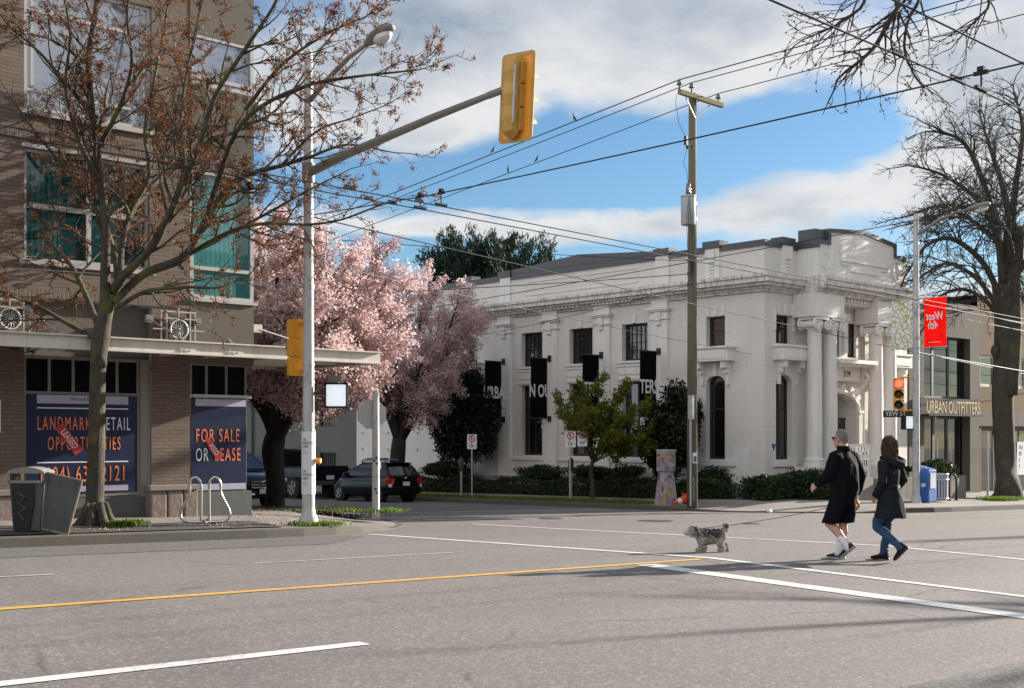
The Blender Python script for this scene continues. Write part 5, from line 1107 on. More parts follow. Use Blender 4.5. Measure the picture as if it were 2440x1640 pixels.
def maple():
    T = thing('maple_tree', (8.75, 19.75, -.2), 'street maple with rust red buds in front of the brown brick block', 'tree')
    Y0 = 20.6
    def L_(*p): return [at(x, y, Y0 + (d if len(q) else 0)) for (x, y, *q) in p for d in ([q[0]] if q else [0])]
    mb = MB(); tips = []
    base = Vector((8.75, 19.75, -.28))
    tr = [base, base + Vector((0, 0, .12)), at(216, 1150, Y0), at(220, 1000, Y0), at(222, 880, Y0), at(226, 800, Y0), at(236, 735, Y0), at(252, 670, Y0)]
    mb.tube(catmull(tr, 4), [.34, .3, .26, .23, .2, .18, .165, .158, .152, .148, .145, .142, .14, .138, .135, .133, .13, .13, .13, .132, .14, .148, .15, .14, .13, .12, .11, .1, .095][:len(catmull(tr, 4))], 18)
    for k in range(7):
        a = 2 * math.pi * k / 7 + .3; mb.tube([base + Vector((math.cos(a) * .14, math.sin(a) * .14, .5)), base + Vector((math.cos(a) * .2, math.sin(a) * .2, .24)), base + Vector((math.cos(a) * .3, math.sin(a) * .3, .1)), base + Vector((math.cos(a + .2) * .5, math.sin(a + .2) * .5, .0))], [.05, .085, .1, .03], 8)
    mb.ball(at(235, 828, Y0 - .1), .07, .07, .09, 8, 6)
    mb.build('trunk', m_bark_maple, T, smooth=True)
    c = dict(lv=[dict(seg=.16, wob=.15, up=.04, num=4.6, ang=.75, len=.6, n=5, t0=.12, rr=.62), dict(seg=.1, wob=.19, up=.05, num=7., ang=.75, len=.55, n=4, t0=.1, rr=.6), dict(seg=.09, wob=.2, up=.08, num=0, ang=.6, len=.5, n=3, t0=.2)], trop=(.1, 0, 1), rmin=.0062, leaf=1)
    br = MB()
    Ls = [([(222, 775), (150, 735, -.1), (90, 700, -.2), (20, 672, -.3), (-60, 640, -.4)], .045, .015, 2.2, 1.0),
          ([(224, 745), (190, 660, .2), (150, 590, .5), (70, 520, .9), (0, 480, 1.2)], .055, .014, 3, 1.2),
          ([(238, 735), (240, 600, -.15), (240, 500, -.3), (222, 360, -.5), (208, 240, -.6), (202, 130, -.7), (218, 20, -.8), (225, -80, -.9)], .095, .03, 2.6, 1.3),
          ([(250, 690), (268, 640, .2), (255, 560, .5), (200, 440, .9), (140, 330, 1.2), (110, 220, 1.4), (90, 100, 1.5), (60, -20, 1.6)], .075, .016, 3, 1.3),
          ([(205, 255, -.6), (150, 190, -.9), (90, 120, -1.2), (20, 60, -1.4)], .04, .012, 3.4, 1.0),
          ([(190, 425, .9), (130, 360, .6), (80, 300, .4), (20, 215, .2)], .045, .012, 3.4, 1.0),
          ([(258, 660), (290, 620, -.3), (340, 570, -.7), (390, 480, -1.1), (415, 420, -1.3), (455, 330, -1.6), (490, 220, -1.9), (560, 110, -2.2), (620, 20, -2.4), (650, -50, -2.5)], .08, .016, 2.8, 1.3),
          ([(276, 640, -.2), (278, 560, .2), (300, 480, .5), (340, 400, .8), (330, 300, 1.1), (350, 190, 1.3), (375, 60, 1.5), (390, -60, 1.6)], .055, .015, 2.8, 1.2),
          ([(390, 480, -1.1), (420, 380, -.6), (412, 280, -.3), (425, 170, 0), (450, 50, .3), (470, -60, .4)], .045, .013, 3, 1.1),
          ([(262, 690), (330, 625, .1), (420, 585, .2), (465, 510, .3), (510, 440, .4), (560, 400, .5), (640, 378, .6), (700, 360, .7), (790, 330, .8), (880, 345, .9)], .085, .012, 2.8, 1.15),
          ([(465, 510, .3), (500, 400, -.3), (540, 300, -.8), (600, 240, -1.2), (700, 195, -1.5), (810, 175, -1.7), (900, 165, -1.9), (950, 160, -2)], .05, .01, 3, 1.05),
          ([(420, 585, .2), (520, 530, -.5), (600, 510, -.8), (700, 512, -1.1), (780, 500, -1.3), (860, 470, -1.5)], .04, .01, 2.6, .95),
          ([(430, 580, .2), (520, 535, .8), (620, 480, 1.2), (700, 435, 1.4), (780, 395, 1.6)], .04, .01, 3, .95),
          ([(264, 705), (330, 665, -.4), (420, 655, -.7), (500, 655, -1.0), (560, 630, -1.3)], .045, .01, 3, .9),
          ([(300, 480, .5), (370, 400, 1.2), (470, 330, 1.8), (560, 290, 2.2), (640, 240, 2.4), (740, 100, 2.6), (800, 40, 2.7)], .05, .01, 3.2, 1.15),
          ([(232, 420, -.4), (180, 320, -1.0), (150, 200, -1.4), (160, 80, -1.7), (140, -30, -1.9)], .045, .013, 3.2, 1.1),
          ([(222, 340, -.5), (270, 250, -1.0), (300, 150, -1.4), (290, 40, -1.7), (300, -60, -1.8)], .045, .013, 3.2, 1.1),
          ([(560, 250, -.9), (640, 150, -1.2), (740, 80, -1.4), (830, 40, -1.5)], .035, .009, 3.4, .95),
          ([(640, 378, .6), (720, 300, .4), (800, 270, .3), (880, 240, .2)], .025, .008, 3.4, .8)]
    for p, r0, r1, num, L in Ls: limb(br, L_(*p), r0, r1, c, tips, num=num * 1.25, L=L * 1.1, t0=.2)
    br.build('branches', m_bark_maple, T, smooth=True)
    C, A = arr(tips); k = 52000
    sel = rng.random(len(C)) < .26; C, A = C[sel], A[sel]; P, Q = spread(C, A, k, .026, .02)
    leaf_mesh('bud_foliage', P, m_bud, T, .028, .009, axis=Q * .3); return T
maple()

def cherry(name, base, lim, crown_pts, label, nb, seed, hr=.24, up=(.6, -.35, .4)):
    RT.seed(seed); T = thing(name, base, label, 'tree', 'blossoming street trees'); B = Vector(base); mb = MB(); tips = []
    mb.tube(catmull([B - Vector((0, 0, .15)), B + Vector((0, 0, .1)), B + Vector((.02, 0, .7)), B + Vector((-.03, .05, 1.3)), B + Vector((.02, 0, lim)) ], 4), [hr * 1.5, hr * 1.35, hr * 1.2, hr * 1.08, hr, hr * .98, hr * .95, hr * .95, hr * .96, hr * .98, hr, hr * 1.05, hr * 1.1, hr * 1.12, hr * 1.1, hr * 1.05, hr], 14)
    mb.build('trunk', m_bark_dark, T, smooth=True); br = MB()
    c = dict(lv=[dict(seg=.22, wob=.12, up=.05, num=2.7, ang=.6, len=.6, n=5, t0=.1, rr=.55), dict(seg=.16, wob=.14, up=.06, num=4.2, ang=.5, len=.6, n=4, t0=.05, rr=.6), dict(seg=.12, wob=.12, up=.06, num=0, ang=.5, len=.5, n=3)], trop=up, rmin=.005, leaf=0)
    fork = B + Vector((.02, 0, lim))
    for tp in crown_pts:
        tp = Vector(tp); mid = fork.lerp(tp, .4) + Vector((0, 0, .18)) + gvec() * .12; m2 = fork.lerp(tp, .75) + gvec() * .12
        limb(br, [fork - Vector((0, 0, .25)), fork.lerp(mid, .4) + gvec() * .06, mid, m2, tp], hr * .55, .02, c, tips, num=3.0, L=1.3, t0=.3, ang=.65)
    br.build('branches', m_bark_dark, T, smooth=True)
    C, A = arr(tips); P, Q = spread(C, A, nb, .1, .1); leaf_mesh('blossom', P, m_bloss, T, .034, .024, jit=.5); return T
def cpts(px, Y): return [tuple(at(x, y, Y + d)) for x, y, d in px]
cherry('cherry_tree', (15.8, 25.6, -.42), 1.75, cpts([(590, 599, 1.2), (640, 570, -.8), (700, 570, .6), (780, 599, -.6), (850, 635, .8), (600, 671, -1.4), (680, 656, 1.8), (760, 671, -1.6), (830, 700, .4), (560, 760, 1), (650, 760, -2), (740, 770, 1.4), (800, 780, -1), (600, 850, -1.2), (700, 850, 1.6), (520, 656, .5), (780, 860, -1.2), (470, 800, .4), (840, 840, .3), (860, 671, -.8), (820, 664, 1.6), (720, 620, -1.8), (640, 628, 2), (850, 740, 1), (780, 720, 2.2), (700, 700, -2.4), (760, 830, -2.2), (860, 790, -.4)], 29.3), 'large pink cherry in blossom behind the pale signal pole', 210000, 3)
cherry('cherry_tree', (28.4, 37.2, -1.1), 2.3, cpts([(860, 692, .8), (920, 692, -.6), (980, 692, .6), (1040, 700, -.8), (1070, 740, .4), (1000, 740, -1.4), (930, 740, 1.6), (870, 760, -1.2), (1040, 790, 1), (960, 800, -1.8), (880, 820, 1.4), (1000, 840, .6), (930, 860, -.6), (850, 860, .8), (810, 800, -.3), (830, 720, .2), (810, 760, -1), (1050, 770, -.4), (1035, 830, -.2), (1010, 870, -1), (900, 700, 1.8), (960, 671, 0), (1050, 692, 1)], 46.2), 'smaller pink cherry in blossom against the white side wall, behind the hatchback', 140000, 9, hr=.26)

def conifer():
    T = thing('pine_tree', (45, 51, -1.3), 'dark green pine rising behind the roof of the white building', 'tree'); B = Vector((45, 51, -1.3)); RT.seed(8)
    mb = MB(); mb.tube([B, B + Vector((0, 0, 7)), B + Vector((.2, 0, 12.7))], [.4, .28, .06], 10); mb.build('trunk', m_bark_bare, T); mb = MB(); tips = []
    c = dict(lv=[dict(seg=.4, wob=.08, up=.07, num=2., ang=.6, len=.45, n=5, t0=.15, rr=.5), dict(seg=.25, wob=.1, up=.12, num=0, ang=.5, len=.5, n=4)], trop=(0, 0, 1), rmin=.012, leaf=0)
    for k in range(84):
        t = RT.uniform(.4, 1); z = t * 12.5; a = RT.uniform(0, 6.28); d = Vector((math.cos(a), math.sin(a), .25 + .5 * t)).normalized(); lean = 1.25 if d.x * CA - d.y * SA > 0 else 1.15
        shoot(mb, B + Vector((.01 * z, 0, z)), d, (1 - t) ** .6 * 7.6 * lean * RT.uniform(.55, 1.1) + .5, .07 * (1.2 - t), 0, c, tips)
    mb.build('branches', m_bark_bare, T); C, A = arr(tips); P, Q = spread(C, A, 120000, .14, .12); leaf_mesh('needle_foliage', P, m_conif, T, .15, .03, axis=Q * .8 + np.array((0, 0, .5)))
conifer()
def shrub(name, base, rx, ry, z0, z1, n, m, label, cat='shrub', sx=.075, group=None, lumps=16, seed=1, stems=True, shape=None, extra=None):
    """leafy bush: many clumps of leaves spread through an uneven volume"""
    r = np.random.default_rng(seed); T = thing(name, base, label, cat, group); B = np.array(base)
    cs = []
    while len(cs) < lumps:
        q = r.uniform(-1, 1, 3)
        if (q ** 2).sum() > 1: continue
        if shape: q[:2] *= shape((q[2] + 1) / 2)
        cs.append((B + np.array((q[0] * rx * .78, q[1] * ry * .78, z0 + (z1 - z0) * (q[2] * .82 + 1) / 2)), r.uniform(.24, .42)))
    P = []
    for k, (c, s) in enumerate(cs):
        m_ = n // lumps; d = r.normal(size=(m_, 3)); d /= np.linalg.norm(d, axis=1)[:, None]; rad = r.uniform(.3, 1.05, m_) ** .6; rad[:m_ // 7] *= r.uniform(1., 1.4, m_ // 7)
        P.append(c + d * rad[:, None] * np.array((rx * s * 1.25, ry * s * 1.25, (z1 - z0) * s * .55)))
    P = np.concatenate(P); leaf_mesh('foliage', P, m, T, sx, sx * .42, up=.3)
    if stems:
        mb = MB()
        for k, (c, s) in enumerate(cs[:14]): mb.tube(catmull([Vector(base) + Vector((r.uniform(-.1, .1), r.uniform(-.1, .1), -.05)), Vector(base).lerp(Vector(c), .5) + Vector((0, 0, .15)), Vector(c)], 3), .018, 5)
        mb.build('stems', m_twig, T)
    return T
shrub('bush', (31.6, 37.0, -1.0), 1.0, 1.8, .75, 5.15, 30000, m_shrub, 'tall dark leafy shrub at the far end of the white side wall', sx=.085, lumps=38, seed=4, shape=lambda t: (.6 + .9 * t) if t < .45 else 1.005 - (t - .45) * 1.35)
shrub('bush', (31.6, 26.4, -.85), .85, 1.15, .4, 3.95, 16000, m_shrub, 'dark leafy shrub behind the wooden utility pole', sx=.085, lumps=24, seed=6, shape=lambda t: .4 + .7 * math.sin(math.pi * (.12 + .7 * t)))
def green_maple():
    B = Vector((29.3, 27.9, -.78)); T = thing('young_maple', B, 'small maple with fresh yellow green leaves in the verge', 'tree'); RT.seed(4); mb = MB(); tips = []
    mb.tube(catmull([B, B + Vector((.03, .02, .5)), B + Vector((-.02, .03, 1.0)), B + Vector((.05, -.05, 1.5))], 4), [.09, .085, .08, .075, .07, .07, .07, .065, .065, .06, .06, .055, .05], 10); mb.build('trunk', m_bark_bare, T, smooth=True); mb = MB()
    c = dict(lv=[dict(seg=.15, wob=.12, up=.05, num=4, ang=.7, len=.5, n=5, t0=.15, rr=.55), dict(seg=.1, wob=.15, up=.02, num=0, ang=.5, len=.5, n=3)], trop=(0, 0, 1), rmin=.005, leaf=0)
    for (x, y, d) in ((1275, 925, .2), (1300, 960, -.5), (1330, 895, .5), (1370, 880, -.4), (1420, 890, .5), (1460, 930, -.2), (1475, 980, .4), (1440, 1010, -.6), (1400, 930, .9), (1350, 950, -.9), (1390, 1000, -.8), (1470, 1020, .2), (1430, 950, -1), (1310, 920, .9)):
        p = at(x, y, 40.2 + d); f = B + Vector((.03, 0, 1.2)); limb(mb, [f, f.lerp(p, .45) + Vector((0, 0, .15)), p], .03, .008, c, tips, num=4, L=.55, t0=.3, n=5)
    mb.build('branches', m_bark_bare, T, smooth=True); C, A = arr(tips); P, Q = spread(C, A, 16000, .075, .05); leaf_mesh('foliage', P, m_lime, T, .05, .032, up=.5)
green_maple()
# clipped hedges and box bushes along the white building
def hedge(name, x0, x1, y0, y1, z0, z1, n, m, label, cat='hedge', group=None, seed=1, sx=.05, zf=None):
    r = np.random.default_rng(seed); T = thing(name, ((x0 + x1) / 2, (y0 + y1) / 2, z0), label, cat, group); P = r.uniform(0, 1, (n, 3)); k = r.integers(0, 4, n)
    P[k == 0, 2] = 1; P[k == 1, 0] = 0; P[k == 2, 1] = 0
    P += r.normal(size=(n, 3)) * np.array((.05, .03, .05)); P = P * np.array((x1 - x0, y1 - y0, z1 - z0)) + np.array((x0, y0, z0)); P[:, 2] += (.07 * np.sin(P[:, 1] * 2.1) + .05 * np.sin(P[:, 0] * 3.3) + .03 * np.sin(P[:, 1] * 7)) * (P[:, 2] - z0) / (z1 - z0)
    if zf is not None: P[:, 2] += zf * (P[:, 1] - y0)
    leaf_mesh('foliage', P, m, T, sx, sx * .55); mb = MB()
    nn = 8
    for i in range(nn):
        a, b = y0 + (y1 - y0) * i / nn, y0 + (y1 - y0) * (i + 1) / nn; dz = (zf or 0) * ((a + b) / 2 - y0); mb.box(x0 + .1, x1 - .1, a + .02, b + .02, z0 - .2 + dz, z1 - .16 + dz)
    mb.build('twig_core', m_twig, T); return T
hedge('hedge', 31.0, 31.65, 24.6, 41, -.8, -.2, 18000, m_hedge, 'long low clipped hedge along the foot of the white side wall', zf=-.02)
for i, (v, lab) in enumerate(((25.2, 'nearest the corner'), (28.9, 'right of the young maple'), (30.6, 'behind the disabled parking signs'), (33.0, 'under the second black banner'), (39.0, 'at the far end near the parked hatchback'))):
    r_ = (1.1, 1.05, 1.0, 1.5, 1.5)[i]
    shrub('box_bush', (32.1, v, -.85), .5, r_, .45, 1.13, 5000, m_hedge, 'rounded box bush at the white side wall, ' + lab, 'bush', .05, 'box bushes along the side wall', 16, seed=20 + i)
hedge('hedge', 31.3, 32.6, 22.4, 23.3, -.78, .02, 5000, m_hedge, 'clipped corner hedge left of the white building corner', seed=3)
hedge('hedge', 33.0, 34.9, 21.9, 22.9, -.8, .1, 7000, m_hedge, 'clipped hedge in front of the first stone column', seed=4)

BARE = dict(lv=[dict(seg=.3, wob=.15, up=-.05, num=2.8, ang=.7, len=.62, n=6, t0=.1, rr=.66), dict(seg=.2, wob=.17, up=-.04, num=4.4, ang=.6, len=.5, n=4, t0=.08, rr=.6), dict(seg=.16, wob=.17, up=-.02, num=3.2, ang=.6, len=.5, n=3, t0=.1, rr=.7), dict(seg=.12, wob=.18, up=-.02, num=0, ang=.5, len=.5, n=3)], trop=(0, 0, 1), rmin=.011, leaf=2)
def bare_right():
    B = Vector((43.6, 20.6, -1.0)); T = thing('bare_tree', B, 'big bare street tree with a massive dark trunk by the right edge', 'tree'); RT.seed(21); mb = MB(); tips = []
    Y = 45.6
    tr = catmull([B, B + Vector((0, 0, .4)), at(2291, 1050, Y), at(2284, 900, Y), at(2290, 750, Y), at(2284, 650, Y)], 4); mb.tube(tr, [.62 - .24 * min(1, i / 6) for i in range(len(tr))], 16)
    mb.tube(catmull([at(2302, 900, Y - .2), at(2310, 760, Y - .2), at(2308, 640, Y - .1), at(2320, 520, Y)], 4), .27, 12); mb.ball(at(2266, 800, Y - .2), .14, .14, .24, 10, 8)
    mb.build('trunk', m_bark_bare, T, smooth=True); mb = MB()
    for pts, r0 in (([(2284, 660), (2275, 560, .5), (2240, 470, 1), (2160, 405, 1.3), (2090, 380, 1.6)], .22), ([(2284, 640), (2270, 520, -.5), (2230, 390, -1.2), (2190, 320, -1.6), (2130, 300, -1.8)], .22), ([(2290, 620), (2296, 480), (2260, 350, .6), (2240, 290, .9)], .24), ([(2300, 600), (2312, 440, .8), (2330, 300, 1.5), (2310, 210, 2)], .24), ([(2284, 690), (2240, 600, -.8), (2170, 545, -1.5), (2110, 560, -2.2), (2075, 610, -2.4)], .18), ([(2284, 720), (2230, 640, .8), (2160, 600, 1.6), (2100, 630, 2.1)], .16), ([(2300, 640), (2370, 560, -.5), (2440, 470, -1), (2480, 380, -1)], .2), ([(2300, 700), (2380, 650, .6), (2460, 610, 1)], .16), ([(2310, 620), (2290, 520, -1.5), (2210, 470, -2.4), (2120, 500, -2.8)], .16), ([(2284, 560, .2), (2210, 500, 1.6), (2140, 470, 2.4), (2080, 490, 2.8)], .14),
                    ([(2284, 740), (2250, 690, -.6), (2200, 660, -1.3), (2150, 670, -1.8), (2120, 700, -2.1)], .13), ([(2290, 640), (2350, 480, .8), (2400, 340, 1.2), (2420, 230, 1.5)], .18)):
        limb(mb, [at(p[0], p[1], Y + (p[2] if len(p) > 2 else 0)) for p in pts], r0 * .72, .035, BARE, tips, n=8, num=4.2, L=2.1, t0=.15, ang=.75)
    mb.build('branches', m_bark_bare, T, smooth=True)
bare_right()
def bare_near(B, pts, label, seed, num=1.6, L=1.6, Yb=None, lvs=None):
    T = thing('bare_tree', B, label, 'tree'); RT.seed(seed); B = Vector(B); mb = MB(); tips = []
    mb.tube(catmull([B - Vector((0, 0, .1)), B + Vector((0, 0, .5)), B + Vector((.05, .05, 2.5)), B + Vector((0, .1, 4.6))], 4), [.36, .32, .29, .27, .26, .25, .24, .23, .23, .22, .22, .21, .2], 14); mb.build('trunk', m_bark_bare, T, smooth=True); mb = MB()
    c = lvs or BARE
    for p, r0 in pts: limb(mb, [Vector(q) for q in p], r0, min(.02, r0 * .28), c, tips, n=8, num=num, L=L, t0=.3, ang=.7)
    mb.build('branches', m_twig, T, smooth=True); C, A = arr(tips)
    k = min(len(C), 2600); i = rng.choice(len(C), k, replace=False); P = C[i] + A[i] * .02; leaf_mesh('leaf_buds', P, m_budd, T, .026, .009, axis=A[i] * 1.5); return T
m_budd = leafmat('dark_winter_buds', (.03, .018, .014), (.06, .03, .02), trans=.1)
NEAR = dict(lv=[dict(seg=.14, wob=.16, up=-.05, num=2.4, ang=.7, len=.6, n=5, t0=.15, rr=.6), dict(seg=.1, wob=.2, up=-.02, num=3.2, ang=.7, len=.5, n=4, t0=.15, rr=.7), dict(seg=.06, wob=.2, up=.02, num=0, ang=.6, len=.5, n=3)], trop=(0, 0, 1), rmin=.0045, leaf=1)
bt = Vector((17.2, 1.2, -.5)); f0 = bt + Vector((0, .1, 4.6))
bare_near(tuple(bt), [([f0, (16.6, 3.2, 6.6), at(2130, -60, 15.8), at(2045, 20, 15.4), at(1990, 110, 15.2), at(1925, 165, 15.0)], .06), ([(16.6, 3.2, 6.6), at(2200, -70, 16.4), at(2090, 10, 16.2), at(2060, 100, 16), at(2080, 165, 15.9), at(2100, 195, 15.8)], .032), ([(16.4, 3.6, 6.9), at(2100, -90, 14.6), at(1960, 20, 14.4), at(1900, 60, 14.2), at(1830, 90, 14)], .032),
                      ([(16.6, 3.2, 6.6), at(2330, -60, 16.8), at(2250, 20, 16.6), at(2210, 60, 16.5), at(2180, 95, 16.4)], .03), ([f0, (18, 2.6, 6.6), (19, 4, 7.6)], .1), ([f0, (17.6, .2, 6.5), (18.5, -1.5, 8)], .1), ([f0, (16.2, 0, 6.4), (15.4, -1.6, 7.6)], .1), ([at(2045, 20, 15.4), at(2030, 90, 15.3), at(2040, 150, 15.2), at(2010, 185, 15.1)], .018)],
          'bare near tree whose budding branches hang into the upper right corner', 13, num=2.3, L=.95, lvs=NEAR)
THIN = dict(lv=[dict(seg=.35, wob=.14, up=.02, num=1.4, ang=.62, len=.5, n=5, t0=.2, rr=.6), dict(seg=.25, wob=.15, up=0, num=0, ang=.6, len=.5, n=3)], trop=(0, 0, 1), rmin=.01, leaf=1)
bare_near((29.5, 1.6, -.75), [([(29.5, 1.7, 3.8), (29.3, 2.7, 4.6), (29, 3.3, 5.6), (28.7, 3.6, 6.5)], .15), ([(29.5, 1.7, 3.8), (30, 4, 5.2), (29.5, 5.4, 5.8)], .1), ([(29.5, 1.7, 3.8), (28.8, 1.4, 5.2), (28.2, .6, 6.2)], .12), ([(29.5, 1.7, 3.8), (30.5, 1, 5.2), (31.4, 0, 6.2)], .12), ([(29.5, 1.7, 3.8), (30, 3.0, 5.0), (30.4, 5.0, 5.6)], .1)], 'bare street tree on the near pavement whose shadow falls across the road', 17, num=.8, L=1.0, lvs=THIN)
# grass tufts, fallen petals
def tufts(name, spots, label, n, h=.11, m=None):
    P = []
    for (u, v, z, ru, rv) in spots:
        k = n // len(spots); q = rng.normal(size=(k, 2)) * .5; P.append(np.stack([u + q[:, 0] * ru, v + q[:, 1] * rv, z + rng.uniform(0, h * .6, k)], 1))
    P = np.concatenate(P); A = np.tile((0, 0, 1.8), (len(P), 1)) + rng.normal(size=(len(P), 3)) * .35
    o = leaf_mesh(name, P, m or m_grass, None, h * .6, .011, axis=A); return props(o, label, 'grass', kind='stuff')
tufts('grass', [(9.22, 19.55, swW(9.25, 19.6), .26, .18), (9.0, 19.35, swW(9, 19.3), .2, .14), (7.55, 18.6, swW(7.7, 18.55), .1, .08)], 'green grass around the foot of the maple and the bin', 2600, .1)
tufts('grass', [(12.28, 18.7, swW(12.28, 18.7), .4, .3), (12.5, 18.55, swW(12.5, 18.5), .3, .2)], 'grass sprouting at the foot of the pale signal pole', 1200, .07)
tufts('grass', [(15.75, 21.1, swW(15.6, 21.2) + .02, .4, .35), (15.6, 24.2, swW(15.6, 24.2), .5, 1.0), (15.8, 25.4, swW(15.6, 25.5), .7, .6), (15.6, 22.6, swW(15.6, 22.6), .4, .8), (16.2, 26.6, swW(16.2, 26.6), .5, .8)], 'grass along the verge of the blossom tree and the stop sign', 3000, .07)
tufts('grass', [(28.4, v, swE(28.4, v), .5, 1.2) for v in (25.5, 27.3, 28.4, 30, 32.5, 35)], 'grass in the verge by the young green maple', 9000, .1)
tufts('grass', [(42.2, 20.2, swE(42, 20.1), .8, .5), (41.5, 20, swE(41.5, 20), .5, .3)], 'bright grass patch at the foot of the big bare tree', 4000, .12)
def petals(spots, n, label):
    P = []
    for (u, v, ru, rv, f, dz) in spots:
        k = n // len(spots); q = rng.uniform(-1, 1, (k, 2)); uu, vv = u + q[:, 0] * ru, v + q[:, 1] * rv; P.append(np.stack([uu, vv, [f(a, b) + dz for a, b in zip(uu, vv)]], 1))
    P = np.concatenate(P); o = leaf_mesh('petals', P, m_petal, None, .013, .01, up=1.); 
    return props(o, label, 'petals', kind='stuff')
petals([(14.6, 23.4, 1.8, 1.8, swW, .02), (11.5, 19.2, 1.6, .6, swW, .012), (13.5, 21.0, 1.6, 1.2, swW, .014), (15.2, 25.5, 1.2, 2.5, swW, .03), (18.3, 25, 1.6, 3.0, gz, .014), (9.5, 19.0, 1.5, .5, swW, .012)], 3200, 'fallen pink petals over the corner pavement and gutter')
# ---------------------------------------------------------------- parked vehicles
def rot_pts(T, head): T.rotation_euler = (0, 0, head)
def car(name, label, cat, body, gh, wheels, paint, loc, head, tilt=(0, 0), wr=.33, side_cuts=((.03, .47), (.52, .97)), hw=.88, cabin_back=True):
    """body: stations (y, half width, z low, z top); gh: (y back base, y front base, y back roof, y front roof, z belt, z roof, half width belt, half width roof)"""
    T = thing(name, (0, 0, 0), label, cat)
    mb = MB(); vs = []; n = 14
    for y, w, z0, z1 in body:
        zm = z0 + (z1 - z0) * .55
        half = [(w * .8, z0), (w * .96, z0 + .06), (w, z0 + .2), (w * .995, zm), (w * .97, z1 - .1), (w * .9, z1 - .025), (w * .6, z1 + .012)]
        vs += [(x, y, z) for x, z in half] + [(-x, y, z) for x, z in half[::-1]]
    k = len(body); mb.add(vs, [(i * n + j, i * n + (j + 1) % n, (i + 1) * n + (j + 1) % n, (i + 1) * n + j) for i in range(k - 1) for j in range(n)] + [tuple(range(n))[::-1], tuple(range((k - 1) * n, k * n))])
    B = mb.build('body', paint, T, angle=.6)
    yb0, yb1, yr0, yr1, zb, zr, wb, wr_ = gh
    def S(y0, y1, s, side, t):
        # side: +1/-1 flank; points from back (s=0) to front (s=1), belt (t=0) to roof (t=1), bulging a little
        y = (y0[0] + (y1[0] - y0[0]) * s) * (1 - t) + (y0[1] + (y1[1] - y0[1]) * s) * t
        return Vector((side * (wb + (wr_ - wb) * t + .03 * math.sin(math.pi * t)), y, zb + (zr - zb) * t))
    a, b = (yb0, yr0), (yb1, yr1)
    mb = MB(); rg = []
    for t in (0, .3, .6, .85, 1.0):
        e = 0 if t < 1 else .1; p = [S(a, b, 0, -1, t), S(a, b, 0, 1, t), S(a, b, 1, 1, t), S(a, b, 1, -1, t)]
        if t == 1: c = sum(p, Vector()) / 4; p = [q.lerp(c, .1) + Vector((0, 0, .03)) for q in p]
        # slightly bowed front and rear
        ring = [p[0], (p[0] + p[1]) / 2 + Vector((0, -.05, 0)), p[1], (p[1] + p[2]) / 2, p[2], (p[2] + p[3]) / 2 + Vector((0, .07, 0)), p[3], (p[3] + p[0]) / 2]; rg.append(ring)
    vs = [q for r in rg for q in r]; m = 8
    mb.add(vs, [(i * m + j, i * m + (j + 1) % m, (i + 1) * m + (j + 1) % m, (i + 1) * m + j) for i in range(4) for j in range(m)] + [tuple(range(4 * m, 5 * m))])
    mb.build('cabin', paint, T, angle=.7)
    def pane(q, off, nm='window', mat=None):
        nrm = (q[1] - q[0]).cross(q[3] - q[0]).normalized() * off; mb = MB(); mb.prism([p + nrm for p in q], nrm * .2); return mb.build(nm, mat or m_cglass, T)
    for side in (1, -1):
        for s0, s1 in side_cuts:
            q = [S(a, b, s0, side, .08), S(a, b, s1, side, .08), S(a, b, s1, side, .86), S(a, b, s0, side, .86)]
            pane(q if side > 0 else q[::-1], .012, 'side_window')
    fl, fr2 = Vector((0, .05, 0)), Vector((0, -.05, 0))
    mb = MB()
    for (s, off, nm) in ((1, .075, 'windscreen'), (0, -.055, 'rear_window')):
        pts = []
        for t in (.1, .84):
            l, r_ = S(a, b, s, -1, t), S(a, b, s, 1, t); c = (l + r_) / 2
            row = [l.lerp(r_, .07), l.lerp(r_, .3), c, l.lerp(r_, .7), l.lerp(r_, .93)]; pts.append([p + Vector((0, off * (.35 + .75 * (1 - abs(p.x) / wb)) + (.012 if s else -.012), .006)) for p in row])
        mb = MB(); mb.add(pts[0] + pts[1], [(i, i + 1, i + 6, i + 5) for i in range(4)]); mb.build(nm, m_cglass, T, smooth=True)
    for (x, y) in [(sx * hw, yy) for yy in wheels for sx in (-1, 1)]:
        sg = 1 if x > 0 else -1; W = MB(); W.cyl((x - sg * .24, y, wr), (x - sg * .05, y, wr), wr + .07, n=24); W.cyl((x - sg * .05, y, wr), (x + sg * .012, y, wr), wr + .065, wr + .05, n=24); W.build('wheel_arch', m_blackm, T)
        W = MB(); W.tube([(x - sg * .2, y, wr), (x - sg * .17, y, wr), (x + sg * .01, y, wr), (x + sg * .03, y, wr)], [wr * .85, wr, wr, wr * .9], 24); w_ = W.build('wheel', m_tyre, T)
        W = MB(); xo = x + sg * .034; W.cyl((xo - sg * .01, y, wr), (xo, y, wr), wr * .66, n=22)
        R_ = W.build('rim', m_dgrey, w_); W = MB()
        for q in range(5):
            t = q * math.pi * .4 + .3; W.obox((xo + sg * .008, y + math.cos(t) * wr * .33, wr + math.sin(t) * wr * .33), (.008, 0, 0), (0, math.cos(t) * wr * .3, math.sin(t) * wr * .3), (0, -math.sin(t) * .032, math.cos(t) * .032))
        W.tube([(xo + sg * .004, y + wr * .64 * math.cos(t * math.pi / 12), wr + wr * .64 * math.sin(t * math.pi / 12)) for t in range(25)], .016, 5); W.build('spokes', m_alloy, w_)
    T.location = loc; T.rotation_euler = (tilt[0], tilt[1], head); return T
def bx(T, name, m, *b, bevel=.0): return_ = MB(); [return_.box(*q) for q in b]; return return_.build(name, m, T, bevel=bevel)
tl = (RD(-.9), RD(1.2))
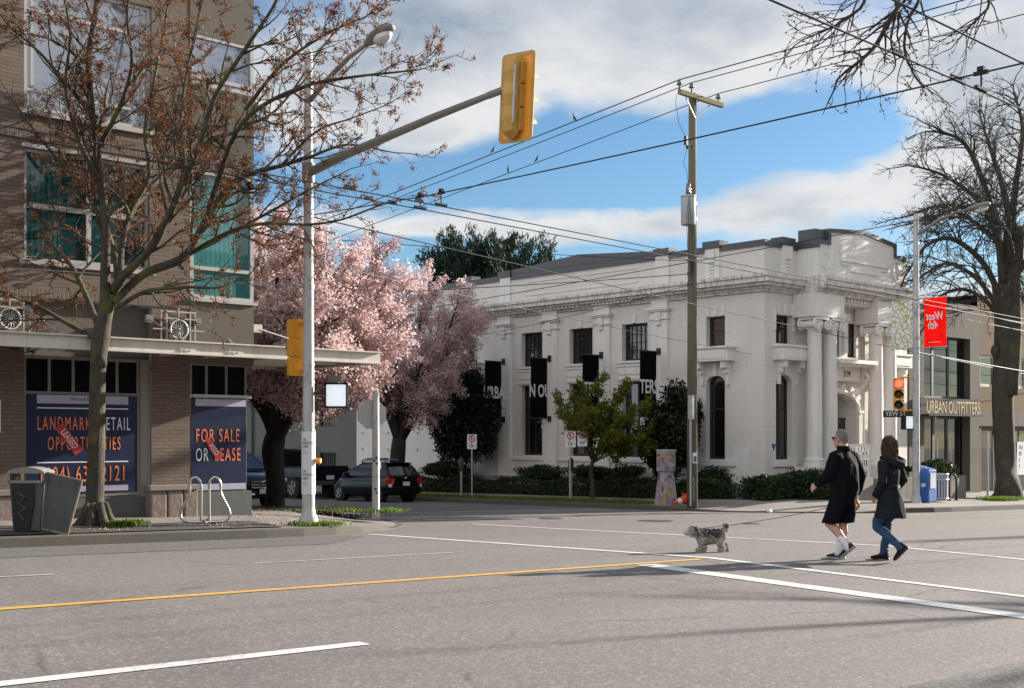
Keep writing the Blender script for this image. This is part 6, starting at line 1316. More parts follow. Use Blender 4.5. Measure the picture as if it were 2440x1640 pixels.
# hatchback by the right kerb, seen from behind
H = car('parked_car', 'black hatchback with a teal roof rack parked by the far kerb', 'car',
        [(-2.0, .72, .32, .72), (-1.97, .8, .28, .9), (-1.75, .84, .24, .98), (-1.0, .86, .2, .98), (0, .86, .18, .96), (.9, .86, .18, .93), (1.25, .84, .2, .88), (1.7, .78, .22, .76), (1.93, .68, .26, .64), (2.02, .5, .3, .54)],
        (-1.93, 1.2, -1.5, .05, .93, 1.44, .82, .6), (-1.27, 1.27), m_car, (26.1, 35.6, gz(26.1, 35.6) + .03), 0, tl, wr=.3, side_cuts=((.1, .36), (.4, .86)), hw=.82)
for s in (-1, 1):
    mb = MB(); mb.prism([(s * .8, -1.99, .92), (s * .52, -2.02, .86), (s * .62, -2.03, .66), (s * .82, -1.98, .62), (s * .845, -1.8, .8)], (0, .07, 0)); L = mb.build('tail_lamp', m_tail, H)
    mb = MB(); mb.prism([(s * .8, -2.0, .66), (s * .66, -2.04, .66), (s * .7, -2.04, .52), (s * .8, -2.0, .56)], (0, .05, 0)); mb.build('reverse_lamp', m_clear, H); bx(H, 'mirror', m_car, (s * .86 - .1, s * .86 + .1, .72, .84, .95, 1.08), bevel=.03)
bx(H, 'licence_plate', m_plate, (-.16, .16, -2.055, -2.035, .6, .75)); bx(H, 'rear_bumper', m_car, (-.76, .76, -2.06, -1.8, .34, .56), bevel=.05); bx(H, 'spoiler', m_car, (-.52, .52, -1.72, -1.4, 1.43, 1.47), bevel=.015)
mb = MB(); mb.ball((0, -2.03, .88), .06, .015, .04, 10, 6); mb.build('badge', m_chrome, H)
mb = MB()
for y in (-.7, .05): mb.box(-.62, .62, y - .03, y + .03, 1.5, 1.53); mb.box(-.6, -.55, y - .02, y + .02, 1.42, 1.5); mb.box(.55, .6, y - .02, y + .02, 1.42, 1.5)
mb.build('roof_bar', m_black, H); mb = MB()
for x in (-.35, -.1, .2, .42): mb.tube([(x, -.95, 1.57), (x, .3, 1.57)], .025, 6)
mb.box(-.5, .5, -.5, -.4, 1.55, 1.6); mb.box(-.2, -.02, -.9, .3, 1.58, 1.64); mb.build('roof_rack', M('teal_rack_paint', (.02, .16, .2), .5), H)
H.scale = (.9, .9, .93)
# pickup parked ahead of it
Tk = car('pickup_truck', 'black pickup truck parked beyond the hatchback, tailgate towards the corner', 'truck',
         [(-2.85, .88, .6, 1.18), (-2.8, .95, .5, 1.22), (-1.0, .96, .45, 1.22), (.6, .97, .42, 1.2), (1.6, .97, .42, 1.18), (2.4, .94, .45, 1.12), (2.75, .85, .5, 1.0), (2.82, .7, .55, .9)],
         (-.75, 1.55, -.62, .8, 1.18, 1.86, .9, .74), (-1.75, 1.75), m_carblue, (26.3, 41.6, gz(26.3, 41.6) + .03), 0, tl, wr=.4, side_cuts=((.05, .4), (.45, .92)), hw=.93)
bx(Tk, 'licence_plate', m_plate, (-.17, .17, -2.9, -2.87, .72, .87)); bx(Tk, 'rear_bumper', m_dgrey, (-.92, .92, -3.0, -2.8, .5, .66), bevel=.03); bx(Tk, 'tailgate', m_carblue, (-.82, .82, -2.885, -2.84, .72, 1.24), bevel=.02)
for s in (-1, 1): bx(Tk, 'tail_lamp', m_tail, (s * .9 - .06, s * .9 + .06, -2.87, -2.8, .82, 1.16), bevel=.02); bx(Tk, 'mirror', m_chrome, (s * 1.08 - .1, s * 1.08 + .1, .95, 1.05, 1.2, 1.45), bevel=.03)
# dark sport utility on the left side of the street, facing the corner
Sv = car('parked_car', 'dark sport utility car with a bright grille, nose towards the corner behind the cherry trunk', 'car',
         [(-2.25, .82, .4, .95), (-2.2, .92, .32, 1.08), (-1.2, .96, .26, 1.1), (.4, .96, .24, 1.06), (1.15, .96, .24, 1.04), (1.6, .95, .26, 1.0), (2.1, .9, .3, .92), (2.3, .8, .34, .82), (2.36, .6, .38, .7)],
         (-2.12, 1.3, -1.7, .35, 1.05, 1.62, .9, .68), (-1.42, 1.42), m_car, (18.05, 32.2, gz(18, 32) + .03), math.pi, (RD(.9), RD(-1.2)), wr=.36, side_cuts=((.04, .34), (.38, .64), (.68, .93)), hw=.91)
mb = MB()
for z in (.58, .66, .74): mb.box(-.42, .42, 2.36, 2.41, z, z + .035)
mb.tube([(.1 * math.cos(t * math.pi / 8), 2.42, .67 + .1 * math.sin(t * math.pi / 8)) for t in range(17)], .014, 5); mb.build('grille', m_chrome, Sv)
for s in (-1, 1):
    mb = MB(); mb.ball((s * .68, 2.2, .8), .17, .14, .09, 12, 8); mb.build('headlight', m_clear, Sv, smooth=True); bx(Sv, 'mirror', m_car, (s * 1.04 - .12, s * 1.04 + .12, .95, 1.08, 1.05, 1.2), bevel=.04)
    mb = MB(); mb.tube([(s * .3, 2.38, .4), (s * .6, 2.34, .38), (s * .82, 2.2, .44)], .03, 6); mb.build('bumper_trim', m_chrome, Sv)
bx(Sv, 'licence_plate', m_plate, (-.16, .16, 2.4, 2.42, .42, .56)); bx(Sv, 'front_bumper', m_car, (-.84, .84, 2.1, 2.38, .3, .5), bevel=.06)

# ---------------------------------------------------------------- street furniture
def bin_():
    """twin-sided steel litter bin: a dark panel with a sloping hood, and a slanted mesh side"""
    u, v = 7.22, 18.78; z = swW(u, v); T = thing('litter_bin', (u, v, z), 'scuffed grey steel litter bin with a rounded hood, left of the maple', 'litter bin')
    r = Vector((CA, -SA, 0)); f = Vector((-SA, -CA, 0)); o = Vector((u, v, z)); Z = Vector((0, 0, 1))
    def P(x, y, zz): return o + r * x + f * y + Z * zz
    mb = MB(); mb.prism([P(-.2, .02, .03), P(.2, .02, .03), P(.26, .02, .78), P(-.26, .02, .78)], f * -.36); mb.build('bin_body', m_galvd, T)
    mb = MB(); mb.prism([P(-.18, .045, .05), P(.05, .045, .05), P(.12, .045, .45), P(.12, .045, .74), P(-.22, .045, .74)], f * -.02); mb.build('front_panel', m_blackm, T)
    mb = MB(); mb.tube([P(-.12, .052, .62), P(-.02, .052, .55), P(-.1, .052, .45), P(.0, .052, .38), P(-.1, .052, .3), P(-.03, .052, .2)], .012, 5); mb.build('scrawl', m_dgrey2, T)
    mb = MB(); n = 10; pr = [(-.29 + .58 * k / n, .93 + .075 * math.sin(math.pi * k / n) ** .7) for k in range(n + 1)]
    mb.prism([P(x, .06, zz) for x, zz in pr] + [P(.29, .06, .91), P(-.29, .06, .91)], f * -.44)
    for x in (-.27, .25): mb.prism([P(x, .05, .76), P(x + .03, .05, .76), P(x + .03, .05, .92), P(x, .05, .92)], f * -.42)
    mb.prism([P(-.27, .05, .76), P(.28, .05, .76), P(.28, .05, .8), P(-.27, .05, .8)], f * -.03); mb.build('hood', m_galvl, T)
    mb = MB(); mb.cyl(P(0, -.14, -.05), P(0, -.14, .04), .14, n=18); mb.build('foot', m_kerb, T)
    # hinged side panel standing open
    mb = MB(); q = [P(.22, -.02, .06), P(.66, .1, -.02), P(.88, .1, .8), P(.3, -.02, .92)]; mb.prism(q, f * -.02); mb.build('open_panel', m_galvd, T); mb = MB()
    for a, b in zip(q, q[1:] + q[:1]): mb.tube([a, b], .016, 6)
    mb.build('panel_frame', m_steelr, T)
m_galvd = M('scuffed_grey_steel', (.06, .06, .058), .6, .35, 5, metal=.2, dirt=.5); m_galvl = M('lichen_grey_hood', (.2, .19, .165), .8, .25, 14, dirt=.4); m_dgrey2 = M('rubbed_marker', (.09, .09, .095), .8, .2); m_steelr = M('rust_edged_steel', (.2, .16, .12), .6, .3, 8)
bin_()
def bike_rack():
    u, v = 10.62, 19.5; z = swW(u, v); T = thing('bike_rack', (u, v, z), 'two bent bare steel loops of a bike rack before the corner shop window', 'bike rack')
    r = Vector((.42, -.9, 0)).normalized(); r = Vector((CA, -SA, 0)); o = Vector((u, v, z)); Z = Vector((0, 0, 1)); f = Vector((-SA, -CA, 0))
    for sx, dy in ((-1, .05), (1, -.05)):
        k = -sx; pts = [(k * -.02, .05), (k * -.02, .2), (k * -.02, .68), (k * -.06, .78), (k * -.12, .82), (k * -.19, .78), (k * -.22, .68), (k * -.23, .52), (k * -.36, .26), (k * -.38, .14), (k * -.32, .06), (k * -.2, .035), (k * .08, .03)]
        mb = MB(); mb.tube(catmull([o + r * (x + sx * .04) + f * dy + Z * zz for x, zz in pts], 5), .024, 10); mb.build('loop', m_steel, T, smooth=True)
    mb = MB(); mb.box(u - .12, u + .12, v - .12, v + .12, z - .02, z + .03); mb.ball((u - .06, v - .06, z + .05), .03); mb.ball((u + .07, v + .05, z + .05), .03); mb.build('base_clamp', m_dgrey, T)
bike_rack()
def sign_post(u, v, fz, zt, plates, label, name='parking_sign', r=.028, mat=None):
    z = fz(u, v); T = thing(name, (u, v, z), label, 'sign'); mb = MB(); mb.tube([(u, v, z - .1), (u, v, zt)], r, 10); mb.build('post', mat or m_galv, T)
    c0 = Vector((u, v, 0)); f = Vector((-SA, -CA, 0)); f = Vector((-u, -v, 0)).normalized(); x = Vector((0, 0, 1)).cross(f); x = Vector((-f.y, f.x, 0))
    for (dx, z0, w, h, kind) in plates:
        c = c0 + f * .035 + x * dx + Vector((0, 0, z0)); mb = MB(); mb.prism([c + x * a + Vector((0, 0, b)) for a, b in rrect(w / 2, h / 2, .03)], f * .006); p = mb.build('plate', m_signw, T)
        cc = c + Vector((0, 0, h * .23)) + f * .009; rr = w * .32
        mb = MB(); mb.tube([cc + x * (rr * math.cos(t * math.pi / 12)) + Vector((0, 0, rr * math.sin(t * math.pi / 12))) for t in range(25)], rr * .16, 6); mb.obox(cc, (x + Vector((0, 0, -1))) * rr * .65, f * .003, (x + Vector((0, 0, 1))) * rr * .09); mb.build('ban_ring', m_signr, p)
        mb = MB()
        if kind == 'stop': mb.obox(cc - f * .004, x * rr * .5, f * .002, (0, 0, rr * .5))
        else: mb.obox(cc - x * rr * .18 - f * .004, x * rr * .12, f * .002, (0, 0, rr * .6)); mb.obox(cc + Vector((0, 0, rr * .3)) - f * .004, x * rr * .25, f * .002, (0, 0, rr * .12)); 
        mb.build('ban_symbol', m_ink, p)
        c2 = c - Vector((0, 0, h * .23)) + f * .009; mb = MB()
        if kind == 'chair':
            mb.tube([c2 + x * (-.02 + .055 * math.cos(RD(t))) + Vector((0, 0, -.015 + .055 * math.sin(RD(t)))) for t in range(120, 400, 20)], .009, 5); mb.tube([c2 + x * -.03 + Vector((0, 0, .08)), c2 + x * -.02, c2 + x * .045, c2 + x * .07 + Vector((0, 0, -.06))], .009, 5); mb.ball(c2 + x * -.032 + Vector((0, 0, .1)), .017, n=8, m=6)
        else: mb.obox(c2, x * w * .3, f * .002, (0, 0, .012)); mb.obox(c2 - Vector((0, 0, .05)), x * w * .2, f * .002, (0, 0, .01))
        mb.build('symbol', m_ink, p)
    return T
sign_post(28.2, 32.7, swE, 1.35, [(0, 1.1, .34, .52, 'chair')], 'no parking sign with a wheelchair symbol in front of the tall dark shrub')
sign_post(28.3, 27.95, swE, 1.4, [(.02, 1.2, .34, .52, 'chair'), (.4, 1.22, .32, .5, 'stop')], 'pair of no stopping signs on one post beside the young green maple')
sign_post(6.45, 18.75, swW, 2.4, [(.18, 1.62, .32, .52, 'stop')], 'no stopping sign cut by the left edge of the view')
def meter(u, v, label):
    z = swE(u, v); T = thing('parking_meter', (u, v, z), label, 'parking meter', 'parking meters'); mb = MB(); mb.tube([(u, v, z - .1), (u, v, z + .95)], .04, 10); mb.build('post', m_galv, T)
    mb = MB(); mb.rings([((u, v, z + .95), (.05, 0, 0), (0, .04, 0)), ((u, v, z + 1.0), (.1, 0, 0), (0, .07, 0)), ((u, v, z + 1.2), (.11, 0, 0), (0, .075, 0)), ((u, v, z + 1.32), (.1, 0, 0), (0, .07, 0)), ((u, v, z + 1.4), (.05, 0, 0), (0, .04, 0))], 14); mb.build('meter_head', m_dgrey, T, smooth=True)
meter(28.3, 33.4, 'dark parking meter head on a post beside the wheelchair sign'); meter(28.9, 28.5, 'dark parking meter half behind the pair of signs')
def stop():
    u, v = 15.5, 21.1; z = swW(u, v); T = thing('stop_sign', (u, v, z), 'back of an octagonal stop sign on a chipped white post', 'sign'); mb = MB(); mb.tube([(u, v, z - .1), (u, v, 2.28)], [.085, .07], 8); mb.build('post', m_pole, T, angle=.4)
    mb = MB(); c = Vector((u - .04, v + .09, 1.78)); x = Vector((.85, -.5, 0)).normalized(); mb.prism([c + x * .33 * math.cos(RD(22.5 + 45 * k)) + Vector((0, 0, .33 * math.sin(RD(22.5 + 45 * k)))) for k in range(8)], Vector((.5, .85, 0)) * .006); mb.build('octagon_back', m_galv, T)
    mb = MB(); mb.box(u + .06, u + .1, v - .05, v + .05, .62, .78); mb.build('push_button', m_galv, T)
    mb = MB(); q = Vector((-SA, -CA, 0)) * .083
    for zz, dx in ((.86, .02), (.8, -.03), (.74, .03), (.2, .0), (.12, .03)): mb.obox(Vector((u, v, zz)) + q + Vector((CA, -SA, 0)) * dx, Vector((CA, -SA, 0)) * .025, q * .05, (0, 0, .02))
    mb.build('graffiti_tag', m_ink, T)
stop()
def box_pillar():
    u, v = 28.3, 23.9; z = swE(u, v); T = thing('mail_pillar', (u, v, z), 'tapered grey relay pillar with painted pictures beside the wooden pole', 'utility box')
    mb = MB(); mb.prism([(u - .28, v - .24, z - .05), (u + .28, v - .24, z - .05), (u + .28, v + .24, z - .05), (u - .28, v + .24, z - .05)], (0, 0, .06)); 
    b, t = [(-.27, -.23), (.27, -.23), (.27, .23), (-.27, .23)], [(-.17, -.15), (.17, -.15), (.17, .15), (-.17, .15)]
    mb.add([(u + x, v + y, z) for x, y in b] + [(u + x, v + y, z + 1.0) for x, y in t], [(0, 1, 5, 4), (1, 2, 6, 5), (2, 3, 7, 6), (3, 0, 4, 7)]); mb.build('pedestal', m_mural, T)
    mb = MB(); mb.box(u - .22, u + .22, v - .19, v + .19, z + 1.0, z + 1.62); mb.build('cabinet', m_mural, T, bevel=.02); mb = MB(); mb.box(u - .23, u + .23, v - .2, v + .2, z + 1.62, z + 1.65); mb.build('lid', m_ltgrey, T)
def mural():
    m, nt, b = newmat('painted_pictures'); p = objc(nt); v = node(nt, 'ShaderNodeTexVoronoi', {'Vector': mixc(nt, .2, p, node(nt, 'ShaderNodeTexNoise', {'Vector': p, 'Scale': 4.}).outputs[1]), 'Scale': 9.}); g = node(nt, 'ShaderNodeSeparateColor', {0: v.outputs['Color']}).outputs[0]
    c = ramp(nt, g, (0, (.3, .24, .25)), (.25, (.34, .32, .33)), (.42, (.33, .23, .12)), (.55, (.26, .24, .3)), (.66, (.22, .15, .18)), (.8, (.35, .32, .26)), (.9, (.1, .09, .12)), interp='CONSTANT')
    c = mixc(nt, mrange(nt, noise(nt, p, 9, 6, .7), .5, .7, 0, .6), c, (.16, .14, .15)); nt.links.new(c, b.inputs['Base Color']); b.inputs['Roughness'].default_value = .7; return m
m_mural = mural(); box_pillar()
def cone():
    u, v = 28.35, 23.25; z = swE(u, v); T = thing('traffic_cone', (u, v, z), 'small orange traffic cone tipped over at the foot of the wooden pole', 'traffic cone')
    a = Vector((u + .12, v + .02, z + .17)); d = Vector((-.86, .25, -.22)).normalized(); mb = MB(); mb.tube([a, a + d * .46], [.14, .035], 16); mb.build('cone_body', m_cone, T, angle=.6)
    x, y = frame(d); mb = MB(); mb.obox(a - d * .01, x * .17, d * .015, y * .17); mb.build('cone_base', m_cone, T); mb = MB(); mb.tube([a + d * .2, a + d * .33], [.1, .068], 16); mb.build('white_collar', m_signw, T)
cone()
def right_furniture():
    u, v = 36.6, 20.0; z = swE(u, v); T = thing('newspaper_box', (u, v, z), 'blue newspaper box beside the foot of the lamp pole', 'newspaper box'); mb = MB(); mb.box(u - .24, u + .24, v - .22, v + .22, z + .02, z + 1.05); mb.prism([(u - .24, v - .22, z + 1.05), (u + .24, v - .22, z + 1.05), (u + .24, v + .22, z + 1.15), (u - .24, v + .22, z + 1.15)], (0, 0, .02)); mb.build('cabinet', m_blue, T, bevel=.02)
    mb = MB(); mb.box(u - .16, u + .18, v - .235, v - .222, z + .45, z + .95); mb.build('display_window', m_paper, T); mb = MB(); mb.box(u - .25, u - .242, v - .1, v + .05, z + .5, z + .62); mb.build('side_label', m_signw, T)
    u, v = 37.75, 20.2; z = swE(u, v); T = thing('slatted_bin', (u, v, z), 'pale slatted metal litter bin next to the blue newspaper box', 'litter bin'); mb = MB(); n = 22
    for k in range(n): t = 2 * math.pi * k / n; mb.obox((u + .3 * math.cos(t), v + .3 * math.sin(t), z + .5), (-.028 * math.sin(t), .028 * math.cos(t), 0), (.008 * math.cos(t), .008 * math.sin(t), 0), (0, 0, .38))
    mb.build('slats', m_ltgrey, T); mb = MB()
    for zz in (.1, .72, .9): mb.tube([(u + .31 * math.cos(t * math.pi / 12), v + .31 * math.sin(t * math.pi / 12), z + zz) for t in range(25)], .03, 6)
    mb.build('hoop', m_ltgrey, T); mb = MB(); mb.cyl((u, v, z + .05), (u, v, z + .85), .25, n=18); mb.build('liner', m_blackm, T)
    u, v = 39.3, 20.5; z = swE(u, v); T = thing('bike_hoop', (u, v, z), 'dark inverted U bike stand on the pavement beyond the slatted bin', 'bike rack'); mb = MB(); pts = [(-.3, 0), (-.3, .6)] + [(-.3 * math.cos(math.pi * k / 10), .6 + .3 * math.sin(math.pi * k / 10)) for k in range(1, 10)] + [(.3, .6), (.3, 0)]; mb.tube([(u + x, v + .1 * x, z + zz) for x, zz in pts], .035, 10); mb.build('hoop', m_black, T, smooth=True); mb = MB(); mb.cyl((u - .3, v - .03, z - .02), (u - .3, v - .03, z + .02), .07, n=12); mb.cyl((u + .3, v + .03, z - .02), (u + .3, v + .03, z + .02), .07, n=12); mb.build('foot_plate', m_black, T)
    u, v = 41.2, 20.2; z = swE(u, v); T = thing('sign_post', (u, v, z), 'bare grey post with an edge-on sign in front of the big bare tree', 'sign'); mb = MB(); mb.tube([(u, v, z - .1), (u, v, z + 2.4)], .035, 10); mb.build('post', m_galv, T); mb = MB(); d = Vector((-u, -v, 0)).normalized(); mb.obox((u, v, z + 2.15), d * .14, (-d.y * .02, d.x * .02, 0), (0, 0, .22)); mb.build('plate', m_galv, T)
    # low planter with shrubs, name plate on its plinth
    T = thing('planter', (39.2, 22.1, -.9), 'low concrete planter beside the glazed shop entrance', 'planter'); mb = MB(); mb.box(36.3, 36.5, 21.2, 22.2, -1, -.1); mb.box(36.5, 41.6, 21.2, 21.4, -1, -.1); mb.box(41.4, 41.6, 21.4, 22.4, -1, -.1); mb.box(36.5, 41.4, 21.4, 22.4, -1, -.2); mb.build('planter_wall', m_walk, T)
    shrub('bush', (38.5, 21.9, -.2), .5, .4, .05, .55, 2500, m_hedge, 'small green bush in the concrete planter behind the lamp pole', sx=.05, lumps=8, seed=31, stems=False)
    shrub('bush', (40.2, 21.5, -.9), 1.2, .6, .35, 1.35, 7000, m_shrub2, 'glossy broad leaved shrub behind the slatted bin', sx=.09, lumps=14, seed=32)
    T = thing('name_plate', (35.4, 21.55, -.8), 'brushed metal shop name plate with cut letters on a plinth behind the man', 'sign'); mb = MB(); mb.box(34.3, 35.72, 21.5, 21.53, -.05, 1.05); mb.build('plate', m_plateb, T)
    text('URBAN', .21, m_signw, T, (35.6, 21.495, .82), (1, 0, 0), sx=.95, align='RIGHT', ext=.01); text('OUTFITT', .21, m_ltgrey, T, (35.62, 21.495, .45), (1, 0, 0), sx=.8, align='RIGHT', ext=.01); text('ERS', .21, m_ltgrey, T, (35.62, 21.495, .12), (1, 0, 0), sx=.95, align='RIGHT', ext=.01)
    mb = MB(); mb.box(34.2, 35.74, 21.4, 21.7, -1, -.06); mb.build('plinth', m_base, T)
    T = thing('bollard', (33.7, 21.3, -.7), 'short pale stone bollard at the hedge corner left of the man', 'bollard'); mb = MB(); z = swE(33.7, 21.3); mb.lathe([(.13, -.05), (.13, .55), (.11, .6), (.03, .63)], (33.7, 21.3, z), 14); mb.build('shaft', m_ltgrey, T, angle=.6); mb = MB(); mb.cyl((33.7, 21.3, z + .42), (33.7, 21.3, z + .5), .135, n=14); mb.build('band', m_base, T)
m_shrub2 = leafmat('glossy_leaves', (.02, .04, .014), (.045, .075, .025), (.07, .095, .035), trans=.2, rough=.3); m_plateb = M('brushed_plate', (.11, .105, .1), .5, .3, 3, metal=.2)
right_furniture()
# scraps by the kerb
T = MB(); p = Vector((28.9, 20.6, gz(28.9, 20.6) + .03)); T.rings([(p + Vector((-.12, 0, 0)), (.01, 0, 0), (0, .01, 0)), (p + Vector((-.05, 0, .03)), (0, .07, .02), (.02, 0, .05)), (p + Vector((.06, .02, .02)), (0, .06, -.02), (.02, 0, .05)), (p + Vector((.14, .0, 0)), (.01, 0, 0), (0, .01, 0))], 7); props(T.build('paper_scrap', m_signw, None, smooth=True), 'crumpled white paper scrap in the gutter near the traffic cone', 'litter')
# ---------------------------------------------------------------- people and dog (built facing +Y, then placed)
class Fig:
    """collects shapes in a figure's own frame and returns them in world place"""
    def __init__(s, u, v, head, lean=0): s.o = Vector((u, v, gz(u, v) + .006)); s.m = Matrix.Rotation(head, 3, 'Z'); s.k = 1
    def w(s, p): return s.o + s.m @ Vector(p)
    def tube(s, mb, pts, rad, n=12, sq=(1, 1)): return mb.tube([s.w(p) for p in pts], rad, n, sq=sq)
    def rings(s, mb, R, n=20): return mb.rings([(s.w(c), s.m @ Vector(a), s.m @ Vector(b)) for c, a, b in R], n)
    def ball(s, mb, c, rx, ry, rz, n=14, m=10): return mb.rings([(s.w((c[0], c[1], c[2] - rz * math.cos(math.pi * i / m))), s.m @ Vector((max(1e-4, rx * math.sin(math.pi * i / m)), 0, 0)), s.m @ Vector((0, max(1e-4, ry * math.sin(math.pi * i / m)), 0))) for i in range(m + 1)], n)
def flat(z, cx, cy, a, b): return ((cx, cy, z), (a, 0, 0), (0, b, 0))
def head(F, mb, c, s=1., fwd=0):
    """skull, jaw, nose, brow, ears, neck; c = centre of the skull; looks along +Y"""
    x, y, z = c
    F.ball(mb, (x, y - .012 * s, z + .012), .076 * s, .096 * s, .108 * s); F.ball(mb, (x, y + .03 * s, z - .055 * s), .056 * s, .062 * s, .075 * s); F.ball(mb, (x, y + .062 * s, z - .1 * s), .03 * s, .026 * s, .024 * s)
    F.tube(mb, [(x, y + .084 * s, z + .02 * s), (x, y + .102 * s, z - .012 * s), (x, y + .108 * s, z - .036 * s), (x, y + .088 * s, z - .045 * s)], [.008 * s, .012 * s, .015 * s, .012 * s], 8)
    F.tube(mb, [(x - .045 * s, y + .072 * s, z + .026 * s), (x, y + .086 * s, z + .028 * s), (x + .045 * s, y + .072 * s, z + .026 * s)], .012 * s, 8)
    F.tube(mb, [(x - .024 * s, y + .084 * s, z - .068 * s), (x, y + .092 * s, z - .067 * s), (x + .024 * s, y + .084 * s, z - .068 * s)], .009 * s, 6)
    for e in (-1, 1): F.ball(mb, (x + e * .079 * s, y - .008 * s, z - .012 * s), .012 * s, .022 * s, .033 * s, 8, 6)
    F.tube(mb, [(x, y - .03 * s, z - .05 * s), (x, y - .045 * s, z - .14 * s), (x, y - .05 * s, z - .21 * s)], [.06 * s, .06 * s, .075 * s], 14)
def hand(F, mb, w, d, palm_n, thumb, s=1., curl=.55):
    """palm and five bent fingers; w wrist, d pointing direction, palm_n = side the fingers curl to, thumb = thumb side"""
    w, d, n, t = Vector(w), Vector(d).normalized(), Vector(palm_n).normalized(), Vector(thumb).normalized()
    mb.rings([(F.w(w + d * q * s), F.m @ (t * a * s), F.m @ (n * b * s)) for q, a, b in ((-.03, .024, .02), (0, .026, .019), (.04, .036, .017), (.08, .04, .016), (.095, .034, .012))], 12)
    for k, L in zip((-1.5, -.5, .5, 1.5), (.062, .076, .082, .072)):
        b = w + d * .088 * s - t * (-k) * .0185 * s; p = [b]; dd = d.copy(); 
        for j, q in enumerate((.42, .33, .25)):
            dd = (dd * math.cos(curl * (1 + .25 * j)) + n * math.sin(curl * (1 + .25 * j))).normalized(); n2 = n; p.append(p[-1] + dd * L * q * 1.0 * s)
        F.tube(mb, p, [.0095 * s, .009 * s, .0085 * s, .007 * s], 8)
    b = w + d * .025 * s + t * .03 * s; F.tube(mb, [b, b + (d * .6 + t * .7).normalized() * .035 * s, b + (d * .6 + t * .7).normalized() * .035 * s + (d * .9 + n * .4).normalized() * .03 * s, b + (d * .6 + t * .7).normalized() * .035 * s + (d * .8 + n * .6).normalized() * .052 * s], [.013 * s, .011 * s, .01 * s, .008 * s], 8)
def shoe(F, T, heel, toe, up, name, upper, sole, w=.046, boot=0., laces=True):
    """shoe from heel to toe, 'up' pointing out of the foot"""
    h, t, u = Vector(heel), Vector(toe), Vector(up).normalized(); d = (t - h).normalized(); L = (t - h).length; x = d.cross(u).normalized(); u = x.cross(d)
    def R_(q, hw, z0, z1): c = h + d * L * q + u * (z0 + z1) / 2; return (F.w(c), F.m @ (x * hw), F.m @ (u * (z1 - z0) / 2))
    mb = MB(); mb.rings([R_(-.02, .02, .03, .06), R_(.03, .036, .022, .1 + boot * .3), R_(.18, .042, .02, .115 + boot), R_(.36, .042, .02, .108 + boot), R_(.5, .044, .02, .085), R_(.7, .05, .018, .068), R_(.88, .047, .018, .055), R_(1.0, .022, .022, .04)], 16)
    o = mb.build(name, upper, T, smooth=True); mb = MB(); mb.rings([R_(-.06, .012, .004, .025), R_(-.03, .036, 0, .03), R_(.1, .043, 0, .03), R_(.45, .041, .002, .026), R_(.7, .053, 0, .026), R_(.92, .048, .004, .026), R_(1.04, .014, .014, .028)], 14); mb.build('sole', sole, o, smooth=True)
    if laces:
        mb = MB()
        for q in (.42, .5, .58): c = h + d * L * q + u * (.1 - (q - .42) * .22); mb.tube([F.w(c - x * .03), F.w(c + u * .006), F.w(c + x * .03)], .004, 5)
        mb.build('laces', m_dgrey, o)
    return o

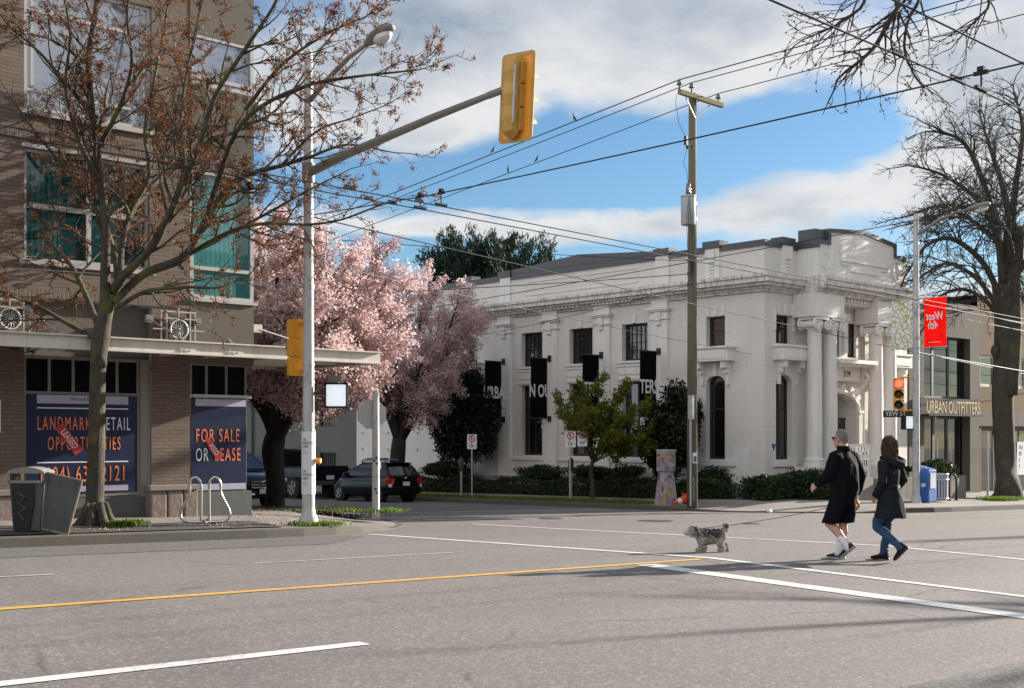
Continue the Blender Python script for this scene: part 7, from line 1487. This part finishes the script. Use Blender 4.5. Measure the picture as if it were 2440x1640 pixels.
def strands(o, T, n, m, L, w, d):
    """short hairs lying on a hair surface"""
    N = len(o.data.vertices); co = np.empty(N * 3); no = np.empty(N * 3); o.data.vertices.foreach_get('co', co); o.data.vertices.foreach_get('normal', no); i = rng.integers(0, N, n)
    P = co.reshape(-1, 3)[i] + no.reshape(-1, 3)[i] * .002 + np.array(org(T)); leaf_mesh('hair_strands', P, m, T, L, w, axis=no.reshape(-1, 3)[i] * .25 + np.array(d))
def man():
    u, v = 14.74, 9.28; F = Fig(u, v, RD(2)); T = thing('person', F.o, 'man with grey hair and sunglasses in a black jacket and shorts, walking a small dog', 'person')
    L_knee, L_ank = (-.1, .16, .5), (-.1, -.13, .2); R_knee, R_ank = (.1, .06, .5), (.1, .13, .1)
    b = MB(); head(F, b, (0, .05, 1.665))
    F.rings(b, [flat(.84, 0, -.02, .17, .12), flat(1.0, 0, -.01, .17, .125), flat(1.2, 0, 0, .18, .12), flat(1.4, 0, 0, .19, .105), flat(1.46, 0, 0, .12, .08), flat(1.5, 0, 0, .075, .07)])
    for hip, kn, an in (((-.1, 0, .9), L_knee, L_ank), ((.1, 0, .9), R_knee, R_ank)):
        hip, kn, an = map(Vector, (hip, kn, an)); F.tube(b, [hip, hip.lerp(kn, .5), kn + Vector((0, .0, .06)), kn + Vector((0, .01, 0)), kn.lerp(an, .3) + Vector((0, -.022, 0)), kn.lerp(an, .6) + Vector((0, -.012, 0)), an], [.09, .08, .062, .06, .062, .05, .042], 14)
    # left arm swings forward, right arm bends in front holding the leash
    la = [(-.21, 0, 1.42), (-.27, .07, 1.17), (-.25, .27, 1.02)]; ra = [(.21, 0, 1.42), (.29, -.09, 1.15), (.29, -.02, .89)]
    for a in (la, ra): F.tube(b, [a[0], Vector(a[0]).lerp(Vector(a[1]), .5), a[1], Vector(a[1]).lerp(Vector(a[2]), .5), a[2]], [.06, .055, .048, .042, .032], 12)
    hand(F, b, la[2], (.05, .8, -.45), (.75, .1, -.3), (.2, .5, .85), 1.0, .75); hand(F, b, ra[2], (-.05, .25, -.97), (-.85, .2, .0), (.15, .95, .2), 1.0, .8)
    remesh(b, 'body', m_skin, T, .0075, 4)
    mb = MB(); F.ball(mb, (0, .037, 1.679), .0795, .1, .1105, 24, 16); h = remesh(mb, 'hair', m_hairg, T, .005, 3)
    # crop the hair away from the face
    bm = bmesh.new(); bm.from_mesh(h.data); inv = F.m.transposed(); dl = [f for f in bm.faces if (lambda p: p.z < max(1.59, 1.6 + 1.25 * (p.y + .03)))(inv @ f.calc_center_median())]; bmesh.ops.delete(bm, geom=dl, context='FACES'); bm.to_mesh(h.data); bm.free()
    strands(h, T, 2600, m_hairs, .013, .0028, F.m @ Vector((0, -.6, -.8)))
    mb = MB()
    for e in (-1, 1):
        F.rings(mb, [((e * .034, .148, 1.677), (.03, 0, 0), (0, 0, .02)), ((e * .036, .138, 1.677), (.031, -e * .006, 0), (0, 0, .021)), ((e * .04, .128, 1.677), (.02, -e * .004, 0), (0, 0, .014))], 12); F.tube(mb, [(e * .066, .135, 1.682), (e * .08, .1, 1.682), (e * .084, .035, 1.672)], .006, 6)
    F.tube(mb, [(-.012, .148, 1.682), (.012, .148, 1.682)], .005, 6); mb.build('sunglasses', m_black, T)
    # jacket: loose torso, collar, sleeves
    j = MB(); F.rings(j, [flat(.86, 0, -.01, .205, .155), flat(.9, 0, -.01, .225, .17), flat(1.0, 0, -.01, .235, .18), flat(1.15, 0, -.01, .228, .172), flat(1.3, 0, -.015, .228, .155), flat(1.4, 0, -.01, .215, .125), flat(1.455, 0, 0, .15, .1), flat(1.5, 0, .005, .09, .085), flat(1.53, 0, .01, .083, .082)], 28)
    for a in (la, ra):
        p = [Vector(q) for q in a]; F.tube(j, [p[0] + Vector((-p[0].x * .25, 0, .0)), p[0], p[0].lerp(p[1], .5), p[1], p[1].lerp(p[2], .45), p[1].lerp(p[2], .88), p[1].lerp(p[2], .97)], [.09, .092, .086, .08, .07, .056, .05], 16)
    for a in (la, ra):
        for k in range(5): q = Vector(a[1]).lerp(Vector(a[2]), .1 + .16 * k); F.tube(j, [q + Vector((-.05, -.05, .02)), q + Vector((0, -.068, -.01)), q + Vector((.05, -.05, .03))], .012, 6)
    remesh(j, 'jacket', m_jack, T, .0095, 3, wr=(.009, 6.5, .45))
    mb = MB(); F.rings(mb, [flat(1.5, 0, -.0, .093, .09), flat(1.53, 0, .0, .092, .092), flat(1.565, 0, .005, .086, .09), flat(1.57, 0, .005, .076, .08), flat(1.52, 0, .005, .07, .075)], 22); mb.build('collar', m_jack, T, smooth=True)
    s = MB(); F.rings(s, [flat(.93, 0, -.01, .185, .145), flat(.84, 0, -.01, .195, .15), flat(.76, 0, .0, .19, .15)], 24)
    for hip, kn, sg in (((-.1, -.005, .86), L_knee, -1), ((.1, -.005, .86), R_knee, 1)):
        hip, kn = Vector(hip), Vector(kn); kn = kn + Vector((sg * .01, -.02, 0)); F.rings(s, [(hip, (.105, 0, 0), (0, .14, 0)), (hip.lerp(kn, .4), (.108, 0, 0), (0, .135, 0)), (hip.lerp(kn, .75), (.107, 0, 0), (0, .128, 0)), (hip.lerp(kn, .98), (.11, 0, 0), (0, .128, 0))], 18)
    remesh(s, 'shorts', m_short, T, .01, 3, wr=(.007, 8, .4))
    for (kn, an, up) in ((L_knee, L_ank, 0), (R_knee, R_ank, 1)):
        kn, an = Vector(kn), Vector(an); mb = MB(); a = an.lerp(kn, .42); F.tube(mb, [a, an.lerp(kn, .36), an.lerp(kn, .2), an, an + Vector((0, .02, -.05))], [.056, .055, .052, .05, .05], 14)
        for k in (.12, .2, .28, .36): q = an.lerp(kn, k); ax = (kn - an).normalized(); x, y = frame(ax); mb.tube([F.w(q + (x * math.cos(t * .5236) + y * math.sin(t * .5236)) * .0535) for t in range(13)], .004, 5)
        mb.build('sock', m_sock, T, smooth=True)
    shoe(F, T, (-.1, -.225, .185), (-.1, .0, .012), (0, .62, .78), 'shoe', m_shoe, m_sole, laces=True); shoe(F, T, (.1, .055, 0), (.12, .33, 0), (0, 0, 1), 'shoe', m_shoe, m_sole)
    return F, Vector((ra[2][0] - .03, ra[2][1] + .04, ra[2][2] - .1))
MF, leash_hand = man()

def woman():
    u, v = 15.28, 8.9; F = Fig(u, v, RD(3)); T = thing('person', F.o, 'woman with brown hair in a belted charcoal hooded coat, blue jeans and black boots', 'person')
    L_knee, L_ank = (-.08, .14, .47), (-.08, -.22, .2); R_knee, R_ank = (.08, .08, .47), (.08, .13, .1)
    b = MB(); head(F, b, (0, .03, 1.575), .95)
    F.rings(b, [flat(.84, 0, -.02, .16, .12), flat(1.0, 0, 0, .13, .1), flat(1.2, 0, 0, .15, .1), flat(1.34, 0, 0, .16, .09), flat(1.4, 0, 0, .1, .07), flat(1.44, 0, 0, .065, .06)])
    for hip, kn, an in (((-.085, 0, .86), L_knee, L_ank), ((.085, 0, .86), R_knee, R_ank)): F.tube(b, [hip, Vector(hip).lerp(Vector(kn), .5), kn, Vector(kn).lerp(Vector(an), .35), an], [.08, .07, .05, .048, .034], 12)
    la = [(-.18, -.0, 1.35), (-.235, -.02, 1.1), (-.2, .1, .9)]; ra = [(.18, 0, 1.35), (.25, -.08, 1.12), (.21, .08, .93)]
    for a in (la, ra): F.tube(b, [a[0], a[1], a[2]], [.05, .042, .028], 12)
    hand(F, b, la[2], (.25, .6, -.75), (.8, .2, 0), (.1, .6, .5), .9, .6); hand(F, b, ra[2], (-.3, .6, -.7), (-.8, .2, 0), (-.1, .6, .5), .9, .6)
    remesh(b, 'body', m_skin, T, .0075, 4)
    h = MB(); F.ball(h, (0, .005, 1.6), .088, .105, .108); F.rings(h, [((0, -.02, 1.64), (.085, 0, 0), (0, .085, 0)), ((0, -.03, 1.56), (.098, 0, 0), (0, .085, 0)), ((0, -.03, 1.48), (.106, 0, 0), (0, .082, 0)), ((0, -.02, 1.41), (.1, 0, 0), (0, .075, 0)), ((0, -.01, 1.375), (.07, 0, 0), (0, .05, 0))], 20)
    for e in (-1, 1): F.tube(h, [(e * .075, .03, 1.6), (e * .09, .035, 1.52), (e * .092, .03, 1.43), (e * .08, .04, 1.385)], [.03, .034, .03, .012], 10)
    rr = random.Random(5)
    for k in range(40):
        a = rr.uniform(2.6, 6.8); F.tube(h, [(.08 * math.cos(a), .085 * math.sin(a) - .01, 1.62), (.1 * math.cos(a), .09 * math.sin(a) - .02, 1.5), (.1 * math.cos(a), .08 * math.sin(a) - .02, 1.39 + rr.uniform(-.02, .02))], [.006, .009, .004], 5)
    h = remesh(h, 'hair', m_hairb, T, .0075, 2); strands(h, T, 2600, m_hairbs, .04, .0035, Vector((0, 0, -4.5)))
    c = MB(); F.rings(c, [flat(.6, 0, -.02, .235, .2), flat(.64, 0, -.02, .23, .195), flat(.8, 0, -.02, .21, .17), flat(.93, 0, -.01, .185, .14), flat(1.01, 0, 0, .165, .12), flat(1.06, 0, 0, .162, .118), flat(1.2, 0, 0, .178, .125), flat(1.31, 0, 0, .182, .115), flat(1.375, 0, 0, .14, .095), flat(1.42, 0, 0, .08, .075)], 30)
    for a in (la, ra):
        p = [Vector(q) for q in a]; F.tube(c, [p[0] + Vector((-p[0].x * .25, 0, 0)), p[0], p[0].lerp(p[1], .5), p[1], p[1].lerp(p[2], .5), p[1].lerp(p[2], 1.02)], [.074, .076, .07, .065, .058, .052], 16)
    for k in range(14):
        a = math.pi * (1 + k / 13); q = Vector((.2 * math.cos(a), .16 * math.sin(a) - .02, .62)); F.tube(c, [q * 1.0, Vector((.185 * math.cos(a), .14 * math.sin(a) - .01, .82)), Vector((.165 * math.cos(a), .12 * math.sin(a), .98))], [.03, .02, .006], 8)
    remesh(c, 'coat', m_coat, T, .009, 3, wr=(.006, 8, .35))
    hd = MB(); F.tube(hd, [(-.13, .07, 1.43), (-.155, -.03, 1.42), (-.11, -.13, 1.37), (0, -.17, 1.325), (.11, -.13, 1.37), (.155, -.03, 1.42), (.13, .07, 1.43)], [.025, .045, .06, .065, .06, .045, .025], 12); F.rings(hd, [((0, -.08, 1.42), (.11, 0, 0), (0, .06, .04)), ((0, -.12, 1.37), (.12, 0, 0), (0, .06, .05)), ((0, -.13, 1.29), (.08, 0, 0), (0, .03, .03))], 16); remesh(hd, 'hood', m_coat, T, .01, 3)
    mb = MB(); F.rings(mb, [flat(1.005, 0, 0, .173, .128), flat(1.01, 0, 0, .18, .134), flat(1.05, 0, 0, .178, .133), flat(1.055, 0, 0, .17, .125)], 28); k = mb.build('belt', m_coat, T, smooth=True); mb = MB(); mb.obox(F.w((.0, -.137, 1.03)), F.m @ Vector((.03, 0, 0)), F.m @ Vector((0, .006, 0)), (0, 0, .022)); mb.build('buckle', m_steel, k)
    s = MB()
    for hip, kn, an in (((-.085, 0, .84), L_knee, L_ank), ((.085, 0, .84), R_knee, R_ank)):
        hip, kn, an = map(Vector, (hip, kn, an)); F.tube(s, [hip, hip.lerp(kn, .5), kn + Vector((0, .01, .05)), kn + Vector((0, .012, 0)), kn.lerp(an, .3) + Vector((0, -.02, 0)), kn.lerp(an, .7), an + (an - kn).normalized() * .02], [.095, .086, .068, .066, .064, .053, .05], 14)
        for q in (.05, -.06, .62, .78, .9): p = kn.lerp(an, q) if q >= 0 else kn.lerp(hip, -q); F.tube(s, [p + Vector((-.04, -.045, .0)), p + Vector((0, -.062, .012)), p + Vector((.045, -.045, -.004))], .01, 6)
    F.rings(s, [flat(.9, 0, -.01, .15, .11), flat(.78, 0, -.01, .16, .12)], 18); remesh(s, 'jeans', m_jean, T, .009, 3, wr=(.005, 12, 1.2))
    shoe(F, T, (-.08, -.315, .2), (-.08, -.13, .01), (0, .72, .7), 'boot', m_suede, m_black, boot=.06, laces=False); shoe(F, T, (.08, .06, 0), (.09, .32, 0), (0, 0, 1), 'boot', m_suede, m_black, boot=.05, laces=False)
woman()

def dog():
    """small shaggy terrier, head to the left of the view, trotting"""
    u, v = 14.17, 11.12; F = Fig(u, v, math.atan2(CA, SA) - 0 + .08); # facing across the view
    T = thing('dog', F.o, 'small shaggy grey and cream terrier on a leash trotting along the crosswalk', 'dog')
    b = MB(); R_ = lambda y, z, a, c: ((0, y, z), (a, 0, 0), (0, 0, c))
    F.rings(b, [R_(-.2, .245, .03, .03), R_(-.18, .24, .075, .08), R_(-.1, .232, .085, .09), R_(0, .222, .085, .09), R_(.1, .22, .092, .102), R_(.16, .228, .082, .098), R_(.2, .25, .06, .07)], 18)
    F.tube(b, [(0, .15, .255), (0, .22, .285), (0, .265, .3)], [.07, .06, .055], 14); F.ball(b, (0, .285, .3), .062, .068, .06); F.tube(b, [(0, .31, .29), (0, .36, .27), (0, .385, .262)], [.046, .038, .026], 12)
    for e in (-1, 1): F.tube(b, [(e * .045, .27, .345), (e * .068, .262, .335), (e * .078, .27, .295)], [.02, .022, .012], 8)
    legs = (((-.06, .13, .2), (-.062, .16, .12), (-.06, .15, .055), (-.06, .185, .018)), ((.06, .13, .2), (.062, .11, .12), (.06, .075, .06), (.06, .085, .018)), ((-.055, -.14, .22), (-.062, -.1, .14), (-.06, -.155, .075), (-.06, -.14, .018)), ((.055, -.15, .22), (.062, -.15, .14), (.06, -.235, .085), (.06, -.245, .02)))
    for i, L in enumerate(legs): F.tube(b, L, [.05, .034, .025, .026], 10); F.ball(b, (L[3][0], L[3][1] + .015, .02), .024, .034, .02, 10, 6)
    F.tube(b, [(0, -.19, .29), (0, -.225, .335), (0, -.215, .38), (0, -.18, .395)], [.026, .024, .022, .012], 10)
    body = remesh(b, 'body', m_furbase, T, .008, 3)
    # coat: tufts over the body, dark saddle and tail, cream face, chest and legs
    co = np.empty(len(body.data.vertices) * 3); body.data.vertices.foreach_get('co', co); co = co.reshape(-1, 3); no = np.empty(len(co) * 3); body.data.vertices.foreach_get('normal', no); no = no.reshape(-1, 3)
    inv = np.array(F.m.transposed()); lc = co @ inv.T; i = rng.integers(0, len(co), 9000); i = i[~((lc[i][:, 1] > .315) & (np.abs(lc[i][:, 0]) < .05))]; p, n_, l = co[i], no[i], lc[i]
    z, y = l[:, 2], l[:, 1]; dark = (rng.random(len(i)) < .95 / (1 + np.exp(-(z - .215 + .05 * np.abs(y - .02)) * 45)) * np.exp(-((y - .02) / .15) ** 4)) | ((y < -.2) & (z > .34) & (rng.random(len(i)) < .6)) | ((z > .31) & (y > .22) & (y < .27)); dark &= ~((z < .2) | (y < -.15) & (z < .3))
    ax = n_ * .5 + np.array(F.m @ Vector((0, -.7, -.55))); o = np.array(org(T))
    for nm, k, m in (('pale_fur', ~dark, m_fur), ('dark_fur', dark, m_furd)): leaf_mesh(nm, p[k] + o + n_[k] * .008, m, T, .03, .0065, axis=ax[k] * 1.6)
    mb = MB(); F.ball(mb, (0, .392, .27), .014, .012, .012, 10, 6)
    for e in (-1, 1): F.ball(mb, (e * .034, .335, .315), .009, .007, .009, 8, 6)
    mb.build('nose_and_eyes', m_black, T, smooth=True)
    mb = MB(); F.rings(mb, [((0, .185, .25), (.082, 0, 0), (0, .03, .09)), ((0, .2, .245), (.085, 0, 0), (0, .03, .092)), ((0, .215, .25), (.08, 0, 0), (0, .028, .085))], 18); F.rings(mb, [((0, .06, .222), (.102, 0, 0), (0, 0, .112)), ((0, .085, .222), (.104, 0, 0), (0, 0, .115))], 18); F.tube(mb, [(0, .2, .335), (0, .075, .335)], .012, 6); mb.build('harness', m_black, T, smooth=True)
    return F.w((0, .08, .345))
m_furbase = M('dog_undercoat', (.42, .38, .32), .9, .5, 12); clip = dog()
hp = MF.w(leash_hand); T = thing('leash', hp, 'retractable dog leash with an orange handle in the right hand of the man', 'leash')
mb = MB(); P = [clip.lerp(hp, k / 32) - Vector((0, 0, .16 * (k / 32) * (1 - k / 32))) for k in range(33)]; mb.tube(P, .005, 6); mb.build('cord', m_black, T)
mb = MB(); hl = leash_hand; q = [(hl.x + dx, hl.y + dy, hl.z + dz) for dx, dy, dz in ((0, .06, .03), (.0, .0, .05), (.0, -.07, .02), (.0, -.11, -.05), (.0, -.06, -.1), (.0, .03, -.09), (.0, .07, -.03), (0, .06, .03))]; MF.tube(mb, q, .022, 8); mb.build('handle', m_orangebag, T, smooth=True)
